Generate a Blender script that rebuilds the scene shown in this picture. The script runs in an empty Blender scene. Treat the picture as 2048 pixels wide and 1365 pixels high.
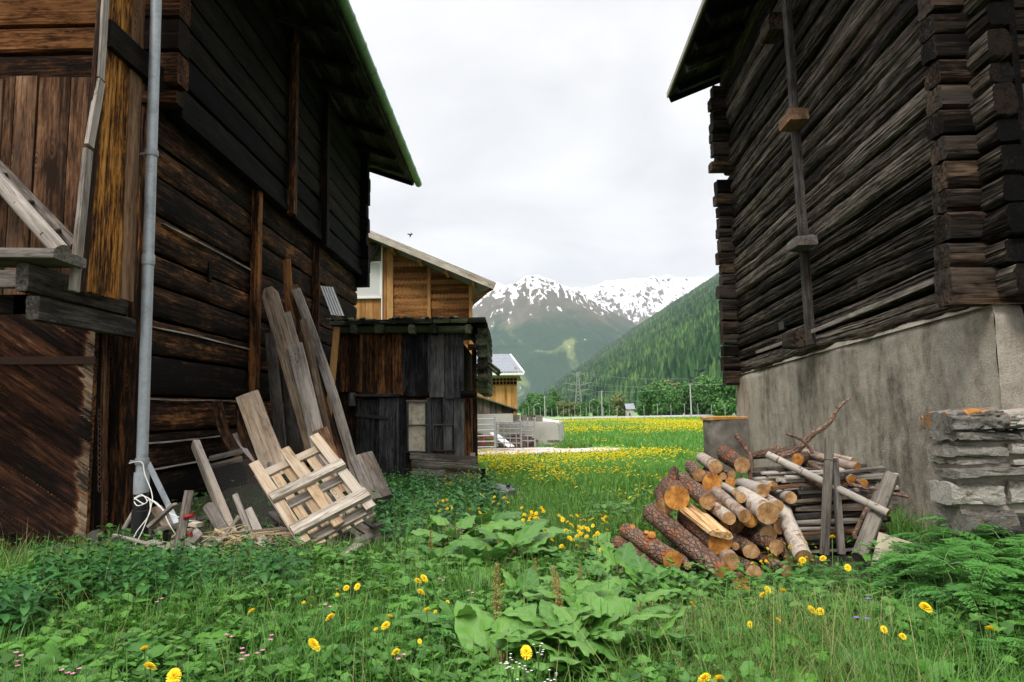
import bpy, math, random
import numpy as np
from mathutils import Matrix, Vector
R = math.radians
S = bpy.context.scene
COL = S.collection
rng = np.random.default_rng(7)
random.seed(7)

# ------------------------------------------------------------------ camera
F, CX, CY = 1365.3, 1024.0, 682.5
EYE, ROLL, YH = 1.25, -0.018, 826.0
PITCH = math.atan((YH-CY)/F)
cam_d = bpy.data.cameras.new('camera'); cam = bpy.data.objects.new('camera', cam_d); COL.objects.link(cam)
cam_d.sensor_width = 36; cam_d.lens = F*36/2048
cam_d.clip_start = .05; cam_d.clip_end = 40000
cam.matrix_world = Matrix.Translation((0, 0, EYE)) @ Matrix.Rotation(R(90)+PITCH, 4, 'X') @ Matrix.Rotation(ROLL, 4, 'Z')
S.camera = cam

# ------------------------------------------------------------------ sky, sun, exposure
SUN_EL, SUN_AZ = R(52), R(205)          # azimuth clockwise from +Y: the sun stands behind the camera, to its left
w = bpy.data.worlds.new('World'); S.world = w; w.use_nodes = True
nt = w.node_tree; nt.nodes.clear()
def N(nt, kind, **kw):
    n = nt.nodes.new(kind)
    for k, v in kw.items():
        if k in n.inputs: n.inputs[k].default_value = v
        else: setattr(n, k, v)
    return n
def L(nt, a, b): nt.links.new(a, b)
out = N(nt, 'ShaderNodeOutputWorld'); bg = N(nt, 'ShaderNodeBackground'); bg.inputs['Strength'].default_value = .1
sky = N(nt, 'ShaderNodeTexSky', sky_type='NISHITA', sun_disc=False, sun_elevation=SUN_EL, sun_rotation=SUN_AZ)
tc = N(nt, 'ShaderNodeTexCoord'); sep = N(nt, 'ShaderNodeSeparateXYZ'); L(nt, tc.outputs['Generated'], sep.inputs[0])
zz = N(nt, 'ShaderNodeMath', operation='MAXIMUM'); L(nt, sep.outputs['Z'], zz.inputs[0]); zz.inputs[1].default_value = 0
za = N(nt, 'ShaderNodeMath', operation='ADD'); L(nt, zz.outputs[0], za.inputs[0]); za.inputs[1].default_value = .22
dv = N(nt, 'ShaderNodeVectorMath', operation='DIVIDE'); L(nt, tc.outputs['Generated'], dv.inputs[0])
cmb = N(nt, 'ShaderNodeCombineXYZ'); [L(nt, za.outputs[0], cmb.inputs[i]) for i in range(3)]; L(nt, cmb.outputs[0], dv.inputs[1])
cn = N(nt, 'ShaderNodeTexNoise', Scale=1.7, Detail=7.0, Roughness=.52, Distortion=.35); L(nt, dv.outputs[0], cn.inputs['Vector'])
cr = N(nt, 'ShaderNodeMapRange'); L(nt, cn.outputs['Fac'], cr.inputs['Value'])
cr.inputs['From Min'].default_value = .40; cr.inputs['From Max'].default_value = .60; cr.inputs['To Min'].default_value = 0; cr.inputs['To Max'].default_value = 1
ccol = N(nt, 'ShaderNodeMix', data_type='RGBA'); L(nt, cr.outputs[0], ccol.inputs['Factor'])
ccol.inputs['A'].default_value = (5.1, 5.1, 5.22, 1); ccol.inputs['B'].default_value = (6.5, 6.42, 6.42, 1)
gr = N(nt, 'ShaderNodeMapRange', clamp=True); L(nt, zz.outputs[0], gr.inputs['Value'])     # an overcast sky is brightest overhead
gr.inputs['From Min'].default_value = .60; gr.inputs['From Max'].default_value = 1.0; gr.inputs['To Min'].default_value = 1; gr.inputs['To Max'].default_value = 4.4
hz = N(nt, 'ShaderNodeMapRange', clamp=True); L(nt, zz.outputs[0], hz.inputs['Value'])
hz.inputs['From Min'].default_value = .08; hz.inputs['From Max'].default_value = .34; hz.inputs['To Min'].default_value = 1.08; hz.inputs['To Max'].default_value = .98
gm = N(nt, 'ShaderNodeMath', operation='MULTIPLY'); L(nt, gr.outputs[0], gm.inputs[0]); L(nt, hz.outputs[0], gm.inputs[1])
cs = N(nt, 'ShaderNodeVectorMath', operation='SCALE'); L(nt, ccol.outputs['Result'], cs.inputs[0]); L(nt, gm.outputs[0], cs.inputs['Scale'])
mx = N(nt, 'ShaderNodeMix', data_type='RGBA'); mx.inputs['Factor'].default_value = .97
L(nt, sky.outputs[0], mx.inputs['A']); L(nt, cs.outputs[0], mx.inputs['B'])
L(nt, mx.outputs['Result'], bg.inputs['Color']); L(nt, bg.outputs[0], out.inputs['Surface'])
sd = bpy.data.lights.new('sun', 'SUN'); sd.energy = 1.5; sd.angle = R(14); sd.color = (1, .95, .88)
sun = bpy.data.objects.new('sun', sd); COL.objects.link(sun)
sv = Vector((math.sin(SUN_AZ)*math.cos(SUN_EL), math.cos(SUN_AZ)*math.cos(SUN_EL), math.sin(SUN_EL)))
sun.rotation_euler = (-sv).to_track_quat('-Z', 'Y').to_euler(); sun.location = (0, 0, 30)
S.view_settings.view_transform = 'Standard'; S.view_settings.look = 'None'
S.view_settings.exposure = 0.8; S.view_settings.gamma = 1
S.cycles.max_bounces = 6; S.cycles.diffuse_bounces = 3; S.cycles.transmission_bounces = 3; S.cycles.volume_bounces = 0
S.cycles.caustics_reflective = False; S.cycles.caustics_refractive = False

# ------------------------------------------------------------------ picture point -> place in the world
_c, _s, _cp, _sp = math.cos(ROLL), math.sin(ROLL), math.cos(PITCH), math.sin(PITCH)
def ray(x, y):
    a, b = (x-CX)/F, (CY-y)/F
    a, b = _c*a-_s*b, _s*a+_c*b
    return np.array([a, _cp-b*_sp, _sp+b*_cp])
E0 = np.array([0, 0, EYE])
def P(x, y, Y): r = ray(x, y); return E0+r*(Y/r[1])                       # at depth Y
def XP(x, y, X0, k=0.): r = ray(x, y); return E0+r*(X0/(r[0]-k*r[1]))     # on the upright plane X = X0 + k Y
def GP(x, y, z=0.): r = ray(x, y); return E0+r*((z-EYE)/r[2])             # at height z
def A(*v): return np.array(v, float)

# ------------------------------------------------------------------ noise
def _h(i, j, k, s):
    n = (i.astype(np.int64)*374761393 + j.astype(np.int64)*668265263 + k.astype(np.int64)*2147483647 + s*1274126177) & 0xffffffff
    n = ((n ^ (n >> 13))*1274126177) & 0xffffffff
    n = ((n ^ (n >> 16))*2246822519) & 0xffffffff
    return ((n ^ (n >> 15)) & 0xffffff)/float(0xffffff)
def vn(p, s=0):
    p = np.asarray(p, float); i = np.floor(p).astype(np.int64); f = p-i; f = f*f*(3-2*f)
    x, y, z = i[..., 0], i[..., 1], i[..., 2]; fx, fy, fz = f[..., 0], f[..., 1], f[..., 2]
    r = 0
    for a in (0, 1):
        for b in (0, 1):
            for c in (0, 1):
                r = r + _h(x+a, y+b, z+c, s)*(fx if a else 1-fx)*(fy if b else 1-fy)*(fz if c else 1-fz)
    return r
def fbm(p, o=4, s=0, g=.5):
    p = np.asarray(p, float); r = 0; a = 1; t = 0
    for k in range(o): r = r+a*vn(p*2**k+k*17.3, s+k); t += a; a *= g
    return r/t
def n2(x, y, s=0, o=4): return fbm(np.stack([x, y, np.zeros_like(x)+.37], -1), o, s)

# ------------------------------------------------------------------ the lie of the land
def tz(X, Y):
    X = np.asarray(X, float); Y = np.asarray(Y, float)
    z = np.interp(Y, [-50, 13, 30, 140, 400], [0, 0, -.2, -.4, -.4])
    z = z+.34*np.exp(-((X+3.75)/1.0)**2)*np.exp(-(np.maximum(0, np.abs(Y-9.3)-1.6)/1.1)**2)
    near = np.clip((20-Y)/8, 0, 1)*np.clip((Y+10)/5, 0, 1)
    return z+.05*near*(n2(X*.9, Y*.9, 3, 3)-.5)
def tz1(x, y): return float(tz(np.array([x]), np.array([y]))[0])

# ------------------------------------------------------------------ mesh builder
def woff(o):
    v = np.zeros(3)
    while o is not None: v = v+np.array(o.location); o = o.parent
    return v
class MB:
    def __init__(s): s.V, s.G, s.Rv, s.Fs, s.M, s.n = [], [], [], [], [], 0
    def add(s, V, Fs, G=None, rv=None, mi=0):
        V = np.asarray(V, float).reshape(-1, 3); n = len(V)
        G = V if G is None else np.asarray(G, float).reshape(-1, 3)
        rv = rng.random() if rv is None else rv
        s.V.append(V); s.G.append(G); s.Rv.append(np.broadcast_to(np.asarray(rv, float), (n,)))
        for f in (Fs if isinstance(Fs, list) else [Fs]):
            f = np.asarray(f, np.int64)
            if f.ndim == 1: f = f[None]
            s.Fs.append(f+s.n); s.M.append(np.full(len(f), mi))
        s.n += n
    def build(s, name, mats, parent=None, loc=None, smooth=True, sharp=38):
        V = np.concatenate(s.V)
        me = bpy.data.meshes.new(name)
        off = woff(parent) if parent is not None else np.zeros(3)
        if loc is not None: off = off+np.asarray(loc, float)
        V = V-off
        me.vertices.add(len(V)); me.vertices.foreach_set('co', V.astype(np.float32).ravel())
        li = np.concatenate([f.ravel() for f in s.Fs]); cnt = np.concatenate([np.full(len(f), f.shape[1]) for f in s.Fs])
        me.loops.add(len(li)); me.loops.foreach_set('vertex_index', li.astype(np.int32))
        me.polygons.add(len(cnt)); me.polygons.foreach_set('loop_start', np.concatenate([[0], np.cumsum(cnt)[:-1]]).astype(np.int32))
        if not isinstance(mats, (list, tuple)): mats = [mats]
        for m in mats: me.materials.append(m)
        me.polygons.foreach_set('material_index', np.concatenate(s.M).astype(np.int32))
        me.polygons.foreach_set('use_smooth', np.full(len(cnt), smooth))
        a = me.attributes.new('gc', 'FLOAT_VECTOR', 'POINT'); a.data.foreach_set('vector', np.concatenate(s.G).astype(np.float32).ravel())
        a = me.attributes.new('rv', 'FLOAT', 'POINT'); a.data.foreach_set('value', np.concatenate(s.Rv).astype(np.float32))
        me.update(calc_edges=True)
        if smooth and sharp: me.set_sharp_from_angle(angle=R(sharp))
        o = bpy.data.objects.new(name, me); COL.objects.link(o)
        if loc is not None: o.location = loc
        if parent is not None: o.parent = parent
        return o
def nrm(v): v = np.asarray(v, float); return v/(np.linalg.norm(v)+1e-12)
def tag(o, label=None, cat=None, group=None, kind=None):
    if label: o['label'] = label
    if cat: o['category'] = cat
    if group: o['group'] = group
    if kind: o['kind'] = kind
    return o
def thing(name, label, cat, loc=(0, 0, 0), group=None):
    o = bpy.data.objects.new(name, None); COL.objects.link(o); o.location = loc; o.empty_display_size = .1
    return tag(o, label, cat, group)
def dup(o, loc, rz=0, sc=1, label=None, rx=0, ry=0):
    c = o.copy(); COL.objects.link(c); c.location = loc; c.rotation_euler = (rx, ry, rz); c.scale = (sc, sc, sc)
    if label: c['label'] = label
    for ch in o.children:
        d = ch.copy(); COL.objects.link(d); d.parent = c
    return c

def ring_faces(m, n, close=True):
    i = np.arange(m-1)[:, None]*n; j = np.arange(n if close else n-1)[None]; k = (j+1) % n
    return np.stack([i+j, i+k, i+n+k, i+n+j], -1).reshape(-1, 4)
# a sawn or hewn timber from p0 to p1; w across, h along `up`
def timber(mb, p0, p1, w, h, up=(0, 0, 1), nl=6, nw=3, nh=2, rough=.003, crack=0., cut=.10, rv=None, mi=0, bend=None, capmi=None, twist=0., taper=1., tip=0., cs=(1.1, 14., 14.), wob=0., belly=0.):
    p0, p1 = A(*p0), A(*p1); ax = p1-p0; Ln = np.linalg.norm(ax); ax = ax/Ln
    sd_ = nrm(np.cross(ax, up)); u = np.cross(sd_, ax)
    pr = []
    for k in range(nw): pr.append((-1+2*k/nw, -1))
    for k in range(nh): pr.append((1, -1+2*k/nh))
    for k in range(nw): pr.append((1-2*k/nw, 1))
    for k in range(nh): pr.append((-1, 1-2*k/nh))
    pr = np.array(pr); a, b = pr[:, 0], pr[:, 1]; n = len(pr)
    sh = cut*min(w, h)*.5*(np.abs(a)**7*np.abs(b)**7)
    a_ = a*w/2-np.sign(a)*sh; b_ = b*h/2-np.sign(b)*sh
    nx, ny = np.sign(a)*np.abs(a)**9, np.sign(b)*np.abs(b)**9; q = np.hypot(nx, ny)+1e-9; nx, ny = nx/q, ny/q
    l = np.linspace(0, 1, nl+1)[:, None]; seed = rng.random(3)*50
    T = 1-(1-taper)*l
    if tip: T = T*np.where(l > 1-1e-6, 1-tip, 1)
    g = np.stack([np.broadcast_to(l*Ln, (nl+1, n)), np.broadcast_to(a_, (nl+1, n)), np.broadcast_to(b_, (nl+1, n))], -1)+seed
    d = np.zeros((nl+1, n))
    if rough: d = d+rough*2*(fbm(g*A(2.2, 9, 9), 3)-.5)
    if crack:
        v = fbm(g*np.array(cs), 3, 5); d = d-crack*np.clip(1-np.abs(v-.5)*9, 0, 1)**1.5
        d = d+crack*.7*(fbm(g*np.array(cs)*A(.7, .6, .6), 2, 9)-.5)
    if belly: a_ = a_-np.sign(a)*belly*np.abs(b)**3*(np.abs(a) > .99)
    X = a_[None]*T+nx*d; Z = b_[None]*T+ny*d
    if twist: an = twist*(l-.5); X, Z = X*np.cos(an)-Z*np.sin(an), X*np.sin(an)+Z*np.cos(an)
    if wob:
        t = np.stack([l[:, 0]*Ln*1.2, 0*l[:, 0], 0*l[:, 0]], -1)+seed
        X = X+wob*(vn(t, 3)-.5)[:, None]; Z = Z+wob*(vn(t, 4)-.5)[:, None]
    V = p0+l[..., None]*ax*Ln+X[..., None]*sd_+Z[..., None]*u
    if bend is not None: V = V+(4*l*(1-l))[..., None]*np.asarray(bend, float)
    V = V.reshape(-1, 3); G = g.reshape(-1, 3)
    rv = rng.random() if rv is None else rv
    mb.add(V, ring_faces(nl+1, n)[:, ::-1], G, rv, mi)
    c = mi if capmi is None else capmi
    mb.add(V[:n], np.arange(n), G[:n], rv, c); mb.add(V[-n:], np.arange(n)[::-1], G[-n:], rv, c)
# a round tube through points
def tube(mb, pts, r, na=8, rv=None, mi=0, caps=True, bark=0., seedk=None, capmi=None, capmb=None, bs=(5., 9.)):
    pts = np.asarray(pts, float); m = len(pts); r = np.broadcast_to(np.asarray(r, float), (m,))
    t = np.gradient(pts, axis=0); t = t/(np.linalg.norm(t, axis=1, keepdims=True)+1e-12)
    s0 = np.cross(t[0], (0, 0, 1)); s0 = np.cross(t[0], (1, 0, 0)) if np.linalg.norm(s0) < .05 else s0; s0 = nrm(s0)
    Sv = [];
    for k in range(m):
        s0 = nrm(s0-t[k]*np.dot(s0, t[k])); Sv.append(s0)
    Sv = np.array(Sv); U = np.cross(Sv, t); th = np.arange(na)*2*np.pi/na; c, s_ = np.cos(th), np.sin(th)
    l = np.concatenate([[0], np.cumsum(np.linalg.norm(np.diff(pts, axis=0), axis=1))])
    off = rng.random(3)*40
    rr = np.broadcast_to(r[:, None], (m, na))
    g = np.stack([np.broadcast_to(l[:, None], (m, na)), rr*c, rr*s_], -1)
    if bark:
        gg = g+off
        q = fbm(gg*A(bs[0], 1, 1)*A(1, bs[1]*3, bs[1]*3), 3, 2)
        rr = rr*(1+bark*2*(q-.5)+.06*(fbm(gg*A(2., 5, 5), 2, 6)-.5)*2*min(1, bark*12))
    V = pts[:, None]+rr[..., None]*(c[None, :, None]*Sv[:, None]+s_[None, :, None]*U[:, None])
    rv = rng.random() if rv is None else rv
    mb.add(V.reshape(-1, 3), ring_faces(m, na), (g+off).reshape(-1, 3), rv, mi)
    if caps:
        cm = capmb or mb; ci = mi if capmi is None else capmi
        for k, fl in ((0, 1), (-1, -1)):
            cm, ci = (capmb or mb, mi if capmi is None else capmi) if k else (mb, mi)
            cc = pts[k]+t[k]*(.004 if k else -.004)*0
            VV = np.concatenate([[cc], V[k]*.5+cc*.5, V[k]]); n = na
            GG = np.concatenate([[g[k][0]*[1, 0, 0]], g[k]*[1, .5, .5], g[k]])+[off[0], 0, 0]
            i = np.arange(n); j = (i+1) % n
            f3 = np.stack([0*i, 1+j, 1+i], -1)[:, ::fl]; f4 = np.stack([1+i, 1+j, 1+n+j, 1+n+i], -1)[:, ::fl]
            cm.add(VV, [f3, f4], GG, rv, ci)
    return V
def box(mb, c, size, ax=None, mi=0, rv=None, cut=0.):
    c = A(*c); sx, sy, sz = size
    ux = A(1, 0, 0) if ax is None else nrm(ax[0]); uz = A(0, 0, 1) if ax is None else nrm(ax[1])
    timber(mb, c-ux*sx/2, c+ux*sx/2, sy, sz, up=uz, nl=1, nw=1, nh=1, rough=0, cut=cut, rv=rv, mi=mi)
def quad(mb, a, b, c, d, mi=0, rv=None, n=1):
    s = np.linspace(0, 1, n+1); u, v = np.meshgrid(s, s, indexing='ij'); u = u[..., None]; v = v[..., None]
    V = (A(*a)*(1-u)+A(*b)*u)*(1-v)+(A(*d)*(1-u)+A(*c)*u)*v
    i, j = np.meshgrid(np.arange(n), np.arange(n), indexing='ij'); k = i*(n+1)+j
    mb.add(V.reshape(-1, 3), np.stack([k, k+n+1, k+n+2, k+1], -1).reshape(-1, 4), None, rv, mi)

# ------------------------------------------------------------------ materials
def mat(name):
    m = bpy.data.materials.new(name); m.use_nodes = True; nt = m.node_tree
    return m, nt, nt.nodes['Principled BSDF']
def ramp(nt, stops, fac=None):
    n = nt.nodes.new('ShaderNodeValToRGB'); e = n.color_ramp.elements
    while len(e) < len(stops): e.new(.5)
    for el, (p, c) in zip(e, stops): el.position = p; el.color = (*c, 1) if len(c) == 3 else c
    if fac is not None: L(nt, fac, n.inputs[0])
    return n
def attr(nt, name): return N(nt, 'ShaderNodeAttribute', attribute_name=name)
def noise(nt, vec, sc, scale=1., detail=5., rough=.55, dist=0.):
    mp = N(nt, 'ShaderNodeMapping'); mp.inputs['Scale'].default_value = sc; L(nt, vec, mp.inputs['Vector'])
    n = N(nt, 'ShaderNodeTexNoise', Scale=scale, Detail=detail, Roughness=rough, Distortion=dist); L(nt, mp.outputs[0], n.inputs['Vector'])
    return n
def math_(nt, op, a, b=None, c=None):
    n = N(nt, 'ShaderNodeMath', operation=op)
    for i, v in enumerate((a, b, c)):
        if v is None: continue
        if isinstance(v, (int, float)): n.inputs[i].default_value = v
        else: L(nt, v, n.inputs[i])
    return n.outputs[0]
def mix(nt, fac, a, b, bt='MIX'):
    n = N(nt, 'ShaderNodeMix', data_type='RGBA', blend_type=bt)
    for k, v in (('Factor', fac), ('A', a), ('B', b)):
        if isinstance(v, (int, float)): n.inputs[k].default_value = v
        elif isinstance(v, tuple): n.inputs[k].default_value = (*v, 1)
        else: L(nt, v, n.inputs[k])
    return n.outputs['Result']
def mrange(nt, v, a, b, c=0., d=1.):
    n = N(nt, 'ShaderNodeMapRange', clamp=True); L(nt, v, n.inputs['Value'])
    for k, x in zip(('From Min', 'From Max', 'To Min', 'To Max'), (a, b, c, d)): n.inputs[k].default_value = x
    return n.outputs[0]
def bump(nt, bs, h, st=.4, d=.01):
    n = N(nt, 'ShaderNodeBump'); n.inputs['Strength'].default_value = st; n.inputs['Distance'].default_value = d
    L(nt, h, n.inputs['Height']); L(nt, n.outputs[0], bs.inputs['Normal'])
def wood(name, stops, grey=None, gamt=(.5, .7), fib=(1.3, 34.), bst=.5, bd=.006, knots=.6, tint=.35, gscale=.8, rough=.88, spec=.10, con=2.3, crk=.8, blo=.75):
    m, nt, bs = mat(name)
    g = attr(nt, 'gc').outputs['Vector']; rv = attr(nt, 'rv').outputs['Fac']
    # grain bends round knots
    vo = N(nt, 'ShaderNodeTexVoronoi', feature='F1'); mp = N(nt, 'ShaderNodeMapping'); mp.inputs['Scale'].default_value = (2.1, 6.5, 6.5); L(nt, g, mp.inputs['Vector']); L(nt, mp.outputs[0], vo.inputs['Vector'])
    vo.inputs['Scale'].default_value = 1
    kd = mrange(nt, vo.outputs['Distance'], .06, .30, 1, 0)
    f1 = noise(nt, g, (fib[0], fib[1], fib[1]), 1, 6, .62, .25)
    f2 = noise(nt, g, (fib[0]*.45, fib[1]*.2, fib[1]*.2), 1, 4, .55, .6)
    f3 = noise(nt, g, (fib[0]*5.5, fib[1]*1.15, fib[1]*1.15), 1, 4, .65, .3)
    v = math_(nt, 'ADD', math_(nt, 'MULTIPLY', f1.outputs['Fac'], .60), math_(nt, 'MULTIPLY', f2.outputs['Fac'], .42))
    v = math_(nt, 'ADD', v, math_(nt, 'MULTIPLY', f3.outputs['Fac'], .5))
    v = math_(nt, 'ADD', v, math_(nt, 'MULTIPLY', math_(nt, 'SUBTRACT', rv, .5), tint))
    bl = noise(nt, g, (1.9, 4.2, 4.2), 1, 3, .5, .4)
    v = math_(nt, 'ADD', math_(nt, 'MULTIPLY', math_(nt, 'SUBTRACT', v, .76), con), .5)
    v = math_(nt, 'ADD', v, math_(nt, 'MULTIPLY', math_(nt, 'SUBTRACT', bl.outputs['Fac'], .5), blo))
    c = ramp(nt, stops, v).outputs[0]
    if grey is not None:
        b1 = noise(nt, g, (gscale*.5, gscale*2.6, gscale*2.6), 1, 4, .6, .3)
        gf = math_(nt, 'ADD', b1.outputs['Fac'], math_(nt, 'MULTIPLY', math_(nt, 'SUBTRACT', f1.outputs['Fac'], .5), .5))
        gf = math_(nt, 'ADD', gf, math_(nt, 'MULTIPLY', math_(nt, 'SUBTRACT', rv, .5), .2))
        gc_ = mix(nt, f1.outputs['Fac'], tuple(x*.45 for x in grey), tuple(min(1, x*1.5) for x in grey))
        c = mix(nt, mrange(nt, gf, *gamt), c, gc_)
    cn_ = noise(nt, g, (fib[0]*.55, fib[1]*.55, fib[1]*.55), 1, 3, .5, .4)
    ck = mrange(nt, math_(nt, 'ABSOLUTE', math_(nt, 'SUBTRACT', cn_.outputs['Fac'], .5)), .0, .022, 1, 0)
    c = mix(nt, math_(nt, 'MULTIPLY', ck, crk), c, tuple(x*.35 for x in stops[0][1]))
    if knots:
        ring = math_(nt, 'SINE', math_(nt, 'MULTIPLY', vo.outputs['Distance'], 60))
        kk = math_(nt, 'MULTIPLY', math_(nt, 'MULTIPLY', kd, mrange(nt, vo.outputs['Color'], .54, .60)), knots)
        kc = mix(nt, mrange(nt, ring, -1, 1), tuple(x*.35 for x in stops[0][1]), stops[len(stops)//2][1])
        c = mix(nt, kk, c, kc)
    L(nt, c, bs.inputs['Base Color']); bs.inputs['Roughness'].default_value = rough; bs.inputs['Specular IOR Level'].default_value = spec
    h = math_(nt, 'SUBTRACT', math_(nt, 'ADD', f1.outputs['Fac'], math_(nt, 'MULTIPLY', f3.outputs['Fac'], .5)), math_(nt, 'MULTIPLY', ck, .5))
    bump(nt, bs, h, bst, bd)
    return m
M = {}
M['dark'] = wood('dark_timber', [(.22, (.003, .002, .0013)), (.45, (.0155, .0078, .0042)), (.68, (.058, .026, .0105)), (.95, (.23, .095, .030))], (.05, .036, .025), (.70, .9), tint=.3)
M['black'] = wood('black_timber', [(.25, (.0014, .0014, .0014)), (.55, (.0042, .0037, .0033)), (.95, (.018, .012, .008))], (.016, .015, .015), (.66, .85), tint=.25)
M['orange'] = wood('brown_timber', [(.2, (.010, .006, .004)), (.42, (.050, .022, .010)), (.62, (.14, .055, .019)), (.85, (.28, .125, .045))], (.016, .012, .010), (.55, .78), knots=.8)
M['honey'] = wood('amber_boards', tint=.05, grey=(.03, .022, .017), gamt=(.5, .72), knots=.7, stops=[(.2, (.02, .010, .005)), (.40, (.16, .066, .015)), (.60, (.40, .17, .034)), (.85, (.52, .27, .075))])
M['shedbrown'] = wood('red_brown_shed_boards', [(.2, (.014, .008, .005)), (.42, (.065, .028, .012)), (.62, (.19, .078, .026)), (.85, (.32, .15, .058))], (.03, .024, .02), (.58, .8), con=1.9)
M['brownb'] = wood('weathered_brown_boards', con=1.6, crk=.6, stops=[(.2, (.024, .013, .008)), (.45, (.12, .060, .031)), (.65, (.23, .125, .068)), (.9, (.36, .22, .13))], grey=(.05, .038, .030), gamt=(.5, .75), knots=.95, bst=.8)
M['silver'] = wood('silver_grey_wood', con=1.4, crk=.55, stops=[(.2, (.09, .076, .063)), (.45, (.25, .22, .19)), (.7, (.38, .34, .295)), (.92, (.50, .46, .41))], grey=(.25, .18, .12), gamt=(.6, .85), knots=.55, fib=(1.2, 44.))
M['greyd'] = wood('dull_grey_wood', con=1.5, crk=.6, stops=[(.2, (.03, .027, .024)), (.45, (.085, .075, .066)), (.7, (.15, .135, .12)), (.92, (.24, .215, .19))], grey=(.10, .065, .04), gamt=(.6, .85), knots=.6)
M['tan'] = wood('tan_grey_wood', con=1.4, crk=.5, stops=[(.2, (.09, .062, .042)), (.45, (.24, .175, .12)), (.7, (.36, .28, .20)), (.92, (.48, .40, .30))], grey=(.22, .20, .175), gamt=(.45, .7), knots=.55, fib=(1.2, 40.))
M['pallet'] = wood('pallet_wood', con=1.2, crk=.35, stops=[(.2, (.21, .135, .075)), (.45, (.40, .29, .18)), (.7, (.53, .41, .28)), (.92, (.62, .52, .38))], grey=(.36, .32, .27), gamt=(.42, .66), knots=.5, fib=(1.2, 34.))
M['fresh'] = wood('orange_new_wood', con=1.2, crk=.35, stops=[(.2, (.22, .10, .035)), (.45, (.40, .215, .085)), (.7, (.50, .29, .13)), (.92, (.60, .38, .19))], grey=(.34, .25, .16), gamt=(.6, .8), knots=.4, fib=(1.2, 30.))
M['charcoal'] = wood('charcoal_grey_boards', con=1.5, crk=.7, stops=[(.2, (.010, .010, .010)), (.45, (.042, .042, .044)), (.7, (.098, .098, .10)), (.92, (.18, .175, .17))], grey=(.06, .034, .02), gamt=(.62, .85), knots=.8)
M['rightlog'] = wood('old_grey_brown_logs', [(.22, (.008, .0068, .0055)), (.45, (.037, .030, .024)), (.66, (.088, .072, .057)), (.94, (.19, .165, .135))], (.075, .042, .023), (.64, .84), blo=.4, tint=.2, knots=.6, bst=.9, bd=.012, fib=(1.0, 42.), con=2.6)
M['headlog'] = wood('brown_log_heads', [(.22, (.005, .0038, .003)), (.45, (.019, .0125, .0085)), (.66, (.050, .033, .021)), (.94, (.14, .09, .056))], (.05, .043, .036), (.46, .68), tint=.2, knots=.5, bst=.8, bd=.012, fib=(1.1, 26.))
M['barnwood'] = wood('warm_brown_barn_boards', con=1.7, crk=.5, stops=[(.2, (.07, .028, .010)), (.45, (.19, .078, .024)), (.66, (.29, .130, .043)), (.9, (.40, .20, .075))], grey=(.11, .055, .026), gamt=(.5, .75), fib=(.6, 14.), knots=.3, tint=.5)
M['barnpost'] = wood('light_barn_posts', con=1.2, crk=.3, stops=[(.2, (.20, .09, .030)), (.5, (.36, .185, .065)), (.9, (.48, .28, .115))], grey=None, fib=(.6, 14.), knots=.2)
M['yellowwood'] = wood('yellow_larch_boards', con=1.2, crk=.3, stops=[(.2, (.26, .12, .035)), (.5, (.46, .24, .075)), (.9, (.58, .34, .13))], grey=None, fib=(.4, 8.), knots=.1, tint=.45)
M['mossy'] = wood('mossy_shingle_wood', [(.2, (.008, .009, .006)), (.45, (.028, .031, .019)), (.7, (.062, .068, .042)), (.92, (.15, .15, .11))], (.04, .055, .02), (.5, .7), knots=.2)
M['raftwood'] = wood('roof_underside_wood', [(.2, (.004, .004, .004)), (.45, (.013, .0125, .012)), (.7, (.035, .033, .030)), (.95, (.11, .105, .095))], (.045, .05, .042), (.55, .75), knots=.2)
def plain(name, col, rough=.6, metal=0., var=.15, sc=12., bst=0., bd=.004, spec=.4, var2=None, v2=(.55, .7), sc2=3.):
    m, nt, bs = mat(name); g = attr(nt, 'gc').outputs['Vector']
    n = noise(nt, g, (1, 1, 1), sc, 6, .65)
    c = mix(nt, n.outputs['Fac'], tuple(x*(1-var*2) for x in col), tuple(min(1, x*(1+var*2)) for x in col))
    if var2 is not None:
        n_ = noise(nt, g, (1, 1, 1), sc2, 6, .7); c = mix(nt, mrange(nt, n_.outputs['Fac'], *v2), c, var2)
    L(nt, c, bs.inputs['Base Color']); bs.inputs['Roughness'].default_value = rough; bs.inputs['Metallic'].default_value = metal; bs.inputs['Specular IOR Level'].default_value = spec
    if bst: bump(nt, bs, n.outputs['Fac'], bst, bd)
    return m
M['zinc'] = plain('galvanised_steel', (.38, .415, .44), .5, .35, .16, 30, var2=(.25, .275, .28), v2=(.50, .66), sc2=5)
M['zinc2'] = plain('galvanised_rail', (.30, .32, .33), .5, .3, .1, 20)
M['green'] = plain('green_painted_gutter', (.105, .225, .125), .45, 0, .2, 5)
M['blackp'] = plain('black_plastic', (.012, .012, .013), .35, 0, .1, 20)
M['rust'] = plain('rusty_iron', (.055, .025, .015), .75, .2, .3, 30, .4)
M['iron'] = plain('dark_iron', (.035, .032, .032), .6, .4, .25, 40)
M['rope'] = plain('white_cord', (.72, .70, .66), .8, 0, .08, 60)
M['red'] = plain('red_plastic', (.28, .02, .012), .4, 0, .1, 20)
M['redpaint'] = plain('red_paint', (.55, .06, .025), .5, 0, .1, 10)
M['beige'] = plain('beige_board', (.62, .56, .44), .7, 0, .08, 4, var2=(.36, .28, .18), v2=(.48, .62), sc2=5)
M['white'] = plain('white_paint', (.78, .78, .77), .6, 0, .05, 3)
M['frost'] = plain('frosted_pane', (.60, .61, .60), .25, 0, .06, .8)
M['roofgrey'] = plain('grey_roof_tiles', (.22, .24, .27), .5, 0, .14, 3)
M['sheet'] = plain('corrugated_sheet', (.42, .43, .42), .5, .2, .15, 6)
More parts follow.
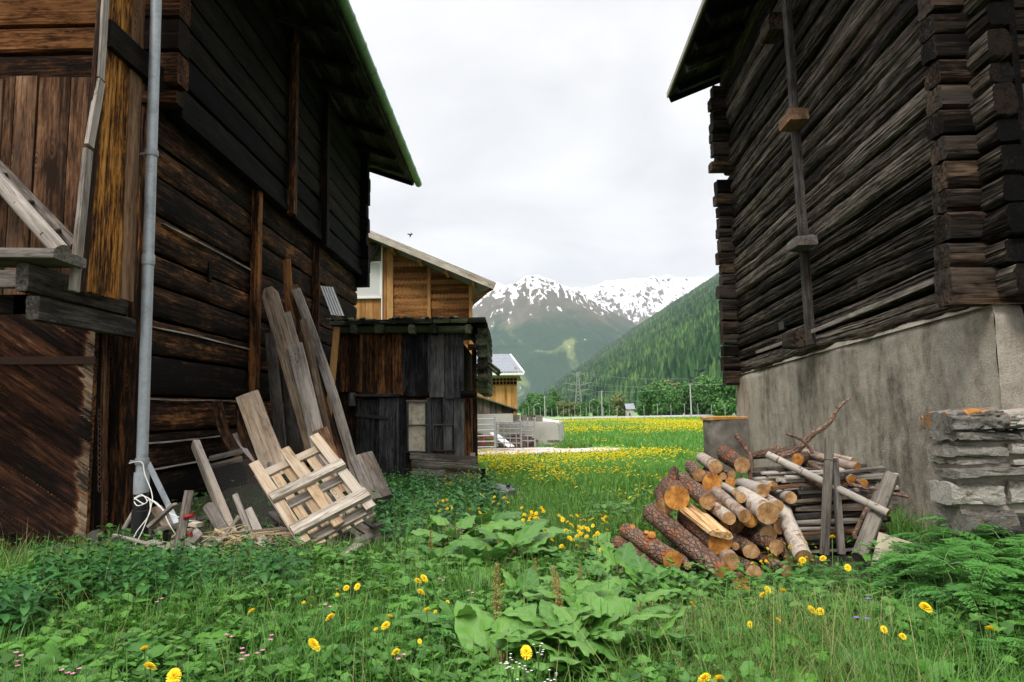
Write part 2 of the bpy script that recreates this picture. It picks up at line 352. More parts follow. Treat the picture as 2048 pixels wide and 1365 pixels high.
M['greypl'] = plain('grey_plastic_tray', (.06, .066, .07), .35, 0, .15, 8)
M['conc'] = plain('concrete', (.46, .44, .42), .9, 0, .10, 2.2, .3, .01, var2=(.30, .28, .26), v2=(.55, .75), sc2=.7)
M['concd'] = plain('stained_concrete', (.20, .18, .16), .9, 0, .3, 3, .4, .01, var2=(.09, .075, .06), v2=(.45, .62), sc2=1.2)
M['yard'] = plain('pale_yard_slab', (.50, .45, .42), .9, 0, .08, 1.2, var2=(.36, .29, .24), v2=(.52, .7), sc2=.6)
M['dirt'] = plain('bare_earth', (.33, .22, .12), .95, 0, .25, 3, .5, .03)
M['road'] = plain('asphalt_road', (.30, .30, .31), .9, 0, .1, .6)
M['straw'] = plain('dry_stalks', (.42, .32, .18), .9, 0, .2, 20)
M['pole'] = plain('pale_grey_pole', (.40, .40, .39), .8, 0, .12, 2)
M['pylon'] = plain('lattice_steel', (.30, .31, .30), .6, .2, .1, 1)
M['wire'] = plain('power_cable', (.22, .24, .24), .6, .2, .1, 1)
M['slateroof'] = plain('dark_roofing', (.10, .10, .105), .8, 0, .2, 2)
M['soilstack'] = plain('manure_brown', (.10, .06, .035), .95, 0, .35, 3, .5, .03)
M['batten'] = plain('grey_batten', (.25, .24, .22), .85, 0, .15, 15)
def leafm(name, c0, c1, trans=.28, rough=.5, vein=False, c2=None):
    m, nt, bs = mat(name); rv = attr(nt, 'rv').outputs['Fac']; g = attr(nt, 'gc').outputs['Vector']
    oi = N(nt, 'ShaderNodeObjectInfo')
    n = noise(nt, g, (1, 1, 1), 9, 3)
    f = math_(nt, 'ADD', math_(nt, 'MULTIPLY', rv, .7), math_(nt, 'MULTIPLY', math_(nt, 'ADD', n.outputs['Fac'], oi.outputs['Random']), .2))
    c = ramp(nt, [(.1, c0), (.75, c1), (1, c2 or c1)], f).outputs[0]
    if vein:
        sx = N(nt, 'ShaderNodeSeparateXYZ'); L(nt, g, sx.inputs[0])
        ab = math_(nt, 'ABSOLUTE', sx.outputs['Y'])
        mid = mrange(nt, ab, .02, .06, 1, 0)
        side = math_(nt, 'SINE', math_(nt, 'ADD', math_(nt, 'MULTIPLY', sx.outputs['X'], 62), math_(nt, 'MULTIPLY', ab, -16)))
        vv = math_(nt, 'MAXIMUM', mid, math_(nt, 'MULTIPLY', mrange(nt, side, .82, 1), .5))
        c = mix(nt, math_(nt, 'MULTIPLY', vv, .45), c, (.16, .26, .09))
        sp = noise(nt, g, (1, 1, 1), 26, 3, .6); c = mix(nt, mrange(nt, sp.outputs['Fac'], .64, .70), c, (.17, .12, .035))
        bump(nt, bs, math_(nt, 'MULTIPLY', math_(nt, 'ADD', side, math_(nt, 'MULTIPLY', n.outputs['Fac'], 1.5)), -1), .35, .006)
    L(nt, c, bs.inputs['Base Color']); bs.inputs['Roughness'].default_value = rough; bs.inputs['Specular IOR Level'].default_value = .35
    tr = N(nt, 'ShaderNodeBsdfTranslucent'); L(nt, mix(nt, .5, c, (.20, .42, .05), 'MULTIPLY') if False else c, tr.inputs['Color'])
    ms = N(nt, 'ShaderNodeMixShader'); ms.inputs[0].default_value = trans
    L(nt, bs.outputs[0], ms.inputs[1]); L(nt, tr.outputs[0], ms.inputs[2]); L(nt, ms.outputs[0], nt.nodes['Material Output'].inputs['Surface'])
    return m
M['grass'] = leafm('grass_blades', (.038, .105, .020), (.125, .29, .046), .32, .5, c2=(.27, .37, .09))
M['fgrass'] = leafm('meadow_grass', (.07, .19, .030), (.15, .34, .055), .3, .6, c2=(.24, .38, .09))
M['drygrass'] = leafm('dry_seeding_grass', (.20, .20, .07), (.34, .32, .13), .2, .8)
M['dock'] = leafm('dock_leaf', (.052, .165, .026), (.135, .305, .052), .26, .46, True)
M['nettle'] = leafm('nettle_leaf', (.014, .066, .018), (.055, .185, .040), .22, .5)
M['fern'] = leafm('cow_parsley_leaf', (.030, .115, .022), (.095, .28, .045), .28, .5)
M['lobed'] = leafm('lobed_leaf', (.032, .125, .014), (.11, .29, .034), .28, .45, True)
M['cover'] = leafm('ground_cover_leaf', (.034, .105, .020), (.115, .28, .046), .28, .5)
M['stem'] = leafm('green_stem', (.08, .16, .04), (.14, .24, .07), .1)
M['yellow'] = leafm('yellow_petals', (.84, .58, .010), (.92, .70, .02), .25, .6)
M['pinkp'] = leafm('pink_petals', (.62, .18, .32), (.75, .32, .45), .25, .6)
M['purplep'] = leafm('violet_petals', (.26, .12, .55), (.38, .2, .68), .25, .6)
M['whitep'] = leafm('white_petals', (.72, .72, .66), (.82, .82, .76), .25, .6)
M['seedh'] = leafm('dock_seeds', (.22, .17, .045), (.38, .31, .10), .15, .8, c2=(.40, .22, .08))
M['seedstem'] = leafm('reddish_stem', (.16, .08, .04), (.24, .13, .06), .05)
def stonem(name, cols, lich=None):
    m, nt, bs = mat(name); g = attr(nt, 'gc').outputs['Vector']; rv = attr(nt, 'rv').outputs['Fac']
    a = noise(nt, g, (3, 9, 9), 1, 7, .7, .6); b = noise(nt, g, (1, 1, 1), 38, 5, .7); d = noise(nt, g, (1, 1, 1), 6, 5, .65)
    f = math_(nt, 'ADD', math_(nt, 'MULTIPLY', a.outputs['Fac'], .6), math_(nt, 'ADD', math_(nt, 'MULTIPLY', b.outputs['Fac'], .35), math_(nt, 'MULTIPLY', math_(nt, 'SUBTRACT', rv, .5), .45)))
    c = ramp(nt, [(.26, cols[0]), (.44, cols[1]), (.60, cols[2]), (.75, cols[3])], f).outputs[0]
    c = mix(nt, mrange(nt, d.outputs['Fac'], .58, .68), c, lich or (.16, .12, .075))
    L(nt, c, bs.inputs['Base Color']); bs.inputs['Roughness'].default_value = .95; bs.inputs['Specular IOR Level'].default_value = .15
    bump(nt, bs, math_(nt, 'ADD', b.outputs['Fac'], math_(nt, 'MULTIPLY', a.outputs['Fac'], 1.5)), 1., .03); return m
# ================================================================== GROUND, ROAD, YARD
def sheet(name, xs, ys, dz, m, kind='structure', keep=None):
    X, Y = np.meshgrid(xs, ys, indexing='ij'); Z = tz(X, Y)+dz
    V = np.stack([X, Y, Z], -1).reshape(-1, 3); b = len(ys)
    i, j = np.meshgrid(np.arange(len(xs)-1), np.arange(b-1), indexing='ij'); k = i*b+j
    f = np.stack([k, k+b, k+b+1, k+1], -1).reshape(-1, 4)
    if keep is not None:
        c = V[f].mean(1); f = f[keep(c[:, 0], c[:, 1])]
    mb = MB(); mb.add(V, f, None, .5); return tag(mb.build(name, m, sharp=0), kind=kind)
def gm_():
    m, nt, bs = mat('meadow_ground'); g = attr(nt, 'gc').outputs['Vector']
    a = noise(nt, g, (1, 1, 1), .35, 6, .6); b = noise(nt, g, (1, .6, 1), 9, 4, .7)
    f = math_(nt, 'ADD', math_(nt, 'MULTIPLY', a.outputs['Fac'], .6), math_(nt, 'MULTIPLY', b.outputs['Fac'], .5))
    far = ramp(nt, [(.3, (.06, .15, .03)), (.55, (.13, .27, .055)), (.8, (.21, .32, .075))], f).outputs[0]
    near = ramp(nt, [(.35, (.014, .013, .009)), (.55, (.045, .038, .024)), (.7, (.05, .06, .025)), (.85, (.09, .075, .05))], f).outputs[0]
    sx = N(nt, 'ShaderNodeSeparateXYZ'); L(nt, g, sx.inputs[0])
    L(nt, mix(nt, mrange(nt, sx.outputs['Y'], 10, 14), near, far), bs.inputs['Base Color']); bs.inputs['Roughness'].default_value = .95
    bump(nt, bs, b.outputs['Fac'], .8, .06); return m
def spaced(lo, hi, d0, g, c=0.):
    out = [c]; s = d0
    while out[-1] < hi: out.append(out[-1]+s); s *= g
    lo_ = [c]; s = d0
    while lo_[-1] > lo: lo_.append(lo_[-1]-s); s *= g
    return np.array(lo_[:0:-1]+out)
sheet('ground', spaced(-9000, 9000, .35, 1.07), spaced(-60, 12000, .35, 1.055, 6.), 0, gm_())
c0, c1 = GP(1180, 838, -.4), GP(1440, 832, -.4)
RA = math.atan2(c1[1]-c0[1], c1[0]-c0[0])
def road():
    mb = MB(); d = A(math.cos(RA), math.sin(RA), 0); n = A(-d[1], d[0], 0); t = np.linspace(-260, 500, 120)
    for k, (a, b, h) in enumerate(((0, 6.5, .35),)):
        p = c0[None]*[1, 1, 0]+t[:, None]*d
        V = np.concatenate([p+n*(a-1.2)+A(0, 0, -.42), p+n*a+A(0, 0, -.4+h), p+n*b+A(0, 0, -.4+h), p+n*(b+1.2)+A(0, 0, -.42)])
        m_ = len(t); i = np.arange(m_-1)
        mb.add(V, np.concatenate([np.stack([i+q*m_, i+1+q*m_, i+1+(q+1)*m_, i+(q+1)*m_], -1)[:, ::-1] for q in range(3)]))
    tag(mb.build('road', M['road']), kind='structure')
road()
def blob(cx, cy, rx, ry, sd, rot=0):
    def k(X, Y):
        a, b = X-cx, Y-cy; a, b = a*math.cos(rot)+b*math.sin(rot), -a*math.sin(rot)+b*math.cos(rot)
        return (a/rx)**2+(b/ry)**2+.5*(n2(X*.5, Y*.8, sd)-.5) < 1
    return k
sheet('yard_slab', np.arange(-6, 6.5, .12), np.arange(20, 30, .12), .006, M['yard'], keep=blob(-1.6, 25.4, 5.6, 2.9, 4))
sheet('dirt_path', np.arange(-5, 3.2, .1), np.arange(18, 26, .1), .004, M['dirt'], keep=blob(-1.7, 22.0, 3.6, 1.6, 8, -.12))

# ================================================================== FAR HILLS AND FOREST
def terrain(name, xs, ys, zf, m):
    X, Y = np.meshgrid(xs, ys, indexing='ij') if np.ndim(xs) == 1 else (xs, ys)
    V = np.stack([X, Y, zf(X, Y)], -1).reshape(-1, 3); a, b = X.shape
    i, j = np.meshgrid(np.arange(a-1), np.arange(b-1), indexing='ij'); k = i*b+j
    mb = MB(); mb.add(V, np.stack([k, k+b, k+b+1, k+1], -1).reshape(-1, 4), None, .5)
    return tag(mb.build(name, m, sharp=0), kind='structure')
def hill_z(X, Y):
    und = 34*(n2(X/260., Y/340., 11, 4)-.5)*np.clip(Y/1500, .25, 1.3)+16*(n2(X/70., Y/90., 15, 3)-.5)*np.clip(Y/1500, .3, 1.)
    return np.maximum(-3, .635*(X+.033*Y)-77+und*np.clip((X+.033*Y-110)/60, 0, 1))
def mtn_mat(name, snow0, snow1, forest1, snowy):
    m, nt, bs = mat(name); g = attr(nt, 'gc').outputs['Vector']
    sx = N(nt, 'ShaderNodeSeparateXYZ'); L(nt, g, sx.inputs[0]); z = sx.outputs['Z']
    geo = N(nt, 'ShaderNodeNewGeometry'); sn = N(nt, 'ShaderNodeSeparateXYZ'); L(nt, geo.outputs['Normal'], sn.inputs[0])
    n1 = noise(nt, g, (1.3, .35, .35), .013, 6, .62, 1.6); n2_ = noise(nt, g, (1, .5, .6), .0042, 6, .62, .8); n3 = noise(nt, g, (1, 1, 1), .05, 5, .7)
    tree = mix(nt, n3.outputs['Fac'], (.008, .030, .022), (.040, .085, .050))
    mead = mix(nt, n1.outputs['Fac'], (.10, .14, .05), (.20, .24, .10))
    low = mix(nt, mrange(nt, n2_.outputs['Fac'], .56, .64), tree, mead)
    rock = mix(nt, n1.outputs['Fac'], (.030, .034, .032), (.19, .165, .125))
    f = math_(nt, 'ADD', z, math_(nt, 'MULTIPLY', math_(nt, 'SUBTRACT', n2_.outputs['Fac'], .5), 620))
    c = mix(nt, mrange(nt, f, forest1-90, forest1+110), low, rock)
    s = math_(nt, 'ADD', math_(nt, 'MULTIPLY', math_(nt, 'SUBTRACT', n1.outputs['Fac'], .5), 3.6), math_(nt, 'MULTIPLY', math_(nt, 'SUBTRACT', n2_.outputs['Fac'], .5), 1.5))
    s = math_(nt, 'ADD', math_(nt, 'ADD', s, mrange(nt, z, snow0, snow1, -1.15, snowy)), math_(nt, 'MULTIPLY', math_(nt, 'SUBTRACT', sn.outputs['Z'], .74), 2.0))
    c = mix(nt, mrange(nt, s, -.03, .05), c, (.86, .87, .90))
    L(nt, c, bs.inputs['Base Color']); bs.inputs['Roughness'].default_value = .95; bs.inputs['Specular IOR Level'].default_value = .1
    return m
def crest(pts, Yc):
    w_ = np.array([P(x, y, Yc) for x, y in pts]); return lambda X: np.interp(X, w_[:, 0], w_[:, 2])
def ridged(X, Y, sc, s, o=5):
    r = 0; a = 1; t = 0
    for k in range(o):
        r = r+a*(1-np.abs(2*n2(X*sc*2**k, Y*sc*2**k, s+k, 1)-1)); t += a; a *= .52
    return r/t
fc = crest([(-900, 840), (-200, 760), (400, 735), (800, 690), (900, 650), (940, 622), (985, 580), (1010, 572), (1035, 566), (1052, 553), (1072, 549), (1090, 556), (1108, 563), (1130, 574), (1160, 590), (1195, 608), (1230, 628), (1262, 644), (1330, 690), (1420, 750), (1600, 800), (2200, 835)], 5200)
def front_z(X, Y):
    t = np.clip((Y-3300)/1900, 0, 1.4); g = np.where(t < 1, t**1.15, 1-.6*(t-1))
    wall = fc(X+120*(n2(X/500., Y/500., 31)-.5)*(1-np.clip(t, 0, 1)))
    return -6+wall*g+(ridged(X+.25*Y, Y*.35, 1/520., 41)-.62)*330*np.clip(t*2.2, 0, 1)*np.clip(1.06-t, 0, 1)+(ridged(X, Y, 1/160., 61, 4)-.6)*34*np.clip(t*2, 0, 1)
terrain('mountain', np.linspace(-1900, 1900, 330), np.linspace(3250, 5800, 190), front_z, mtn_mat('mountain_slope', 500, 1130, 640, .32))
bc = crest([(-1200, 640), (300, 610), (760, 590), (880, 588), (940, 585), (975, 568), (992, 566), (1010, 571), (1060, 580), (1130, 574), (1165, 577), (1185, 572), (1212, 567), (1240, 560), (1262, 560), (1290, 556), (1303, 553), (1318, 558), (1335, 551), (1352, 557), (1376, 559), (1402, 556), (1440, 548), (1520, 525), (1700, 500), (2600, 560)], 8600)
def back_z(X, Y):
    t = np.clip((Y-5600)/3000, 0, 1.3); g = np.where(t < 1, t**1.1, 1-.5*(t-1))
    return -6+bc(X)*g+(ridged(X, Y*.5, 1/700., 81)-.6)*520*np.clip(t*2, 0, 1)*np.clip(1.05-t, 0, 1)+(ridged(X, Y, 1/210., 91, 4)-.6)*90*np.clip(t*2, 0, 1)
terrain('snow_mountain', np.linspace(-3200, 4200, 330), np.linspace(5500, 9400, 170), back_z, mtn_mat('snow_slope', 250, 1650, 350, .22))
hy = np.concatenate([np.linspace(240, 1500, 150), np.linspace(1520, 4300, 130)]); ht = np.linspace(0, 1, 130)**1.2
HT, HY = np.meshgrid(ht, hy, indexing='ij'); HX = (95-.033*HY)+HT*(330+.42*HY)
def hillm():
    m, nt, bs = mat('forest_floor'); g = attr(nt, 'gc').outputs['Vector']
    n = noise(nt, g, (1, 1, 1), .01, 6, .6)
    L(nt, ramp(nt, [(.4, (.016, .04, .018)), (.58, (.045, .09, .035)), (.7, (.13, .21, .06))], n.outputs['Fac']).outputs[0], bs.inputs['Base Color']); bs.inputs['Roughness'].default_value = 1; return m
terrain('hillside', HX, HY, hill_z, hillm())
def treem(name, lo, hi, hi2):
    m, nt, bs = mat(name); rv = attr(nt, 'rv').outputs['Fac']; g = attr(nt, 'gc').outputs['Vector']
    n = noise(nt, g, (1, 1, 1), .5, 3)
    f = math_(nt, 'ADD', math_(nt, 'MULTIPLY', rv, .8), math_(nt, 'MULTIPLY', n.outputs['Fac'], .25))
    L(nt, ramp(nt, [(.1, lo), (.6, hi), (1, hi2)], f).outputs[0], bs.inputs['Base Color']); bs.inputs['Roughness'].default_value = .9; bs.inputs['Specular IOR Level'].default_value = .15
    return m
M['conifer'] = treem('conifer_needles', (.009, .034, .019), (.044, .112, .042), (.145, .25, .075))
def forest():
    r = np.random.default_rng(3); pos = []
    for y0, y1, den in ((300, 900, 1/42.), (900, 1700, 1/75.), (1700, 4200, 1/150.)):
        n = int((y1-y0)*(.40*y1+60)*den); Y = r.uniform(y0, y1, n); X = r.uniform(-.08*y1, .40*y1+40, n)
        b = X+.033*Y; k = (b > 122+14*(n2(X/40, Y/40, 5)-.5)) & (X < .39*Y+30)
        k &= ~((n2(X/90., Y/120., 21, 3) > .66) & (b < 190))
        pos.append(np.stack([X[k], Y[k]], -1))
    p = np.concatenate(pos); n = len(p); Z = hill_z(p[:, 0], p[:, 1])
    na = 10; th = np.arange(na)*2*np.pi/na; pat = np.where(np.arange(na) % 2, .62, 1.)
    tv = []; tf = []
    for k, (z0, z1, r0) in enumerate(((.06, .55, .20), (.32, .80, .145), (.60, 1.0, .085))):
        tv.append(np.concatenate([np.stack([np.cos(th+k)*r0*pat, np.sin(th+k)*r0*pat, np.full(na, z0)-.05*(pat > .9)], -1), [[0, 0, z1]]]))
        i = np.arange(na); tf.append(np.stack([i, (i+1) % na, np.full(na, na)], -1)+k*(na+1))
    tv = np.concatenate(tv); tf = np.concatenate(tf); nv = len(tv)
    H = r.uniform(12, 22, n)*np.where(p[:, 1] > 1700, 1.1, 1); W = H*r.uniform(.95, 1.45, n); a = r.uniform(0, 6.28, n); c, s = np.cos(a), np.sin(a)
    J = r.uniform(.75, 1.25, (n, nv))
    X = (tv[None, :, 0]*c[:, None]-tv[None, :, 1]*s[:, None])*W[:, None]*J; Y = (tv[None, :, 0]*s[:, None]+tv[None, :, 1]*c[:, None])*W[:, None]*J
    V = np.stack([X+p[:, :1], Y+p[:, 1:], tv[None, :, 2]*H[:, None]+Z[:, None]-1], -1)
    rv = np.clip(1.1*n2(p[:, 0]/130., p[:, 1]/190., 77, 3)-.42+.8*r.random(n)**1.3, 0, 1)
    mb = MB(); mb.add(V.reshape(-1, 3), (tf[None]+np.arange(n)[:, None, None]*nv).reshape(-1, 3), None, np.repeat(rv, nv))
    tag(mb.build('forest', M['conifer'], sharp=0, smooth=False), 'dark conifer forest covering the steep valley side', 'forest', kind='stuff')
forest()

# ================================================================== LEFT BARN
LX = -3.76
barn = thing('log_barn', 'dark log barn on the left with green gutter and zinc downpipe', 'barn', (-3.76, 7.0, 0))
mb = MB(); z = .28
while z < 4.58:
    h = rng.uniform(.34, .43); h = min(h, 4.6-z) if 4.6-z < .6 else h
    timber(mb, (LX-.09, 6.98, z+h/2), (LX-.09+rng.uniform(-.012, .012), 16.45, z+h/2+.05), .18, h-.012, nl=90, nw=1, nh=9, rough=.008, crack=.013, cut=.10, cs=(.7, 14, 14), wob=.012, belly=.016); z += h
for zz_, y0_, y1_ in ((P(305, 655, 7.1)[2], 6.98, 9.8), (P(302, 798, 7.1)[2], 6.98, 10), (P(302, 886, 7.1)[2], 6.98, 9.5), (3.35, 7.2, 9.9), (.72, 7.2, 9)):
    timber(mb, (LX+.012, y0_, zz_), (LX+.008, y1_, zz_+.015), .03, .016, nl=40, rough=.006, wob=.03, mi=1)
mb.build('side_wall', [M['dark'], M['silver']], barn)
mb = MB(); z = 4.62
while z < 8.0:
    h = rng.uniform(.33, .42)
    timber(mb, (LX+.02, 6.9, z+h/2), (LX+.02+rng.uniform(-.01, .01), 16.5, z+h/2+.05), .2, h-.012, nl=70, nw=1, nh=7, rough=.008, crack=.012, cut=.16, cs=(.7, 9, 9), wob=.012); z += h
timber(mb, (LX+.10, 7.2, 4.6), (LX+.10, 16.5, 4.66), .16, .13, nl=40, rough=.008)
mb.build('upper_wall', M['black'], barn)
mb = MB()
for a, b, X0, ww in (((586, 60), (584, 430), -3.55, .17), ((651, 190), (650, 495), -3.55, .2)):
    p, q = XP(*a, X0), XP(*b, X0); timber(mb, (X0, q[1], q[2]), (X0, q[1], 8.1), .12, ww, up=(0, 1, 0), nl=14, nh=3, rough=.006, tip=.0)
for a, b, X0, ww in (((515, 380), (507, 830), -3.70, .17), ((634, 480), (630, 700), -3.70, .14)):
    p, q = XP(*a, X0), XP(*b, X0); timber(mb, (X0, q[1], q[2]-1.2), (X0, p[1], p[2]), .12, ww, up=(0, 1, 0), nl=20, nh=3, rough=.006)
mb.build('wall_post', M['dark'], barn)
mb = MB(); q = XP(419, 545, LX); box(mb, (LX+.005, q[1], q[2]), (.02, .09, .24), mi=0); mb.build('vent_slot', M['black'], barn)
mb = MB(); z = 4.35; k = 0
while z < 7.9:                                                   # crossed log heads at the far corner
    h = .34; e = rng.uniform(-.03, .03)
    timber(mb, (-4.4, 16.34, z+h/2), (-3.46+e, 16.34, z+h/2), .26, h+.004, nl=8, nh=3, nw=3, rough=.012, crack=.01); z += h
mb.build('corner_heads', M['black'], barn)
mb = MB(); z = P(340, 166, 6.85)[2]
for k in range(6):
    h = .37; timber(mb, (-4.2, 6.98, z+h/2), (P(355, 100, 6.85)[0]+rng.uniform(-.01, .01), 6.98, z+h/2), .26, h-.015, nl=10, nh=5, nw=2, rough=.008, crack=.01); z += h
timber(mb, (-3.9, 6.95, P(335, 192, 6.85)[2]), (P(352, 190, 6.85)[0], 6.95, P(335, 192, 6.85)[2]), .2, .14, nl=6, rough=.006)
mb.build('log_heads', M['orange'], barn)
# front: logs, boards, posts
mb = MB(); z = P(100, 150, 6.8)[2]-.75
for k in range(9):
    h = (.30, .33, .36, .31, .38, .33, .35, .36, .35)[k]
    timber(mb, (-11, 6.93, z+h/2), (-4.08, 6.93, z+h/2+.02), .2, h-.012, nl=60, nh=7, nw=1, rough=.008, crack=.012, cut=.2, cs=(.7, 9, 9)); z += h
mb.build('front_wall', M['orange'], barn)
mb = MB(); xs = [-420, -330, -240, -165, -90, -15, 8, 55, 122, 184]
for k in range(len(xs)-1):
    p0, p1 = P(xs[k]+1, 520, 6.6), P(xs[k+1]-1, 520, 6.6); top = P(90, 154+rng.uniform(-3, 4), 6.6)[2]; cx_ = (p0[0]+p1[0])/2
    timber(mb, (cx_, 6.62+.012*(k % 2), P(0, 590, 6.6)[2]), (cx_, 6.62+.012*(k % 2), top), abs(p1[0]-p0[0]), .045, up=(0, 1, 0), nl=24, nw=4, rough=.004, cut=.2)
mb.build('front_boards', M['brownb'], barn)
mb = MB()                                                        # wind screen of upright boards at the corner
for (b0, b1, t0, t1, yb, mi_) in (((145, 172, 207, 222, 584, 1)), (174, 206, 224, 243, 588, 0), (208, 238, 245, 262, 597, 0), (240, 262, 264, 292, 601, 1)):
    q0, q1, r0, r1 = XP(b0, yb, -3.7), XP(b1, yb, -3.7), XP(t0, -60, -3.7), XP(t1, -60, -3.7)
    wd = (abs(q1[1]-q0[1])+abs(r1[1]-r0[1]))/2
    timber(mb, (q0+q1)/2, (r0+r1)/2, .04, wd, up=(0, 1, 0), nl=36, nh=5, nw=1, rough=.005, mi=mi_, wob=.01)
mb.build('wind_screen', [M['honey'], M['brownb']], barn)
mb = MB()
for a, b in (((148, 583), (176, 300)), ((177, 292), (199, 162)), ((199, 158), (213, -60))):
    timber(mb, XP(*a, -3.68), XP(*b, -3.68), .045, .09, up=(0, 1, 0), nl=10, rough=.004, wob=.01)
mb.build('edge_board', M['silver'], barn)
mb = MB(); p = XP(216, 66, -3.66); timber(mb, (-3.67, p[1], p[2]), (-3.67, 7.3, p[2]+.02), .10, .26, nl=10, nh=4, rough=.006); mb.build('beam', M['black'], barn)
mb = MB()
q = P(243, 1085, 6.9)
timber(mb, (P(247, 900, 6.9)[0], 6.98, q[2]-.1), (P(252, 560, 6.9)[0], 6.98, 5.2), .33, .24, up=(0, 1, 0), nl=50, nw=8, nh=4, rough=.018, crack=.02, cut=.3, cs=(.8, 9, 9), wob=.03)
mb.build('corner_post', M['orange'], barn)
mb = MB()
for x, ww, Y in ((190, .07, 6.62), (209, .045, 6.75)):
    timber(mb, (P(x-4, 1090, Y)[0], Y, P(x, 1110, Y)[2]), (P(x+2, 668, Y)[0], Y, P(x, 655, Y)[2]), ww, .1, up=(0, 1, 0), nl=30, rough=.008, wob=.02, mi=0 if x < 200 else 1)
mb.build('door_post', [M['dark'], M['brownb']], barn)
# door with slanting boards
def door():
    Y0 = 6.52; x0, x1 = P(-420, 800, Y0)[0], P(184, 800, Y0)[0]; z0, z1 = -.35, P(100, 628, Y0)[2]
    a, b = np.meshgrid(np.linspace(x0, x1, 190), np.linspace(z0, z1, 150), indexing='ij')
    an = R(-33); u = a*math.cos(an)+b*math.sin(an); v = -a*math.sin(an)+b*math.cos(an)
    pw = .19; t = (v/pw) % 1; idx = np.floor(v/pw); gr_ = np.clip(1-np.minimum(t, 1-t)*16, 0, 1)
    rvv = _h(idx, idx*0, idx*0, 3); edge = np.clip((a-(x1-.07-.10*vn(np.stack([u*1.5, v*30, u*0], -1), 2)))/.05, 0, 1)
    y = Y0+.022*gr_-.006*(rvv-.5)+.006*(fbm(np.stack([u*1.2, v*14, u*0], -1), 3, 8)-.5)
    V = np.stack([a, y, b], -1); G = np.stack([u, v, rvv*9], -1); n1, n2__ = a.shape
    i, j = np.meshgrid(np.arange(n1-1), np.arange(n2__-1), indexing='ij'); k = i*n2__+j
    mb = MB(); mb.add(V.reshape(-1, 3), np.stack([k, k+n2__, k+n2__+1, k+1], -1).reshape(-1, 4)[:, ::1], G.reshape(-1, 3), (rvv*.5+.2+edge*.9).ravel())
    d = mb.build('door', M['doorwood'], barn, sharp=0)
    mb = MB(); box(mb, ((x0+x1)/2, Y0+.04, (z0+z1)/2), (x1-x0, .05, z1-z0)); mb.build('door_backing', M['dark'], d)
    mb = MB(); p, q = P(-60, 722, Y0-.015), P(190, 721, Y0-.015); timber(mb, p, q, .02, .075, nl=6, rough=.002); mb.build('hinge', M['rust'], d)
M['doorwood'] = wood('slanting_door_boards', [(.2, (.006, .004, .003)), (.45, (.024, .011, .007)), (.66, (.068, .028, .014)), (.85, (.16, .07, .03)), (1, (.34, .24, .16))], (.012, .010, .009), (.55, .75), tint=.45, knots=.4, con=1.7)
door()
# landing with its beams
mb = MB(); Yp = 5.5
timber(mb, P(-420, 514, Yp), P(141, 517, Yp), .42, .085, nl=24, nh=2, nw=5, rough=.006, wob=.01); lp = mb.build('landing_plank', M['mossgrey'] if 'mossgrey' in M else M['greyd'], barn)
mb = MB()
for (x, y, Y, w_, h_) in ((44, 554, 5.42, .105, .235), (65, 616, 5.45, .11, .2), (118, 572, 5.85, .09, .11), (-260, 554, 5.42, .105, .235)):
    p = P(x, y, Y); timber(mb, p, (p[0]-.0, 7.0, p[2]+.01), w_, h_, nl=12, nw=3, nh=5, rough=.008, crack=.006)
timber(mb, P(-420, 560, 6.0), P(88, 560, 6.0), .12, .16, nl=12, rough=.008)
mb.build('landing_beam', M['greygreen'] if 'greygreen' in M else M['greyd'], barn)
lad = thing('ladder', 'grey pole ladder leaning on the landing at the left edge', 'ladder', P(128, 505, 5.45))
for a, b, Ya, Yb, r_, mm in (((-260, 70), (122, 503), 5.9, 5.45, .062, 'silver'), ((-230, 95), (152, 492), 6.35, 5.9, .045, 'silver')):
    mb = MB(); p, q = P(*a, Ya), P(*b, Yb); tube(mb, [p+(q-p)*t for t in np.linspace(0, 1, 24)], np.linspace(r_*.9, r_*1.1, 24), 14, bark=.05); mb.build('rail', M[mm], lad)
for t in (.22, .36, .5, .64, .78, .92):
    p = P(-260+382*t, 70+433*t, 5.9-.45*t); q = P(-230+382*t, 95+397*t, 6.35-.45*t); mb = MB(); d = nrm(q-p); tube(mb, [p-d*.08, p, q, q+d*.06], .021, 8, bark=.05); mb.build('rung', M['greyd'], lad)
# roof
EX, EZ, SL = -2.55, 7.38, .36
def slope_roof(mbu, mbt, ex, ez, sl, sgn, y0, y1, kx=0., run=5.5, bw=.2, th=.05):
    n = int(run/bw)
    for k in range(n):
        s = (k+.5)*bw; f = lambda Y: A(ex+kx*Y+sgn*s, Y, ez+sl*s)
        timber(mbu, f(y0), f(y1), bw*.985, .028, up=(-sgn*sl, 0, 1), nl=10, nw=1, nh=1, rough=.004, cut=0)
    f = lambda s, Y, d: A(ex+kx*Y+sgn*s, Y, ez+sl*s+d)
    for d0, d1 in ((.03, .03+th),):
        a = [f(-.06, y0, d0), f(run, y0, d0), f(run, y1, d0), f(-.06, y1, d0)]; b = [q+A(0, 0, d1-d0) for q in a]
        V = np.array(a+b); mbt.add(V, np.array([[0, 1, 2, 3], [7, 6, 5, 4], [0, 4, 5, 1], [1, 5, 6, 2], [2, 6, 7, 3], [3, 7, 4, 0]]))
mu, mt = MB(), MB(); slope_roof(mu, mt, EX, EZ, SL, -1, 4.6, 17.47, run=6.2)
roof = mt.build('roof', M['slateroof'], barn, smooth=False); mu.build('roof_boards', M['raftwood'], roof)
mt = MB(); f = lambda s, d: A(EX-6.2-s, 0, EZ+SL*6.2-SL*s+d)
a = [f(0, .03)+A(0, 4.6, 0), f(6, .03)+A(0, 4.6, 0), f(6, .03)+A(0, 17.4, 0), f(0, .03)+A(0, 17.4, 0)]; quad(mt, *a); mt.build('rear_roof', M['slateroof'], barn)
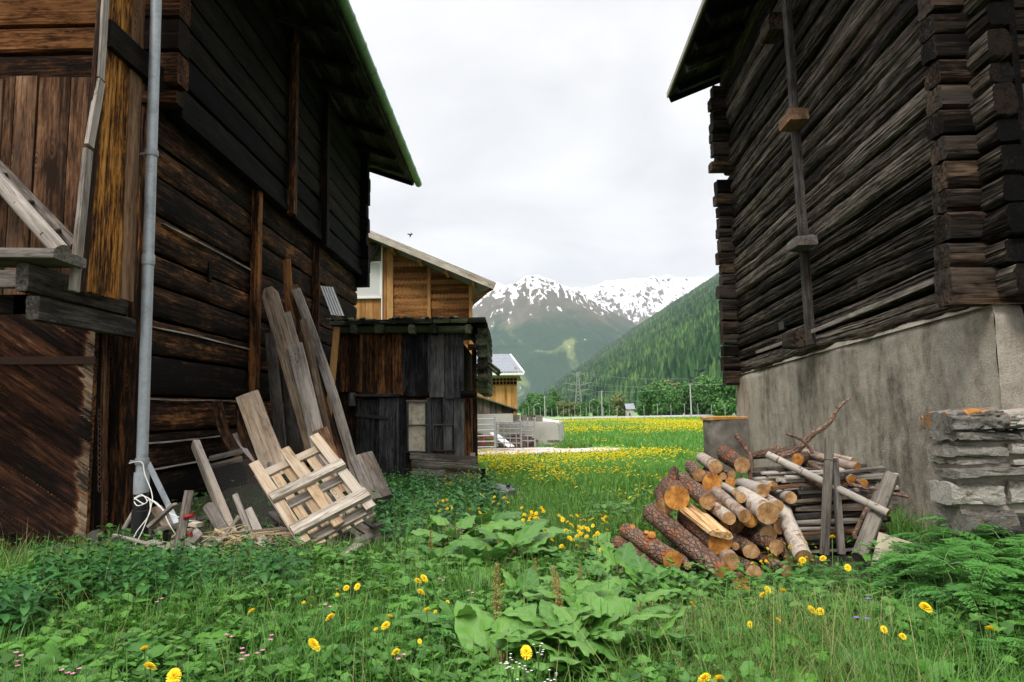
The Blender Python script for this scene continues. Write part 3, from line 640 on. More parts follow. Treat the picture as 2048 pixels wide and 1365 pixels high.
for Y in (5.6, 7.2, 8.8, 10.3, 11.4, 12.6, 14.2, 15.6, 16.7):
    mb = MB(); s = np.linspace(.12, 5.8, 24)
    tube(mb, np.stack([EX-s, np.full(24, Y)+.06*np.sin(s*2), EZ-.13+SL*s+.02*np.sin(s*3)], -1), np.linspace(.075, .12, 24)*.95, 10, bark=.08); mb.build('rafter', M['raftwood'], roof)
mb = MB(); timber(mb, (EX+.02, 17.49, EZ-.05), (EX-6.2, 17.49, EZ-.05+SL*6.2), .03, .17, nl=8); mb.build('verge_board', M['dark'], roof)
mb = MB(); timber(mb, (EX+.03, 4.6, EZ-.04), (EX+.03, 17.47, EZ-.04), .03, .15, nl=10); mb.build('eave_board', M['raftwood'], roof)
mb = MB(); gy = np.linspace(4.6, 17.62, 40); tube(mb, np.stack([np.full(40, EX+.14), gy, np.full(40, EZ-.035)], -1), .088, 16); gut = mb.build('gutter', M['green'], roof)
for Y in np.arange(5, 17.5, .82):
    mb = MB(); tube(mb, [(EX+.14, Y-.02, EZ-.035), (EX+.14, Y+.02, EZ-.035)], .097, 16); mb.build('gutter_bracket', M['green'], gut)
# downpipe
mb = MB(); pt, pb = P(314.5, -60, 6.5), P(283, 962, 6.5)
tube(mb, [pt+(pb-pt)*t for t in np.linspace(0, 1, 12)], .0505, 18); pipe = mb.build('downpipe', M['zinc'], barn)
def at_pipe(y): return pt+(pb-pt)*((y+60)/1022.)
for y, r_, hh, nm, mm in ((540, .0595, .05, 'pipe_joint', 'zinc'), (966, .068, .10, 'pipe_collar', 'zinc'), (326, .062, .03, 'pipe_clamp', 'zinc2'), (926, .062, .03, 'pipe_clamp', 'zinc2')):
    mb = MB(); c = at_pipe(y); tube(mb, [c+A(0, 0, hh), c+A(0, 0, .5*hh), c-A(0, 0, hh*.5), c-A(0, 0, hh)], [r_*.97, r_, r_, r_*.97], 18); mb.build(nm, M[mm], pipe)
for y in (326, 926):
    mb = MB(); c = at_pipe(y); tube(mb, [c+A(-.05, 0, 0), c+A(-.12, .02, 0)], .012, 8); mb.build('pipe_screw', M['zinc2'], pipe)
mb = MB(); c = at_pipe(980); tube(mb, [c, c-A(0, 0, .18), c-A(0, 0, .185), c-A(0, 0, .42)], [.066, .066, .074, .074], 18); mb.build('pipe_socket', M['blackp'], pipe)
# hidden sides
mb = MB(); box(mb, (LX-.26, 11.7, 4.2), (.06, 9.4, 8.0)); mb.build('inner_wall', M['black'], barn)
mb = MB(); box(mb, (-8.5, 16.5, 4), (9.2, .16, 8)); box(mb, (-13, 11.7, 3.6), (.16, 9.6, 7.2)); mb.build('rear_wall', M['dark'], barn)
mb = MB(); box(mb, (-9, 6.99, 1.6), (9.6, .1, 3.8)); mb.build('front_lower_wall', M['dark'], barn)

# ================================================================== RIGHT BARN
RK = .045
def RXY(Y, d=0.): return A(3.65+RK*Y+d, Y, 0)
hut = thing('log_storehouse', 'weathered grey log barn on the right standing on a plastered base', 'barn', (4.1, 9, 0))
mb = MB(); z = 0.; k = 0
while z < 6.4:
    h = rng.uniform(.20, .30); e = rng.uniform(-.05, .06)
    p0, p1 = RXY(5.2+e*.5+.04*(k % 2), .1), RXY(13.0+e*.5, .1)
    bulge = rng.uniform(-.022, .022); p0[0] += bulge; p1[0] += bulge+rng.uniform(-.01, .01)
    p0[2], p1[2] = 2.1+z+h/2, 1.88+z*1.0+h/2
    timber(mb, p0, p1, .2, h-.010, nl=170, nw=1, nh=20, rough=.010, crack=.017, cut=.10, cs=(.45, 24, 24), wob=.03, mi=0, capmi=1, belly=.034); z += h; k += 1
mb.build('log_wall', [M['rightlog'], M['black']], hut)
mb = MB(); z = -.02; k = 0
while z < 5.6:
    h = rng.uniform(.20, .25); e = rng.uniform(-.02, .02); big = k in (13, 17)
    yy = 5.62+rng.uniform(-.015, .015)
    if k == 0: h = .33
    zc_ = 2.06+z+h/2; l0 = float(np.interp(zc_, [2.1, 4.2], [P(1908, 560, 5.5)[0], P(1880, 130, 5.5)[0]]))+e*.8-(.06 if big or k == 0 else 0)
    timber(mb, (l0, yy-(.07 if k == 0 or big else 0), 2.06+z+h/2), (11, yy, 2.06+z+h/2), .24, h-.012, nl=70, nw=5, nh=7, rough=.012, crack=.02, cut=.08, cs=(.8, 20, 20), wob=.015, belly=.012); z += h; k += 1
mb.build('corner_heads', M['headlog'], hut)
mb = MB(); z = -.22; k = 0
while z < 5.6:
    h = rng.uniform(.19, .28); e = rng.uniform(-.05, .05)
    if not 3.55 < z < 3.75:
        X1 = P(1441, 600, 12.8)[0]+e*.7-(.05 if k in (1, 7, 15, 19) else 0)
        timber(mb, (X1, 12.8, 1.9+z+h/2), (10.5, 12.8, 1.9+z+h/2), .24, h-.006, nl=40, nw=4, nh=6, rough=.018, crack=.02, cut=.08)
    z += h; k += 1
for x, y, ww in ((1440, 254, .34), (1437, 335, .3)):
    p = P(x, y, 12.6); timber(mb, p-A(.16, 0, 0), p+A(.3, 0, 0), .26, .17, nl=5, rough=.01)
mb.build('far_heads', M['headlog'], hut)
mb = MB(); timber(mb, RXY(5.3, .26)+A(0, 0, 5), RXY(12.9, .26)+A(0, 0, 5), .06, 6.6, nl=2); mb.build('inner_wall', M['black'], hut)
# plastered base
M['plaster'] = None
def plasterm():
    m, nt, bs = mat('rough_grey_plaster'); g = attr(nt, 'gc').outputs['Vector']
    a = noise(nt, g, (1, 1, .45), 1.3, 7, .68, .5); b = noise(nt, g, (1, 1, .18), 3.2, 6, .65, .3); c = noise(nt, g, (1, 1, 1), 55, 4, .7); d = noise(nt, g, (1, 1, 1), 7, 6, .75)
    f = math_(nt, 'ADD', math_(nt, 'MULTIPLY', a.outputs['Fac'], .5), math_(nt, 'MULTIPLY', b.outputs['Fac'], .35)); f = math_(nt, 'ADD', f, math_(nt, 'MULTIPLY', d.outputs['Fac'], .28)); f = math_(nt, 'ADD', math_(nt, 'MULTIPLY', math_(nt, 'SUBTRACT', f, .565), 2.0), .545)
    col = ramp(nt, [(.36, (.15, .128, .10)), (.50, (.33, .29, .235)), (.62, (.45, .405, .335)), (.78, (.53, .49, .415))], f).outputs[0]
    col = mix(nt, math_(nt, 'MULTIPLY', mrange(nt, c.outputs['Fac'], .3, .7, 1, 0), .35), col, (.10, .09, .08))
    L(nt, col, bs.inputs['Base Color']); bs.inputs['Roughness'].default_value = .95; bs.inputs['Specular IOR Level'].default_value = .15
    bump(nt, bs, math_(nt, 'ADD', c.outputs['Fac'], math_(nt, 'MULTIPLY', d.outputs['Fac'], 1.2)), .8, .014); return m
M['plaster'] = plasterm()
def plaster(mb, p0, p1, z0, zt0, zt1, nx, nz, nv, seed):
    t = np.linspace(0, 1, nx); s = np.linspace(0, 1, nz); T, S_ = np.meshgrid(t, s, indexing='ij')
    X = p0[0]+(p1[0]-p0[0])*T; Y = p0[1]+(p1[1]-p0[1])*T; top = zt0+(zt1-zt0)*T+.16*(n2(T*9, T*0, seed)-.5)+.05*(n2(T*40, T*0, seed)-.5)
    Z = z0+(top-z0)*S_; d = .05*(n2(T*7, S_*3, seed, 5)-.5)+.022*(n2(T*40, S_*16, seed+2, 4)-.5)-.05*np.clip((S_-.965)/.035, 0, 1)
    V = np.stack([X+nv[0]*d, Y+nv[1]*d, Z], -1); i, j = np.meshgrid(np.arange(nx-1), np.arange(nz-1), indexing='ij'); k = i*nz+j
    mb.add(V.reshape(-1, 3), np.stack([k, k+nz, k+nz+1, k+1], -1).reshape(-1, 4), None, .5)
mb = MB(); a, b = RXY(13.0, -.01), RXY(5.46, -.01)
plaster(mb, a, b, -.5, 1.90, 2.12, 150, 50, (-1, 0), 3); plaster(mb, b, A(11, 5.46, 0), -.5, 2.10, 2.10, 90, 40, (0, -1), 9)
plaster(mb, A(11, 13.0, 0), a, -.5, 1.9, 1.9, 20, 10, (0, 1), 5)
mb.build('plaster_base', M['plaster'], hut)
mb = MB(); quad(mb, RXY(5.4, -.02)+A(0, 0, 2.05), RXY(13, -.02)+A(0, 0, 1.87), A(11, 13, 1.87), A(11, 5.4, 2.05)); mb.build('sill_bed', M['plaster'], hut)
# brace with its blocks
mb = MB(); timber(mb, XP(1622, 690, 3.50, RK), XP(1566, -90, 3.50, RK), .09, .135, up=(0, 1, 0), nl=40, nw=3, nh=4, rough=.006, crack=.006, wob=.015); br = mb.build('brace_post', M['greyd'], hut)
for (x, y, d, ln, hh, mm) in ((1546, 57, 3.46, .40, .27, 'headlog'), (1587, 240, 3.40, .40, .17, 'brownb'), (1603, 488, 3.40, .40, .14, 'greyd'), (1592, 680, 3.44, .38, .24, 'headlog')):
    p = XP(x, y, d, RK); mb = MB(); timber(mb, p-A(RK, 1, 0)*ln/2, p+A(RK, 1, 0)*ln/2, .26, hh, nl=8, nw=3, nh=4, rough=.012, crack=.012); mb.build('brace_block', M[mm], br)
mb = MB(); p, q = XP(1513, 705, 3.53, RK), XP(1906, 545, 3.50, RK)
timber(mb, p, q, .02, .052, nl=30, rough=.002, bend=(-.02, 0, -.03)); mb.build('batten', M['silver'], hut)
for x, y in ((1725, 566), (1563, 652)):
    mb = MB(); p = XP(x, y, 3.63, RK); box(mb, p+A(.02, 0, 0), (.05, .2, .12)); mb.build('peg_hole', M['blackp'], hut)
# roof
mu, mt = MB(), MB(); slope_roof(mu, mt, 2.75, 7.70, .40, 1, 3.0, 13.55, kx=RK, run=5.6)
ro = mt.build('roof', M['slateroof'], hut, smooth=False); mu.build('roof_boards', M['raftwood'], ro)
for Y in np.arange(3.6, 13.4, .78):
    mb = MB(); Y += rng.uniform(-.08, .08); timber(mb, (2.75+RK*Y+.06, Y, 7.62), (2.75+RK*Y+5.4, Y, 7.62+.40*5.34), .12, .15, nl=8, rough=.01); mb.build('rafter', M['raftwood'], ro)
mb = MB(); timber(mb, (2.75+RK*3-.05, 3, 7.73), (2.75+RK*13.55-.05, 13.55, 7.73), .03, .10, nl=12, rough=.003); mb.build('eave_strip', M['silver'], ro)
mb = MB(); timber(mb, (2.75+RK*13.55, 13.57, 7.66), (2.75+RK*13.55+5.6, 13.57, 7.66+.4*5.6), .03, .16, nl=8, rough=.004); mb.build('verge_board', M['raftwood'], ro)
mb = MB(); quad(mb, A(8.5, 3, 9.98), A(8.9, 13.55, 9.98), A(13.5, 13.55, 8.0), A(13.5, 3, 8.0)); mb.build('rear_roof', M['slateroof'], hut)
mb = MB(); box(mb, (11, 9.2, 4), (.2, 7.6, 8)); mb.build('rear_wall', M['dark'], hut)
# concrete stub at the far corner
stub = thing('concrete_pillar', 'stubby concrete pillar with orange lichen at the far end of the plastered wall', 'pillar', (3.9, 12.4, 0))
def stub_():
    x0, x1 = P(1416, 850, 12.3)[0], 4.3; z1 = P(1440, 839, 12.3)[2]
    mb = MB(); timber(mb, ((x0+x1)/2, 12.5, -.3), ((x0+x1)/2, 12.5, z1), x1-x0, .45, up=(0, 1, 0), nl=24, nw=10, nh=8, rough=.02, crack=.02, cut=.1, cs=(6, 6, 6)); mb.build('shaft', M['concd'], stub)
    mb = MB(); timber(mb, (x0-.02, 12.5, z1+.015), (x1, 12.5, z1+.015), .46, .05, nl=14, nw=5, rough=.025); mb.build('lichen_top', M['lichen'], stub)
M['lichen'] = plain('orange_lichen_stone', (.42, .40, .37), .9, 0, .2, 9, .5, .01, var2=(.50, .20, .03), v2=(.42, .56), sc2=5)
stub_()
# rubble wall on the right
M['rubble'] = stonem('pale_rubble_stone', [(.06, .055, .05), (.22, .205, .18), (.38, .355, .31), (.52, .495, .44)])
M['mortar'] = plain('lime_mortar', (.30, .265, .215), .95, 0, .25, 14, .9, .02, var2=(.10, .08, .06), v2=(.58, .7), sc2=5)
def rubble():
    rt = thing('stone_wall', 'rough pale rubble stone wall with orange lichen on its top', 'wall', (3.4, 4.6, 0))
    Yw = 4.62; z1 = P(1960, 862, Yw)[2]; mb = MB(); r = np.random.default_rng(12)
    z = -.25
    while z < z1-.02:
        h = min(r.choice([.06, .09, .12, .16, .21])*r.uniform(.85, 1.15), z1-z+.01); x = P(1874+(1-(z/z1))*6, 900, Yw)[0]+r.uniform(.10, .15)
        while x < 6.2:
            l = r.uniform(.14, .48)*(1.2 if h < .12 else .8); ti = r.uniform(-.03, .03); yo = r.uniform(-.05, .04); yw_ = r.uniform(-.03, .03); hh = h*r.uniform(.78, .97)
            timber(mb, (x, Yw+.16+yo-yw_, z+hh/2-ti*l), (x+l, Yw+.16+yo+yw_, z+hh/2+ti*l), .30, hh, nl=14, nw=5, nh=8, rough=.014, crack=.016, cut=r.uniform(.12, .4), cs=(8, 22, 22), wob=.02, taper=r.uniform(.8, 1.1)); x += l+r.uniform(.008, .03)
        z += h
    # the wall's short end, looking along the path
    mb.build('stonework', M['rubble'], rt)
    mb = MB(); x0 = P(1876, 900, Yw)[0]+.12; timber(mb, (x0+.05, Yw+.245, .42), (6.2, Yw+.245, .42), .34, z1*2-.9, nl=90, nw=5, nh=36, rough=.035, crack=.02, cs=(7, 7, 7)); mb.build('mortar', M['mortar'], rt)
    mb = MB(); xl, xr = P(1871, 840, Yw)[0]+.12, 6.2; zc = (z1+P(1960, 822, Yw)[2])/2; hh = P(1960, 822, Yw)[2]-z1
    [timber(mb, (xl+a, Yw+.19, zc+d), (xl+b, Yw+.17+d, zc+d2), .44, hh*k, nl=34, nw=12, nh=12, rough=.03, crack=.022, cut=.7, cs=(9, 24, 24), wob=.04) for a, b, d, d2, k in ((0, .36, -.02, .0, 1.15), (.34, .86, .01, .02, 1.0), (.85, 1.3, .0, -.01, .9), (1.3, 1.9, .02, .0, 1.1), (1.9, 3.3, 0, .02, 1.))]
    mb.build('cap_stone', M['capstone'], rt)
M['capstone'] = stonem('lichen_capstone', [(.10, .09, .08), (.30, .28, .25), (.46, .43, .38), (.60, .56, .50)], (.56, .24, .04))
rubble()
# ================================================================== SMALL SHED
def panel(mb, p0, p1, z0, za, zb, bw, horiz=False, nu=40, nv=30, dep=.008, mi=0, slope=0.):
    p0, p1 = A(*p0), A(*p1); d = p1-p0; d[2] = 0; Ln = np.linalg.norm(d); d = d/Ln; n = A(d[1], -d[0], 0)
    T, S_ = np.meshgrid(np.linspace(0, 1, nu), np.linspace(0, 1, nv), indexing='ij')
    top = za+(zb-za)*T; Z = z0+(top-z0)*S_; u, v = (T*Ln, Z) if not horiz else (Z, T*Ln)
    t = (u/bw) % 1; idx = np.floor(u/bw); rvv = _h(idx, idx*0, idx*0, int(abs(z0*7+Ln*13)))
    off = -dep*np.clip(1-np.minimum(t, 1-t)*9, 0, 1)+dep*.4*(rvv-.5)
    V = p0[None, None]*[1, 1, 0]+d*(T*Ln)[..., None]+n*off[..., None]; V[..., 2] = Z
    G = np.stack([v+rvv*20, u, rvv*9], -1); i, j = np.meshgrid(np.arange(nu-1), np.arange(nv-1), indexing='ij'); k = i*nv+j
    mb.add(V.reshape(-1, 3), np.stack([k, k+nv, k+nv+1, k+1], -1).reshape(-1, 4), G.reshape(-1, 3), rvv.ravel(), mi)
def vboard(mb, x0, x1, yt, yb, Y, th=.03, mi=0, nl=16, rough=.004, dx=0, **k):
    a, b = P(x0, (yt+yb)/2, Y), P(x1, (yt+yb)/2, Y); c = (a[0]+b[0])/2; zt, zb = P((x0+x1)/2, yt, Y)[2], P((x0+x1)/2, yb, Y)[2]
    timber(mb, (c, Y, zb), (c+dx, Y, zt), abs(b[0]-a[0])-.006, th, up=(0, 1, 0), nl=nl, nw=4, nh=1, rough=rough, mi=mi, cut=.2, **k)
def hboard(mb, x0, x1, y0, y1, Y, th=.03, mi=0, nl=12, dz=0, **k):
    a, b = P(x0, (y0+y1)/2, Y), P(x1, (y0+y1)/2+dz, Y); h = abs(P(x0, y0, Y)[2]-P(x0, y1, Y)[2])
    timber(mb, a, b, th, h, nl=nl, nw=1, nh=4, rough=.004, mi=mi, cut=.2, **k)
SY = 12.4
shed = thing('garden_shed', 'small lean-to shed of blackened upright boards with a mossy flat roof', 'shed', (-2, SY, 0))
mb = MB(); xs = [674, 722, 752, 783, 807, 858, 889, 928]
for k in range(7): vboard(mb, xs[k], xs[k+1], 664, 784+k*2.2, SY-.03*(k % 2), mi=(0, 0, 0, 1, 2, 2, 2)[k])
for x in (722, 752, 783, 807, 858): vboard(mb, x-3, x+3, 668, 785, SY-.05, .02, mi=0 if x < 800 else 2, nl=10)
mb.build('upper_wall', [M['shedbrown'], M['orange'], M['charcoal']], shed)
mb = MB()
for a, b, m_ in ((796, 816, 0), (852, 864, 0), (864, 886, 0), (886, 908, 0), (908, 930, 0), (930, 944, 1)): vboard(mb, a, b, 796, 990, SY+.05, mi=m_)
vboard(mb, 676, 712, 780, 985, SY+.10, mi=1); vboard(mb, 944, 956, 690, 985, SY+.12, .1, mi=1)
mb.build('lower_wall', [M['charcoal'], M['orange']], shed)
mb = MB(); vboard(mb, 712, 757, 800, 990, SY+.02); vboard(mb, 757, 792, 797, 990, SY+.01); d = mb.build('door', M['charcoal'], shed)
mb = MB(); hboard(mb, 711, 776, 826, 833, SY-.02, .012, dz=8); mb.build('hinge', M['iron'], d)
mb = MB(); box(mb, P(786, 900, SY-.02), (.03, .02, .05)); mb.build('latch', M['iron'], d)
mb = MB(); hboard(mb, 700, 800, 787, 795, SY-.06, .08); vboard(mb, 696, 712, 786, 812, SY-.04, .12); vboard(mb, 792, 799, 796, 985, SY-.01, .05); mb.build('door_frame', M['charcoal'], shed)
wn = None
mb = MB(); vboard(mb, 813, 818, 803, 906, SY, .04, nl=6); vboard(mb, 850, 855, 803, 906, SY, .04, nl=6); hboard(mb, 813, 855, 800, 806, SY-.01, .04, nl=4); hboard(mb, 815, 856, 849, 853, SY-.02, .03, nl=4); hboard(mb, 813, 855, 903, 907, SY-.01, .04, nl=4); wn = mb.build('window', M['greyd'], shed)
mb = MB(); box(mb, P(834, 854, SY+.03), (P(851, 850, SY)[0]-P(817, 850, SY)[0], .015, P(830, 804, SY)[2]-P(830, 905, SY)[2])); mb.build('blanked_pane', M['beige'], wn)
mb = MB(); box(mb, P(832, 888, SY+.015), (.27, .012, .24)); mb.build('patch_board', M['tanboard'] if 'tanboard' in M else M['beige'], wn)
mb = MB(); hboard(mb, 865, 908, 848, 852, SY, .05, nl=5); hboard(mb, 865, 911, 900, 904, SY, .05, nl=5); vboard(mb, 865, 868, 852, 900, SY+.01, .03, nl=5); vboard(mb, 905, 908, 852, 900, SY+.01, .03, nl=5); mb.build('hatch_frame', M['greyd'], shed)
mb = MB(); vboard(mb, 868, 887, 852, 901, SY+.015, .03); vboard(mb, 887, 905, 852, 901, SY+.015, .03); mb.build('hatch', M['charcoal'], shed)
zr = P(820, 642, SY-.3)[2]
mb = MB(); xl, xr = P(664, 650, SY)[0], P(972, 650, SY)[0]
for k in range(9): timber(mb, (xl+(xr-xl)*(k+.03)/9, SY-.32+rng.uniform(-.02, .02), zr-.02), (xl+(xr-xl)*(k+.97)/9, SY-.32+rng.uniform(-.02, .02), zr-.02), .04, .07, nl=6, rough=.008)
timber(mb, (xl, SY+1.4, zr), (xr, SY+1.4, zr+.02), 3.3, .07, nl=10, nw=8, rough=.006); roof_s = mb.build('roof', M['mossy'], shed)
mb = MB(); hboard(mb, 668, 945, 651, 668, SY-.12, .14, nl=20); mb.build('roof_beam', M['mossy'], roof_s)
for x in (705, 757, 822, 867, 936):
    mb = MB(); p = P(x, 658, SY-.42); timber(mb, p, p+A(0, 2.5, .06), .10 if x != 757 else .16, .16, nl=8, nw=3, nh=3, rough=.012, cut=.1); mb.build('rafter', M['mossy'], roof_s)
mb = MB()
for k in range(150):
    x = rng.uniform(xl, xr); y = SY-.3+rng.uniform(-.03, .4); s = rng.uniform(.02, .06)
    if n2(np.array([x*3.]), np.array([.3]), 2, 2)[0] > .40: timber(mb, (x-s, y, zr+.035+s*.25), (x+s, y+rng.uniform(-.03, .03), zr+.035+s*.3), s*1.6, s*1.1, nl=3, nw=2, nh=2, rough=.012, cut=.8)
mb.build('moss_clump', M['mossy'], roof_s)['kind'] = 'stuff'
mb = MB(); xa, xb = P(950, 700, SY)[0], P(972, 700, SY)[0]; zz0, zz1 = P(960, 786, SY)[2], zr-.02
for k in range(12):
    z = zz0+(zz1-zz0)*(k+.5)/12; e = rng.uniform(-.02, .02)
    timber(mb, ((xa+xb)/2+.03+e, SY-.12+rng.uniform(-.06, .05), z), ((xa+xb)/2+.03, SY+2.8, z), xb-xa, .125, nl=14, nh=3, rough=.016, cut=.2, twist=.05)
mb.build('side_shingles', M['mossy'], shed)
mb = MB(); timber(mb, P(962, 716, SY+.5), P(998, 746, SY-.3), .11, .11, nl=8, rough=.012, cut=.6); mb.build('stay_beam', M['mossy'], shed)
mb = MB(); hboard(mb, 922, 953, 781, 798, SY-.12, .16, nl=5); mb.build('corner_block', M['dark'], shed); mb = MB(); hboard(mb, 936, 955, 688, 702, SY-.1, .16, nl=5); mb.build('corner_block', M['dark'], shed)
mb = MB(); box(mb, (-2.05, SY+1.5, 1.3), (2.3, 2.6, 2.5)); mb.build('inner_wall', M['dark'], shed)

# ---- things leaning about the shed and barn
def lean(name, label, cat, top, bot, Yt, Yb, wpx, th, m, group=None, nl=22, bend=None, tip=0., rough=.005, taper=1., twist=0., crack=0., roll=0.):
    a, b = P(*bot, Yb), P(*top, Yt); ax = nrm(b-a); rt = A(1, roll, 0); up = nrm(rt-ax*np.dot(rt, ax))
    mb = MB(); timber(mb, a, b, th, wpx*1.18*(Yt+Yb)/2/F, up=up, nl=nl, nw=2, nh=5, rough=rough, tip=tip, bend=bend, taper=taper, twist=twist, crack=crack, cut=.25)
    return tag(mb.build(name, m, loc=a), label, cat, group)
GB = 'old boards leaning on the log barn'
lean('board', 'wide tan plank with pointed top, tallest of the front leaning boards', 'board', (536, 576), (640, 935), 9.6, 8.9, 30, .05, M['tan'], GB, tip=.5, taper=1.0)
lean('board', 'pale plank standing close behind the pointed tan plank', 'board', (568, 628), (655, 930), 9.9, 9.2, 24, .04, M['tan'], GB)
lean('board', 'silver grey plank with square top in the middle of the leaning boards', 'board', (590, 690), (648, 935), 9.3, 8.8, 27, .05, M['silver'], GB)
lean('batten', 'dark reddish brown batten standing upright against the barn wall', 'batten', (573, 520), (586, 720), 10.9, 10.5, 15, .04, M['orange'], GB)
lean('board', 'long narrow grey plank slanting furthest right of the leaning boards', 'board', (592, 580), (722, 990), 10.3, 9.3, 17, .06, M['silver'], GB, bend=(.05, 0, 0))
lean('board', 'long split brown plank left of the longest grey plank', 'board', (586, 572), (700, 975), 10.4, 9.4, 17, .05, M['tanbrown'] if 'tanbrown' in M else M['brownb'], GB, bend=(-.06, 0, 0))
lean('beam', 'dull grey squared beam half hidden behind the pointed tan plank', 'beam', (540, 668), (566, 935), 9.9, 9.6, 20, .1, M['greyd'], GB)
lean('beam', 'dark mouldy beam standing between the grey beam and the silver plank', 'beam', (572, 640), (596, 940), 10.2, 9.8, 30, .1, M['dull'] if 'dull' in M else M['greyd'], GB)
lean('board', 'thick short tan plank with ragged top in front of the barn wall post', 'board', (494, 790), (556, 955), 8.4, 7.6, 40, .05, M['tan'], GB, rough=.008)
lean('stave', 'curved brown stave left of the thick tan plank', 'stave', (484, 798), (520, 945), 8.5, 7.7, 15, .05, M['orange'], GB, bend=(-.10, 0, .03))
lean('stave', 'curved charred stave nearest the wire frame', 'stave', (436, 806), (525, 955), 8.5, 7.4, 18, .05, M['dark'], GB, bend=(-.10, 0, -.05), rough=.008)
lean('stave', 'thin grey stave crossing behind the charred stave', 'stave', (472, 868), (535, 968), 8.2, 7.3, 13, .03, M['greyd'], GB, bend=(-.03, 0, 0))
lean('board', 'short broad grey board leaning right of the pallet', 'board', (722, 912), (760, 1000), 8.2, 7.6, 42, .06, M['greyd'], GB, rough=.006)
lean('batten', 'orange brown batten leaning at the left corner of the shed', 'batten', (674, 655), (648, 925), 12.2, 11.8, 12, .05, M['barnpost'], GB)
lean('stake', 'short grey stake standing in the scrap wood beside the white cord', 'stake', (379, 982), (352, 1118), 6.2, 6.0, 17, .035, M['silver'], None)
lean('stick', 'thin pale rounded stick leaning on the wire mesh', 'stick', (470, 990), (512, 1100), 6.5, 6.2, 10, .03, M['silver'], None)
lean('board', 'narrow grey offcut leaning left of the pallet', 'board', (494, 1020), (535, 1108), 6.5, 6.2, 18, .03, M['silver'], None)
lean('board', 'grey offcut with slanted pointed end in front of the wire frame', 'board', (414, 1008), (468, 1096), 6.6, 6.3, 20, .03, M['greyd'], None, tip=.6)
lean('board', 'light square offcut lying under the grey stake', 'board', (400, 1062), (350, 1110), 6.4, 6.3, 20, .03, M['silver'], None)
lean('metal_bar', 'thin grey metal bar leaning beside the downpipe socket', 'bar', (296, 926), (358, 1056), 7.0, 6.5, 9, .012, M['zinc'], None)
lean('board', 'brown edged plank lying at the foot of the downpipe', 'board', (312, 1016), (345, 1062), 6.9, 6.5, 20, .03, M['tan'], None)
lean('board', 'long grey plank lying along the foot of the barn wall', 'board', (445, 1030), (300, 1062), 7.3, 6.9, 20, .05, M['greyd'], None)
lean('board', 'warm brown plank close against the barn wall left of the reddish batten', 'board', (548, 640), (600, 930), 10.6, 10.2, 18, .04, M['barnwood'], GB)
lean('board', 'long tan batten crossing just right of the silver plank', 'board', (606, 640), (676, 960), 9.5, 9.0, 13, .05, M['tan'], GB)
lean('board', 'short split brown board behind the top of the pallet', 'board', (640, 860), (690, 985), 8.6, 8.0, 26, .04, M['brownb'], GB)
lean('board', 'grey narrow board between the wire frame and the thick tan plank', 'board', (520, 880), (566, 985), 8.0, 7.4, 14, .04, M['silver'], GB)
# wire mesh frame
wf = thing('mesh_panel', 'old wooden frame with rusty wire mesh leaning on the barn wall', 'frame', P(466, 1072, 6.6))
mb = MB(); a, b = P(466, 1075, 6.5), P(391, 888, 7.5); timber(mb, a, b, .08, .11, up=nrm(np.cross(b-a, A(0, 1, .5))), nl=20, nw=2, nh=3, rough=.006); mb.build('side_post', M['silver'], wf)
mb = MB()
for y in (0, 16): timber(mb, P(420, 918+y, 7.42), P(484, 902+y, 7.42), .04, .06, nl=10, rough=.008)
mb.build('top_rail', M['greyd'], wf)
mb = MB(); c = [P(424, 932, 7.38), P(500, 918, 7.42), P(565, 1040, 6.75), P(478, 1062, 6.6)]
for k in range(25):
    t = k/24; tube(mb, [c[0]*(1-t)+c[1]*t, c[3]*(1-t)+c[2]*t], .0026, 4, caps=False)
for k in range(36):
    t = k/35; tube(mb, [c[0]*(1-t)+c[3]*t, c[1]*(1-t)+c[2]*t], .0026, 4, caps=False)
mb.build('wire_mesh', M['iron'], wf)
# pallets
def pallet(label, BL, BR, TL, m1, m2, top=True):
    BL, BR, TL = A(*BL), A(*BR), A(*TL); a = BR-BL; v = TL-BL; W, H = np.linalg.norm(a), np.linalg.norm(v); a, v = a/W, v/H; v = nrm(v-a*np.dot(a, v)); n = nrm(np.cross(a, v))
    rt = thing('pallet', label, 'pallet', BL, 'wooden pallets left of the path')
    q = lambda s, t, d: BL+a*s*W+v*t*H+n*d
    def bd(nm, p0, p1, th, wd, m, up, nl=12):
        mb = MB(); timber(mb, p0, p1, th, wd, up=up, nl=nl, nw=2, nh=4, rough=.003, cut=.15); return mb.build(nm, m, rt)
    for k in range(6): s = .06+.88*k/5; bd('deck_board', q(s, .0, 0), q(s, 1.0+.01*(k % 2), 0), .02, .085, m1 if top else m2, a)
    for t, mm in ((.94, m1), (.5, m2), (.07, m2)): bd('cross_board', q(0, t, .025), q(1, t, .025), .022, .10, mm, v)
    for t, mm in ((.94, M['fresh']), (.5, m2), (.07, m2)):
        for s in (.05, .5, .95): bd('block', q(s-.05, t, .07), q(s+.05, t, .07), .07, .095, mm if top else m2, v, 3)
    for s in (.05, .5, .95): bd('skid_board', q(s, -.01, .118), q(s, 1.03, .118), .022, .095, m1, a)
    if top:
        for t, h in ((.53, .105), (.12, .125)): bd('face_board', q(-.02, t, .155), q(1.02, t, .155), .05, h, m2, v)
    return rt
M['palletg'] = wood('greyed_pallet_wood', [(.2, (.17, .14, .11)), (.45, (.34, .295, .24)), (.7, (.47, .42, .355)), (.92, (.56, .51, .44))], (.26, .23, .19), (.5, .75), knots=.5, fib=(1.2, 34.))
pallet('light wooden pallet tilted on its corner against the leaning boards', P(608, 1108, 5.75), P(752, 1030, 6.05), P(508, 952, 6.45), M['pallet'], M['palletg'])
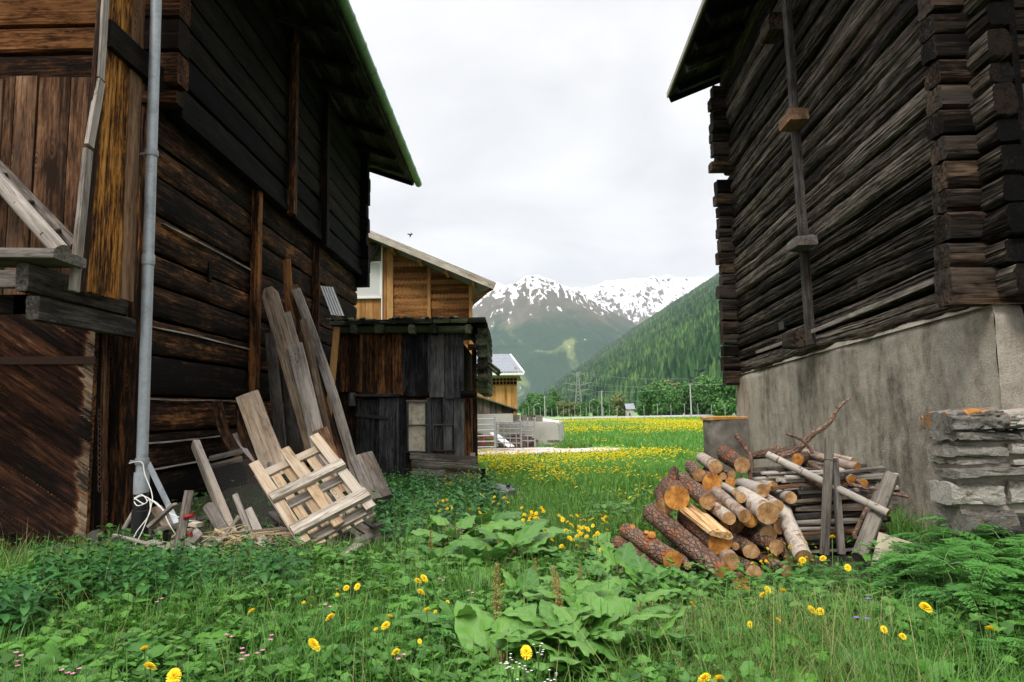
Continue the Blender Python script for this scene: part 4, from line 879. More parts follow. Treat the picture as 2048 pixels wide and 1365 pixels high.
pallet('weathered grey pallet lying mostly hidden beneath the tilted light one', P(640, 1128, 5.95), P(765, 1075, 6.3), P(575, 1040, 6.9), M['greyd'], M['silver'], False)
for k, (a, b, Ya, Yb, w_, lb) in enumerate((((648, 1119), (545, 1117), 5.6, 5.65, 12, 'upper of two pale slats lying below the pallet corner'), ((640, 1133), (548, 1132), 5.5, 5.55, 12, 'lower of two pale slats lying below the pallet corner'), ((720, 1090), (640, 1140), 5.7, 5.4, 22, 'bleached board lying in the grass under the pallet'), ((640, 1145), (535, 1160), 5.45, 5.3, 26, 'curled sheet of pale plywood lying in front of the pallet'))):
    p, q = P(*a, Ya), P(*b, Yb); mb = MB(); timber(mb, p, q, .10 if k > 1 else .05, .03, nl=10, nw=4, nh=2, rough=.004); tag(mb.build('slat' if k < 2 else 'board', M['pallet'] if k != 2 else M['silver'], loc=p), lb, 'board')
# broom-like tool, cord, chain, stones, scrap
tl = thing('tool_handle', 'worn white tool handle with a black grip leaning on the corner post', 'tool', P(220, 1105, 6.3))
mb = MB(); a, b = P(274, 1013, 6.7), P(222, 1102, 6.3); tube(mb, [b+(a-b)*t for t in np.linspace(.42, 1, 8)], .02, 10, bark=.04); mb.build('shaft', M['silver'], tl)
mb = MB(); tube(mb, [b+(a-b)*t for t in np.linspace(0, .44, 8)], .026, 10); mb.build('grip', M['blackp'], tl)
cd = thing('cord', 'white cord knotted round the foot of the downpipe', 'cord', P(280, 1000, 6.7))
def smooth(pts, n=12):
    pts = np.asarray(pts, float); m = len(pts); t = np.linspace(0, m-1, n*m); i = np.clip(t.astype(int), 0, m-2); f = (t-i)[:, None]
    g = lambda k: pts[np.clip(k, 0, m-1)]; p0, p1, p2, p3 = g(i-1), g(i), g(i+1), g(i+2)
    return .5*((2*p1)+(-p0+p2)*f+(2*p0-5*p1+4*p2-p3)*f**2+(-p0+3*p1-3*p2+p3)*f**3)
for pts in ([(258, 927), (283, 925), (290, 950), (303, 985), (303, 1010), (285, 1062), (258, 1112)], [(268, 1000), (285, 992), (306, 1003), (330, 1022), (372, 1040), (396, 1043)], [(268, 996), (288, 1008), (300, 1000), (322, 1015), (345, 1060), (385, 1108)], [(300, 1000), (298, 1030), (270, 1070), (256, 1115)], [(268, 1004), (276, 1012), (294, 1004), (284, 990), (270, 996)]):
    mb = MB(); tube(mb, smooth([P(x, y, 6.42-.0012*(y-925)) for x, y in pts]), .0045, 6); mb.build('strand', M['rope'], cd)
for x, y, lb in ((378, 1034, 'small dark red reel tied to the cord, upper of two'), (375, 1072, 'small dark red reel on the scrap wood, lower of two')):
    p = P(x, y, 6.1); mb = MB(); tube(mb, [p-A(.035, 0, 0), p-A(.02, 0, 0), p+A(.02, 0, .01), p+A(.035, 0, .012)], [.028, .017, .017, .028], 12); tag(mb.build('reel', M['red'], loc=p), lb, 'reel')
ch = MB(); y = 825.
k = 0
while y < 985:
    c = P(199, y, 6.5); th = np.linspace(0, 2*np.pi, 13)[:-1]; w_ = A(1, .2, 0) if k % 2 else A(.3, 1, 0); w_ = nrm(w_)
    pts = np.array([c+w_*.014*math.cos(t)+A(0, 0, .028*math.sin(t)) for t in list(th)+[th[0]]]); tube(ch, pts, .0045, 5, caps=False); y += 9.6; k += 1
tag(ch.build('chain', M['rust'], loc=P(199, 825, 6.5)), 'rusty iron chain hanging beside the slanting board door', 'chain')
def rock(mb, c, s, m=0, seed=0, n=14):
    th, ph = np.meshgrid(np.arange(n)*2*np.pi/n, np.linspace(.02, np.pi-.02, n//2+3), indexing='xy'); d = np.stack([np.cos(th)*np.sin(ph), np.sin(th)*np.sin(ph), np.cos(ph)], -1)
    r = .72+.7*(fbm(d*1.6+seed*7.1, 4, seed)-.5)+.25*(fbm(d*5+seed, 3, seed)-.5); V = A(*c)+d*r[..., None]*np.array(s); mb.add(V.reshape(-1, 3), ring_faces(n//2+3, n)[:, ::-1], d.reshape(-1, 3)+seed)
for k, (x, y, Y, s, lb) in enumerate(((188, 1075, 6.6, (.14, .12, .09), 'flat grey stone highest under the corner post'), (196, 1105, 6.5, (.2, .14, .13), 'large rough stone under the corner post'), (240, 1100, 6.6, (.13, .1, .08), 'small stone right of the large one under the corner post'), (290, 1065, 6.7, (.13, .1, .05), 'grey stone at the foot of the downpipe'), (325, 1075, 6.5, (.16, .1, .06), 'long stone among the scrap wood below the downpipe'))):
    p = P(x, y, Y); mb = MB(); rock(mb, p, s, seed=k+2); tag(mb.build('stone', M['rubble'], loc=p, sharp=50), lb, 'stone', 'loose stones below the corner post')
mb = MB()
for k in range(70):
    x, y = rng.uniform(395, 560), rng.uniform(1065, 1112); p = P(x, y, rng.uniform(5.8, 6.4)); a = rng.uniform(-.6, .9); l = rng.uniform(.15, .4)
    tube(mb, smooth([p, p+A(l*.5*math.cos(a), rng.uniform(-.1, .1), l*.3*math.sin(a)+.02), p+A(l*math.cos(a), rng.uniform(-.2, .2), l*.5*math.sin(a))], 3), rng.uniform(.002, .004), 4, caps=False)
tag(mb.build('dry_stalks', M['straw']), 'tangle of dry stalks in front of the pallet', 'dry stalks', kind='stuff')
bits = [('board', 330, 1062, 430, 1085, 6.5, 'greyd', 'flat grey scrap board below the wire frame'), ('board', 385, 1100, 470, 1075, 6.3, 'silver', 'pale scrap board pointing at the pallet'), ('stick', 285, 1120, 350, 1098, 6.1, 'silver', 'bleached stick lying in front of the scrap heap'), ('board', 300, 1085, 395, 1100, 6.2, 'silver', 'low bleached board in front of the scrap heap'), ('stick', 430, 1060, 520, 1110, 6.2, 'straw', 'pale stick slanting down towards the pallet'), ('board', 355, 1045, 400, 1050, 6.6, 'beige', 'cream coloured offcut in the scrap heap'), ('branch', 345, 1075, 385, 1060, 6.4, 'tan', 'short barkless branch in the scrap heap'), ('board', 415, 1075, 440, 1092, 6.1, 'greyd', 'small grey block of wood in the scrap heap')]
for nm, x0, y0, x1, y1, Y, m_, lb in bits:
    p, q = P(x0, y0, Y), P(x1, y1, Y-.1); mb = MB()
    (tube(mb, smooth([p, (p+q)/2+A(0, 0, .02), q], 4), .014, 8, bark=.06) if nm in ('stick', 'branch') else timber(mb, p, q, .09, .04, nl=10, rough=.006)); tag(mb.build(nm, M[m_], loc=p), lb, nm, None)
for k in range(26):
    x, y = rng.uniform(215, 500), rng.uniform(1052, 1108); Y = rng.uniform(6.0, 6.7); p = P(x, y, Y); a = rng.uniform(-.5, .5)+(1.2 if k % 4 == 0 else 0); l = rng.uniform(.18, .5); mb = MB()
    q = p+A(l*math.cos(a), rng.uniform(-.15, .15), l*math.sin(a)*.6); timber(mb, p, q, rng.uniform(.03, .10), rng.uniform(.015, .04), nl=8, rough=.006, twist=rng.uniform(-.3, .3))
    tag(mb.build('offcut', M[('silver', 'greyd', 'tan', 'silver')[k % 4]], loc=p), 'weathered wood offcut tangled in the scrap heap below the barn wall', 'offcut', 'wood offcuts in the scrap heap')
# grey board door laid against the shed
cr = thing('board_gate', 'weathered grey plank hatch with a rusty iron strap propped before the shed', 'hatch', P(890, 985, 11.5))
mb = MB()
for k in range(5): hboard(mb, 821+rng.uniform(-3, 3), 958+rng.uniform(-3, 3), 905+k*15.5, 919+k*15.5, 11.5-.01*(k % 2), .03, nl=20, dz=8)
for x in (832, 946): vboard(mb, x-6, x+6, 906, 985, 11.54, .04)
pk = mb.build('planks', M['silver'], cr)
mb = MB(); hboard(mb, 889, 962, 935, 942, 11.46, .015, dz=6); mb.build('iron_strap', M['rust'], cr)
# corrugated sheet and tray
mb = MB(); a, b = P(640, 572, 12.9), P(662, 630, 12.5); s_ = A(.24, .05, -.02); u, v = np.meshgrid(np.linspace(0, 1, 8), np.linspace(0, 1, 60), indexing='ij')
V = a+(b-a)*u[..., None]+s_*v[..., None]+A(0, -1, 0)*(.012*np.sin(v*2*np.pi*5))[..., None]; i, j = np.meshgrid(np.arange(7), np.arange(59), indexing='ij'); k = i*60+j
mb.add(V.reshape(-1, 3), np.stack([k, k+60, k+61, k+1], -1).reshape(-1, 4)); V2 = V+A(0, .004, 0); mb.add(V2.reshape(-1, 3), np.stack([k, k+1, k+61, k+60], -1).reshape(-1, 4))
tag(mb.build('corrugated_sheet', M['sheet'], loc=b), 'strip of corrugated sheeting leaning above the shed roof', 'metal sheet')
def tray():
    rt = thing('plastic_tray', 'upturned dark grey plastic tray lying in the grass beside the shed', 'tray', GP(998, 992, .1))
    c = P(998, 982, 9.6); n = 22; th = np.arange(n)*2*np.pi/n; sq = lambda c_: np.sign(c_)*np.abs(c_)**.5
    prof = [(1., 0.), (.97, .05), (.86, .10), (.6, .125), (.2, .135)]; a = nrm(A(1, -.5, -.18)); b = nrm(np.cross(A(0, 0, 1), a)); u = np.cross(a, b)
    V = np.array([[c+a*(.24*r_*x)+b*(.16*r_*y)+u*(z-.05) for x, y in zip(sq(np.cos(th)), sq(np.sin(th)))] for r_, z in prof]).reshape(-1, 3)
    mb = MB(); mb.add(V, ring_faces(5, n)); mb.add(V[-n:], np.arange(n)); mb.build('shell', M['greypl'], rt)
    mb = MB(); box(mb, c+a*.13+u*.085, (.05, .03, .05)); mb.build('knob', M['blackp'], rt)
tray()
lean('stake', 'short dark rotten stake at the right foot of the shed', 'stake', (966, 938), (968, 985), 11.2, 11.2, 10, .06, M['mossy'], None, rough=.02, nl=8)

# ================================================================== BUILDINGS BEYOND
BY = 25.
br_ = thing('brown_barn', 'brown timber barn with a white framed window behind the shed', 'barn', (-7.5, BY, 0))
def rz(x): return np.interp(x, [735, 945], [482, 574])
def bx(x): return P(x, 600, BY)[0]
mb = MB()
for x0, x1 in ((786, 855), (862, 938)): panel(mb, (bx(x0), BY, 0), (bx(x1), BY, 0), -.3, P(x0, rz(x0), BY)[2], P(x1, rz(x1), BY)[2], .135, True, 50, 120, .01)
panel(mb, (bx(560), BY, 0), (bx(708), BY, 0), -.3, P(560, 430, BY)[2], P(708, rz(735), BY)[2], .135, True, 50, 120, .01)
mb.build('board_wall', M['barnwood'], br_)
mb = MB(); panel(mb, (bx(706), BY-.02, 0), (bx(764), BY-.02, 0), -.3, P(735, 598, BY)[2], P(735, 598, BY)[2], .12, False, 60, 20, .01); panel(mb, (bx(706), BY-.02, 0), (bx(764), BY-.02, 0), P(735, 524, BY)[2], P(706, 470, BY)[2], P(764, 492, BY)[2], .12, False, 60, 20, .01); mb.build('upright_boards', M['barnpost'], br_)
mb = MB()
for x0, x1, m_ in ((763, 774, 0), (774, 787, 1), (855, 862, 1), (938, 945, 1)):
    timber(mb, (bx((x0+x1)/2), BY-.04, -.3), (bx((x0+x1)/2), BY-.04, P(x0, rz(x0)+2, BY)[2]), bx(x1)-bx(x0), .1, up=(0, 1, 0), nl=20, nw=2, mi=m_)
mb.build('wall_post', [M['barnwood'], M['barnpost']], br_)
mb = MB(); 
for x0, x1, y0, y1 in ((706, 763, 524, 527), (706, 763, 593, 597), (706, 709, 527, 593), (760, 763, 527, 593)):
    p, q = P(x0, y0, BY-.1), P(x1, y1, BY-.1); box(mb, (p+q)/2, (q[0]-p[0], .06, p[2]-q[2]))
p, q = P(762, 490, BY-.1), P(764, 640, BY-.1); tube(mb, [A(q[0], BY-.15, p[2]), A(q[0], BY-.15, q[2])], .025, 8)
wd = mb.build('window', M['white'], br_)
mb = MB(); p, q = P(709, 527, BY-.06), P(760, 593, BY-.06); box(mb, (p+q)/2, (q[0]-p[0], .03, p[2]-q[2])); mb.build('pane', M['frost'], wd)
mb = MB(); p, q = P(712, 494, BY-.03), P(760, 523, BY-.03); box(mb, (p+q)/2, (q[0]-p[0], .04, p[2]-q[2])); mb.build('loft_opening', M['greyd'], br_)
mb = MB(); tube(mb, [P(736, 522, BY-.2), P(752, 492, BY-.2)], .12, 10); tube(mb, [P(728, 486, BY-.2), P(760, 489, BY-.2)], .03, 6); tube(mb, [P(740, 518, BY-.3), P(757, 496, BY-.3)], .05, 8); mb.build('hoist_arm', M['iron'], br_)
tipz = P(990, 566, BY-1.0); rx0 = P(728, 457, BY-1.0); sl = (rx0[2]-tipz[2])/(tipz[0]-rx0[0]); xr_ = -7.4; zr_ = tipz[2]+sl*(tipz[0]-xr_)
mb = MB(); timber(mb, (tipz[0], BY-1., tipz[2]-.12), (xr_, BY-1., zr_-.12), .06, .26, nl=30, nh=3); timber(mb, (2*xr_-tipz[0], BY-1., tipz[2]-.12), (xr_, BY-1., zr_-.12), .06, .26, nl=30, nh=3)
rb = MB()
for sg in (1, -1):
    a = A(xr_+sg*(tipz[0]-xr_+.0), BY-.97, tipz[2]); b = A(xr_, BY-.97, zr_); c = A(xr_, BY+14, zr_); d = A(a[0]-3.7, BY+14, tipz[2]); c = c-A(3.7, 0, 0)
    V = np.array([a, b, c, d, a-A(0, 0, .14), b-A(0, 0, .14), c-A(0, 0, .14), d-A(0, 0, .14)]); rb.add(V, np.array([[0, 1, 2, 3], [7, 6, 5, 4], [0, 4, 5, 1], [3, 2, 6, 7], [0, 3, 7, 4]]))
rof = rb.build('roof', M['slateroof'], br_, smooth=False); mb.build('rake_board', M['palletg'], rof)
for k in range(7):
    t = (k+.6)/7; x = tipz[0]-.2-t*(tipz[0]-xr_); z = tipz[2]+sl*(tipz[0]-x)-.27; mb = MB(); timber(mb, (x, BY-.9, z), (x, BY+.5, z), .12, .2, nl=3); mb.build('purlin', M['barnwood'], rof)
mb = MB(); timber(mb, (tipz[0]-.1, BY-.96, tipz[2]-.2), (bx(943), BY-.02, tipz[2]-.45), .1, .1, nl=3); mb.build('eave_strut', M['barnwood'], rof)
mb = MB(); timber(mb, (bx(944)-.08, BY+.1, 2.6), (bx(944)-3.8, BY+13.9, 2.6), .12, 5.9, nl=2); box(mb, (xr_, BY+.12, 2.4), (11.6, .1, 5.6)); mb.build('side_wall', M['barnwood'], br_)
# yellow barn
YY = 45.
yb = thing('yellow_barn', 'small yellow board barn with a grey tiled roof in the distance', 'barn', (-2, YY, 0))
mb = MB(); y1_ = P(1000, 772, YY)[2]; panel(mb, (P(930, 800, YY)[0], YY, 0), (P(1034, 800, YY)[0], YY, 0), -.4, y1_, y1_, .2, False, 90, 8, .02); mb.build('board_wall', M['yellowwood'], yb)
mb = MB(); p, q = P(930, 757, YY), P(1034, 772, YY); box(mb, ((p[0]+q[0])/2, YY+.06, (p[2]+q[2])/2), (q[0]-p[0], .06, p[2]-q[2])); lo = mb.build('window_band', M['dark'], yb)
mb = MB()
for x in np.arange(978, 1034, 7.): c = P(x, 764, YY-.02); box(mb, c, (.04, .04, .5))
for y in (757, 763, 771): p = P(982, y, YY-.02); box(mb, p, (3.4, .03, .05))
mb.build('glazing_bar', M['barnpost'], lo)
e0, e1, r1, r0 = P(920, 748, YY-.8), P(1048, 747, YY-.8), P(1021, 711, YY+4.6), P(905, 712, YY+4.6)
mb = MB(); nu, nv_ = 220, 60; u, v = np.meshgrid(np.linspace(0, 1, nu), np.linspace(0, 1, nv_), indexing='ij'); V = (e0*(1-u)[..., None]+e1*u[..., None])*(1-v)[..., None]+(r0*(1-u)[..., None]+r1*u[..., None])*v[..., None]
V[..., 2] += .05*np.abs(np.sin(u*np.pi*22))+.07*(1-(v*12) % 1); i, j = np.meshgrid(np.arange(nu-1), np.arange(nv_-1), indexing='ij'); k = i*nv_+j
mb.add(V.reshape(-1, 3), np.stack([k, k+nv_, k+nv_+1, k+1], -1).reshape(-1, 4)); b = [q_+A(0, 9.5, 0)*0 for q_ in (r0, r1)]; f0, f1 = A(r0[0], YY+10, e0[2]), A(e1[0], YY+10, e1[2]); quad(mb, r0, r1, f1, f0)
yr = mb.build('roof', M['roofgrey'], yb, sharp=20); mb = MB(); timber(mb, e0-A(0, .02, .04), e1-A(0, .02, .04), .08, .16, nl=3); tube(mb, [e1+A(0, 0, .05), r1+A(0, 0, .05)], .07, 6); mb.build('roof_edge', M['white'], yr)
mb = MB(); p = P(977, 752, YY-.15); tube(mb, [p, A(p[0], p[1], 0.2)], .05, 8); mb.build('downpipe', M['zinc'], yb)
mb = MB(); box(mb, (P(1034, 800, YY)[0]-.06, YY+5, 2), (.1, 9.9, 4.6)); mb.build('side_wall', M['yellowwood'], yb)
LYY = 39.
lt = thing('lean_to', 'grey board lean-to on a whitewashed concrete base below the yellow barn', 'lean-to', (-1.5, LYY, 0))
mb = MB(); x0, x1 = P(905, 800, LYY)[0], P(1034, 800, LYY)[0]; panel(mb, (x0, LYY, 0), (x1, LYY, 0), P(990, 828, LYY)[2], P(905, 778, LYY)[2], P(1034, 820, LYY)[2], .14, False, 120, 8, .015); mb.build('board_wall', M['greyd'], lt)
mb = MB(); p, q = P(900, 774, LYY-.1), P(1036, 820, LYY-.1); timber(mb, p, q, .5, .07, nl=4); mb.build('roof', M['slateroof'], lt)
mb = MB(); box(mb, ((x0+x1)/2-.1, LYY, -.1), (x1-x0-.3, .3, P(990, 828, LYY)[2]*2+.2-.02)); mb.build('concrete_base', M['white2'] if 'white2' in M else M['conc'], lt)
mb = MB(); p, q = P(1027, 822, LYY-.05), P(1034, 850, LYY-.05); box(mb, ((p[0]+q[0])/2, LYY, (p[2]+q[2])/2), (q[0]-p[0], .35, p[2]-q[2])); mb.build('brick_pier', M['barnpost'], lt)
# bunker wall
WY = 31.
bw_ = thing('concrete_wall', 'pale concrete bunker wall at the end of the yard', 'wall', (1.5, WY, -.2))
mb = MB(); p, q = P(1000, 845, WY), P(1118, 846, WY-1.0); a, b = A(p[0], WY, -.3), A(q[0], WY-1., -.3); zt = P(1080, 843, WY)[2]
timber(mb, A(a[0], a[1], (zt-.3)/2), A(b[0], b[1], (zt-.35)/2), .3, zt+.3, nl=20, nh=10, rough=.008, cut=.05); mb.build('wall_body', M['conc'], bw_)
mb = MB(); timber(mb, A(b[0]-.1, b[1]+.2, (zt-.35)/2), A(b[0]+.25, b[1]+2.6, (zt-.35)/2), .3, zt+.3, nl=6, nh=4, rough=.006); mb.build('return_wall', M['conc'], bw_)
mb = MB()
for k in range(4):
    xa, xb = 1026+k*15, 1040+k*15; pa, pb = P(xa, 830, WY-.2), P(xb, 851, WY-.2); box(mb, ((pa[0]+pb[0])/2, WY-.18-.1*k/3, (pa[2]+pb[2])/2), (pb[0]-pa[0], .2, pa[2]-pb[2]), cut=.1)
mb.build('block_course', M['concd'], bw_)
mb = MB(); tube(mb, [P(1087, 842, WY-.7), P(1119, 846, WY-1.1)], .09, 10); tag(mb.build('white_pipe', M['white'], loc=P(1087, 842, WY-.7)), 'white pipe lying on top of the bunker wall', 'pipe')
def heap(name, label, c, s, n, m, sd):
    mb = MB(); r = np.random.default_rng(sd)
    th, ph = np.meshgrid(np.arange(30)*2*np.pi/30, np.linspace(.02, np.pi/2+.1, 16), indexing='xy'); d = np.stack([np.cos(th)*np.sin(ph), np.sin(th)*np.sin(ph), np.cos(ph)], -1)
    V = A(*c)+d*(.8+.5*(fbm(d*5+sd, 4, sd)-.5))[..., None]*np.array(s); mb.add(V.reshape(-1, 3), ring_faces(16, 30)[:, ::-1])
    for k in range(n):
        t, u = r.uniform(0, 6.28), r.uniform(0, 1); p = A(*c)+A(math.cos(t)*u*s[0], math.sin(t)*u*s[1], s[2]*math.sqrt(max(0, 1-u*u))*.85); rock(mb, p, r.uniform(.05, .12)*np.ones(3)*A(1.6, 1, .8), seed=k % 9, n=8)
    return tag(mb.build(name, m, loc=c), label, 'heap', kind='stuff')
heap('manure_heap', 'brown heap of dung and straw behind the yard gates', A(P(1035, 880, 28.5)[0], 28.5, -.2), (.95, .7, .62), 60, M['soilstack'], 3)
heap('manure_heap', 'dark heap of dung at the left end of the yard', A(P(950, 880, 28.5)[0], 28.5, -.2), (.7, .7, .75), 40, M['soilstack'], 5)
# galvanised gates
GG = 'galvanised steel yard gates'
def gate(label, x0, x1, yt, yb, Y0, Y1, rails, uprights, lean_=0.):
    rt = thing('yard_gate', label, 'gate', P(x0, yb, Y0), GG); zb = P(x0, yb, Y0)[2]; zt = P(x0, yt, Y0)[2]
    a, b = P(x0, yb, Y0), P(x1, yb, Y1); b[2] = a[2]
    q = lambda t, h: a+(b-a)*t+A(lean_*h*(t), .25*abs(lean_)*h, (zt-zb)*h)
    for h in rails: mb = MB(); tube(mb, [q(0, h), q(1, h)], .022, 8); mb.build('rail', M['zinc2'], rt)
    for t in uprights: mb = MB(); tube(mb, [q(t, -.02), q(t, 1.04)], .028 if t in (0, 1) else .018, 8); mb.build('upright', M['zinc2'], rt)
    mb = MB(); tube(mb, smooth([q(.86, 1.02), q(.92, 1.12), q(.99, 1.06)], 4), .015, 6); mb.build('loop', M['zinc2'], rt)
gate('wide five bar steel gate nearest the shed', 928, 991, 838, 897, 25.0, 25.0, (.03, .22, .41, .6, .79, .98), (0, .97, 1))
gate('steel gate panel standing in the middle at an angle', 994, 1043, 846, 893, 26.2, 25.4, (.15, .35, .55, .75, .95), (0, .3, .55, .8, 1))
gate('steel gate panel leaning furthest right in the yard', 1042, 1070, 842, 893, 25.6, 25.2, (.22, .41, .6, .79, .97), (0, .5, 1), -.0)
tr = thing('trestle', 'red painted trestle behind the steel gates', 'trestle', P(974, 893, 26.6)); 
for x in (966, 982):
    for dy in (0, .35): mb = MB(); p, q = P(x+2, 871, 26.6), P(x-1 if x < 970 else x+2, 896, 26.6); timber(mb, q+A(0, dy, 0), p+A(0, dy*.4, 0), .05, .05, nl=3); mb.build('leg', M['redpaint'], tr)
mb = MB(); timber(mb, P(964, 873, 26.75), P(985, 873, 26.75), .08, .08, nl=3); timber(mb, P(964, 884, 26.7), P(985, 884, 26.7), .04, .04, nl=3); mb.build('crossbar', M['redpaint'], tr)
mb = MB(); timber(mb, P(985, 866, 26.9), P(1022, 894, 26.4), .45, .04, nl=8, nw=3); tag(mb.build('board', M['white'], loc=P(1022, 894, 26.4)), 'pale board sloping down behind the steel gates', 'board')
mb = MB(); box(mb, P(1107, 883, 29.2), (.5, .3, .1)); tag(mb.build('slab_block', M['concd'], loc=P(1107, 883, 29.2)), 'low concrete block at the foot of the bunker wall', 'block')

# ---------------------------------------------------------------- poles, pylon, road fence, house
def gz(Y): return float(np.interp(Y, [13, 30, 140], [0, -.2, -.4])) if Y < 140 else -.4
def upole(x, yt, Y, label, arm=True):
    p = P(x, yt, Y); rt = thing('utility_pole', label, 'pole', (p[0], Y, gz(Y)), 'utility poles along the road')
    mb = MB(); tube(mb, [A(p[0], Y, gz(Y)-.2), p], [.17, .11], 8); mb.build('mast', M['pole'], rt)
    mb = MB(); tube(mb, [p-A(.5, 0, .25), p+A(.5, 0, -.25)], .05, 6); mb.build('crossarm', M['pylon'], rt); return p
pa = upole(1380, 768, 150, 'tall utility pole with a stay wire in front of the round trees')
pb_ = upole(1203, 782, 190, 'utility pole standing left of the little white house'); pc = upole(1089, 793, 210, 'utility pole furthest left along the road')
mb = MB(); tube(mb, [pa-A(0, 0, 2), P(1403, 834, 150)], .03, 5); tag(mb.build('stay_wire', M['wire'], loc=pa), 'stay wire slanting from the tallest utility pole to the ground', 'cable')
def lamp(x, yt, yb, Y, label, s):
    p, q = P(x, yb, Y), P(x, yt, Y); q[0] = p[0]; rt = thing('street_lamp', label, 'street lamp', p, 'curved street lamps by the road'); h = q[2]-p[2]
    mb = MB(); tube(mb, smooth([p, p+A(0, 0, h*.7), p+A(.25*s, 0, h*.92), p+A(1.0*s, 0, h)], 5), .06, 6); mb.build('mast', M['pole'], rt)
    mb = MB(); box(mb, p+A(1.3*s, 0, h), (.7, .25, .12), cut=.5); mb.build('lamp_head', M['white'], rt)
lamp(1068, 808, 838, 180, 'curved street lamp furthest left beside the bunker wall', 1); lamp(1180, 800, 838, 200, 'curved street lamp right of the pylon', 1)
py = thing('pylon', 'tall steel lattice pylon with cross arms in front of the forest', 'pylon', P(1158, 838, 330))
def pylon():
    c = P(1158, 838, 330); h = P(1158, 744, 330)[2]-c[2]
    wd = lambda t: np.interp(t, [0, .55, 1], [2.3, 1.05, .35]); co = lambda t, k: c+A((-1, 1, 1, -1)[k]*wd(t), (-1, -1, 1, 1)[k]*wd(t), h*t)
    mb = MB()
    for k in range(4): tube(mb, [co(t, k) for t in np.linspace(0, 1, 6)], .075, 4, caps=False)
    mb.build('leg', M['pylon'], py); mb = MB(); n = 13
    for q in range(n):
        for k in range(4): tube(mb, [co(q/n, k), co((q+1)/n, (k+1) % 4)], .036, 4, caps=False); tube(mb, [co(q/n, (k+1) % 4), co((q+1)/n, k)], .036, 4, caps=False)
    mb.build('bracing', M['pylon'], py)
    for t, l in ((.97, 4.0), (.76, 6.6), (.62, 5.2)):
        mb = MB()
        for s in (-1, 1):
            e = c+A(s*l, 0, h*t+.1)
            for k in range(4): tube(mb, [co(t-(.05 if k < 2 else 0), k), e], .042, 4, caps=False)
        mb.build('cross_arm', M['pylon'], py)
    return c, h
pc_, ph_ = pylon()
k = 0
def cable(a, b, sag, label, r=.045):
    t = np.linspace(0, 1, 30)[:, None]; mb = MB(); p = a+(b-a)*t-A(0, 0, 1)*sag*4*t*(1-t); tube(mb, p, r, 4, caps=False); tag(mb.build('power_cable', M['wire'], loc=a), label, 'cable', 'power lines across the valley')
for x, t, ye, sg in ((-4, .97, 740, 1), (4, .97, 745, 1), (-6.6, .76, 752, 1), (6.6, .76, 757, 1), (-5.2, .62, 774, 2), (5.2, .62, 781, 2)):
    cable(pc_+A(x, 0, ph_*t), P(1520, ye, 420), 4*sg, 'thin power cable running from the pylon towards the right barn, %s arm' % {.97: 'top', .76: 'middle', .62: 'bottom'}[t]+(', left end' if x < 0 else ', right end'))
for x, t, ye in ((-4, .97, 800), (-6.6, .76, 808), (-5.2, .62, 815)):
    cable(pc_+A(x, 0, ph_*t), P(990, ye, 260), 4, 'thin power cable running from the pylon down to the left, %s arm' % {.97: 'top', .76: 'middle', .62: 'bottom'}[t])
cable(pc, pb_, .8, 'cable strung between the two utility poles left of the white house', .03); cable(pb_, pa, 1.0, 'cable strung between the two tallest utility poles', .03); cable(pa, P(1520, 752, 130), .8, 'cable running from the tallest utility pole behind the right barn', .03)
fp = None
for k, x in enumerate(list(np.arange(1046, 1225, 11.5))+list(np.arange(1234, 1475, 27.))):
    Y = 170 if x < 1230 else 150; p = P(x, 0, Y); 
    if fp is None:
        mb = MB(); tube(mb, [A(0, 0, -.2), A(0, 0, 3.0)], .045, 6); fp = tag(mb.build('fence_post', M['pole']), 'thin grey fence post in the long row beyond the road', 'fence post', 'row of fence posts along the road'); o = fp
    else: o = dup(fp, (0, 0, 0))
    o.location = (P(x, 820, Y)[0], Y, -.4); o.scale = (1, 1, rng.uniform(.85, 1.1))
ms = None
for x in (1142, 1170, 1186, 1235, 1262, 1290, 1322, 1380):
    Y = 85; p = P(x, 840, Y)
    if ms is None: mb = MB(); tube(mb, [A(0, 0, 0), A(0, 0, 1.0)], .03, 6); ms = tag(mb.build('marker_stake', M['barnpost']), 'thin orange marker stake standing in the yellow field', 'stake', 'marker stakes in the field'); o = ms
    else: o = dup(ms, (0, 0, 0))
    o.location = (p[0], Y, gz(Y))
M['conc2'] = plain('greyish_limewash', (.48, .47, .45), .9, 0, .15, 2)
hs = thing('white_house', 'tiny white house at the edge of the round trees', 'house', P(1262, 836, 185))
mb = MB(); p, q = P(1254, 820, 185), P(1269, 838, 185); box(mb, ((p[0]+q[0])/2, 187, p[2]/2-.3), (q[0]-p[0], 4, p[2]+1)); mb.build('wall', M['conc2'], hs)
mb = MB(); e = p[2]+.15; xa, xb = p[0]-.3, q[0]+.3; quad(mb, A(xa, 184.6, e), A(xb, 184.6, e), A(xb, 187, e+1.5), A(xa, 187, e+1.5)); quad(mb, A(xa, 187, e+1.5), A(xb, 187, e+1.5), A(xb, 189.4, e), A(xa, 189.4, e)); V = np.array([A(xb-.3, 185, e-.2), A(xb-.3, 189, e-.2), A(xb-.3, 187, e+1.4)]); mb.add(V, np.array([0, 1, 2])); V = V-A(xb-xa-.6, 0, 0); mb.add(V, np.array([2, 1, 0])); mb.build('roof', M['roofgrey'], hs, smooth=False)
mb = MB(); c = P(1265, 813, 187); box(mb, c, (.6, .6, 1.6)); mb.build('chimney', M['conc2'], hs)
mb = MB(); c = P(1260, 829, 184.9); box(mb, c, (.5, .06, .7)); mb.build('window', M['blackp'], hs)
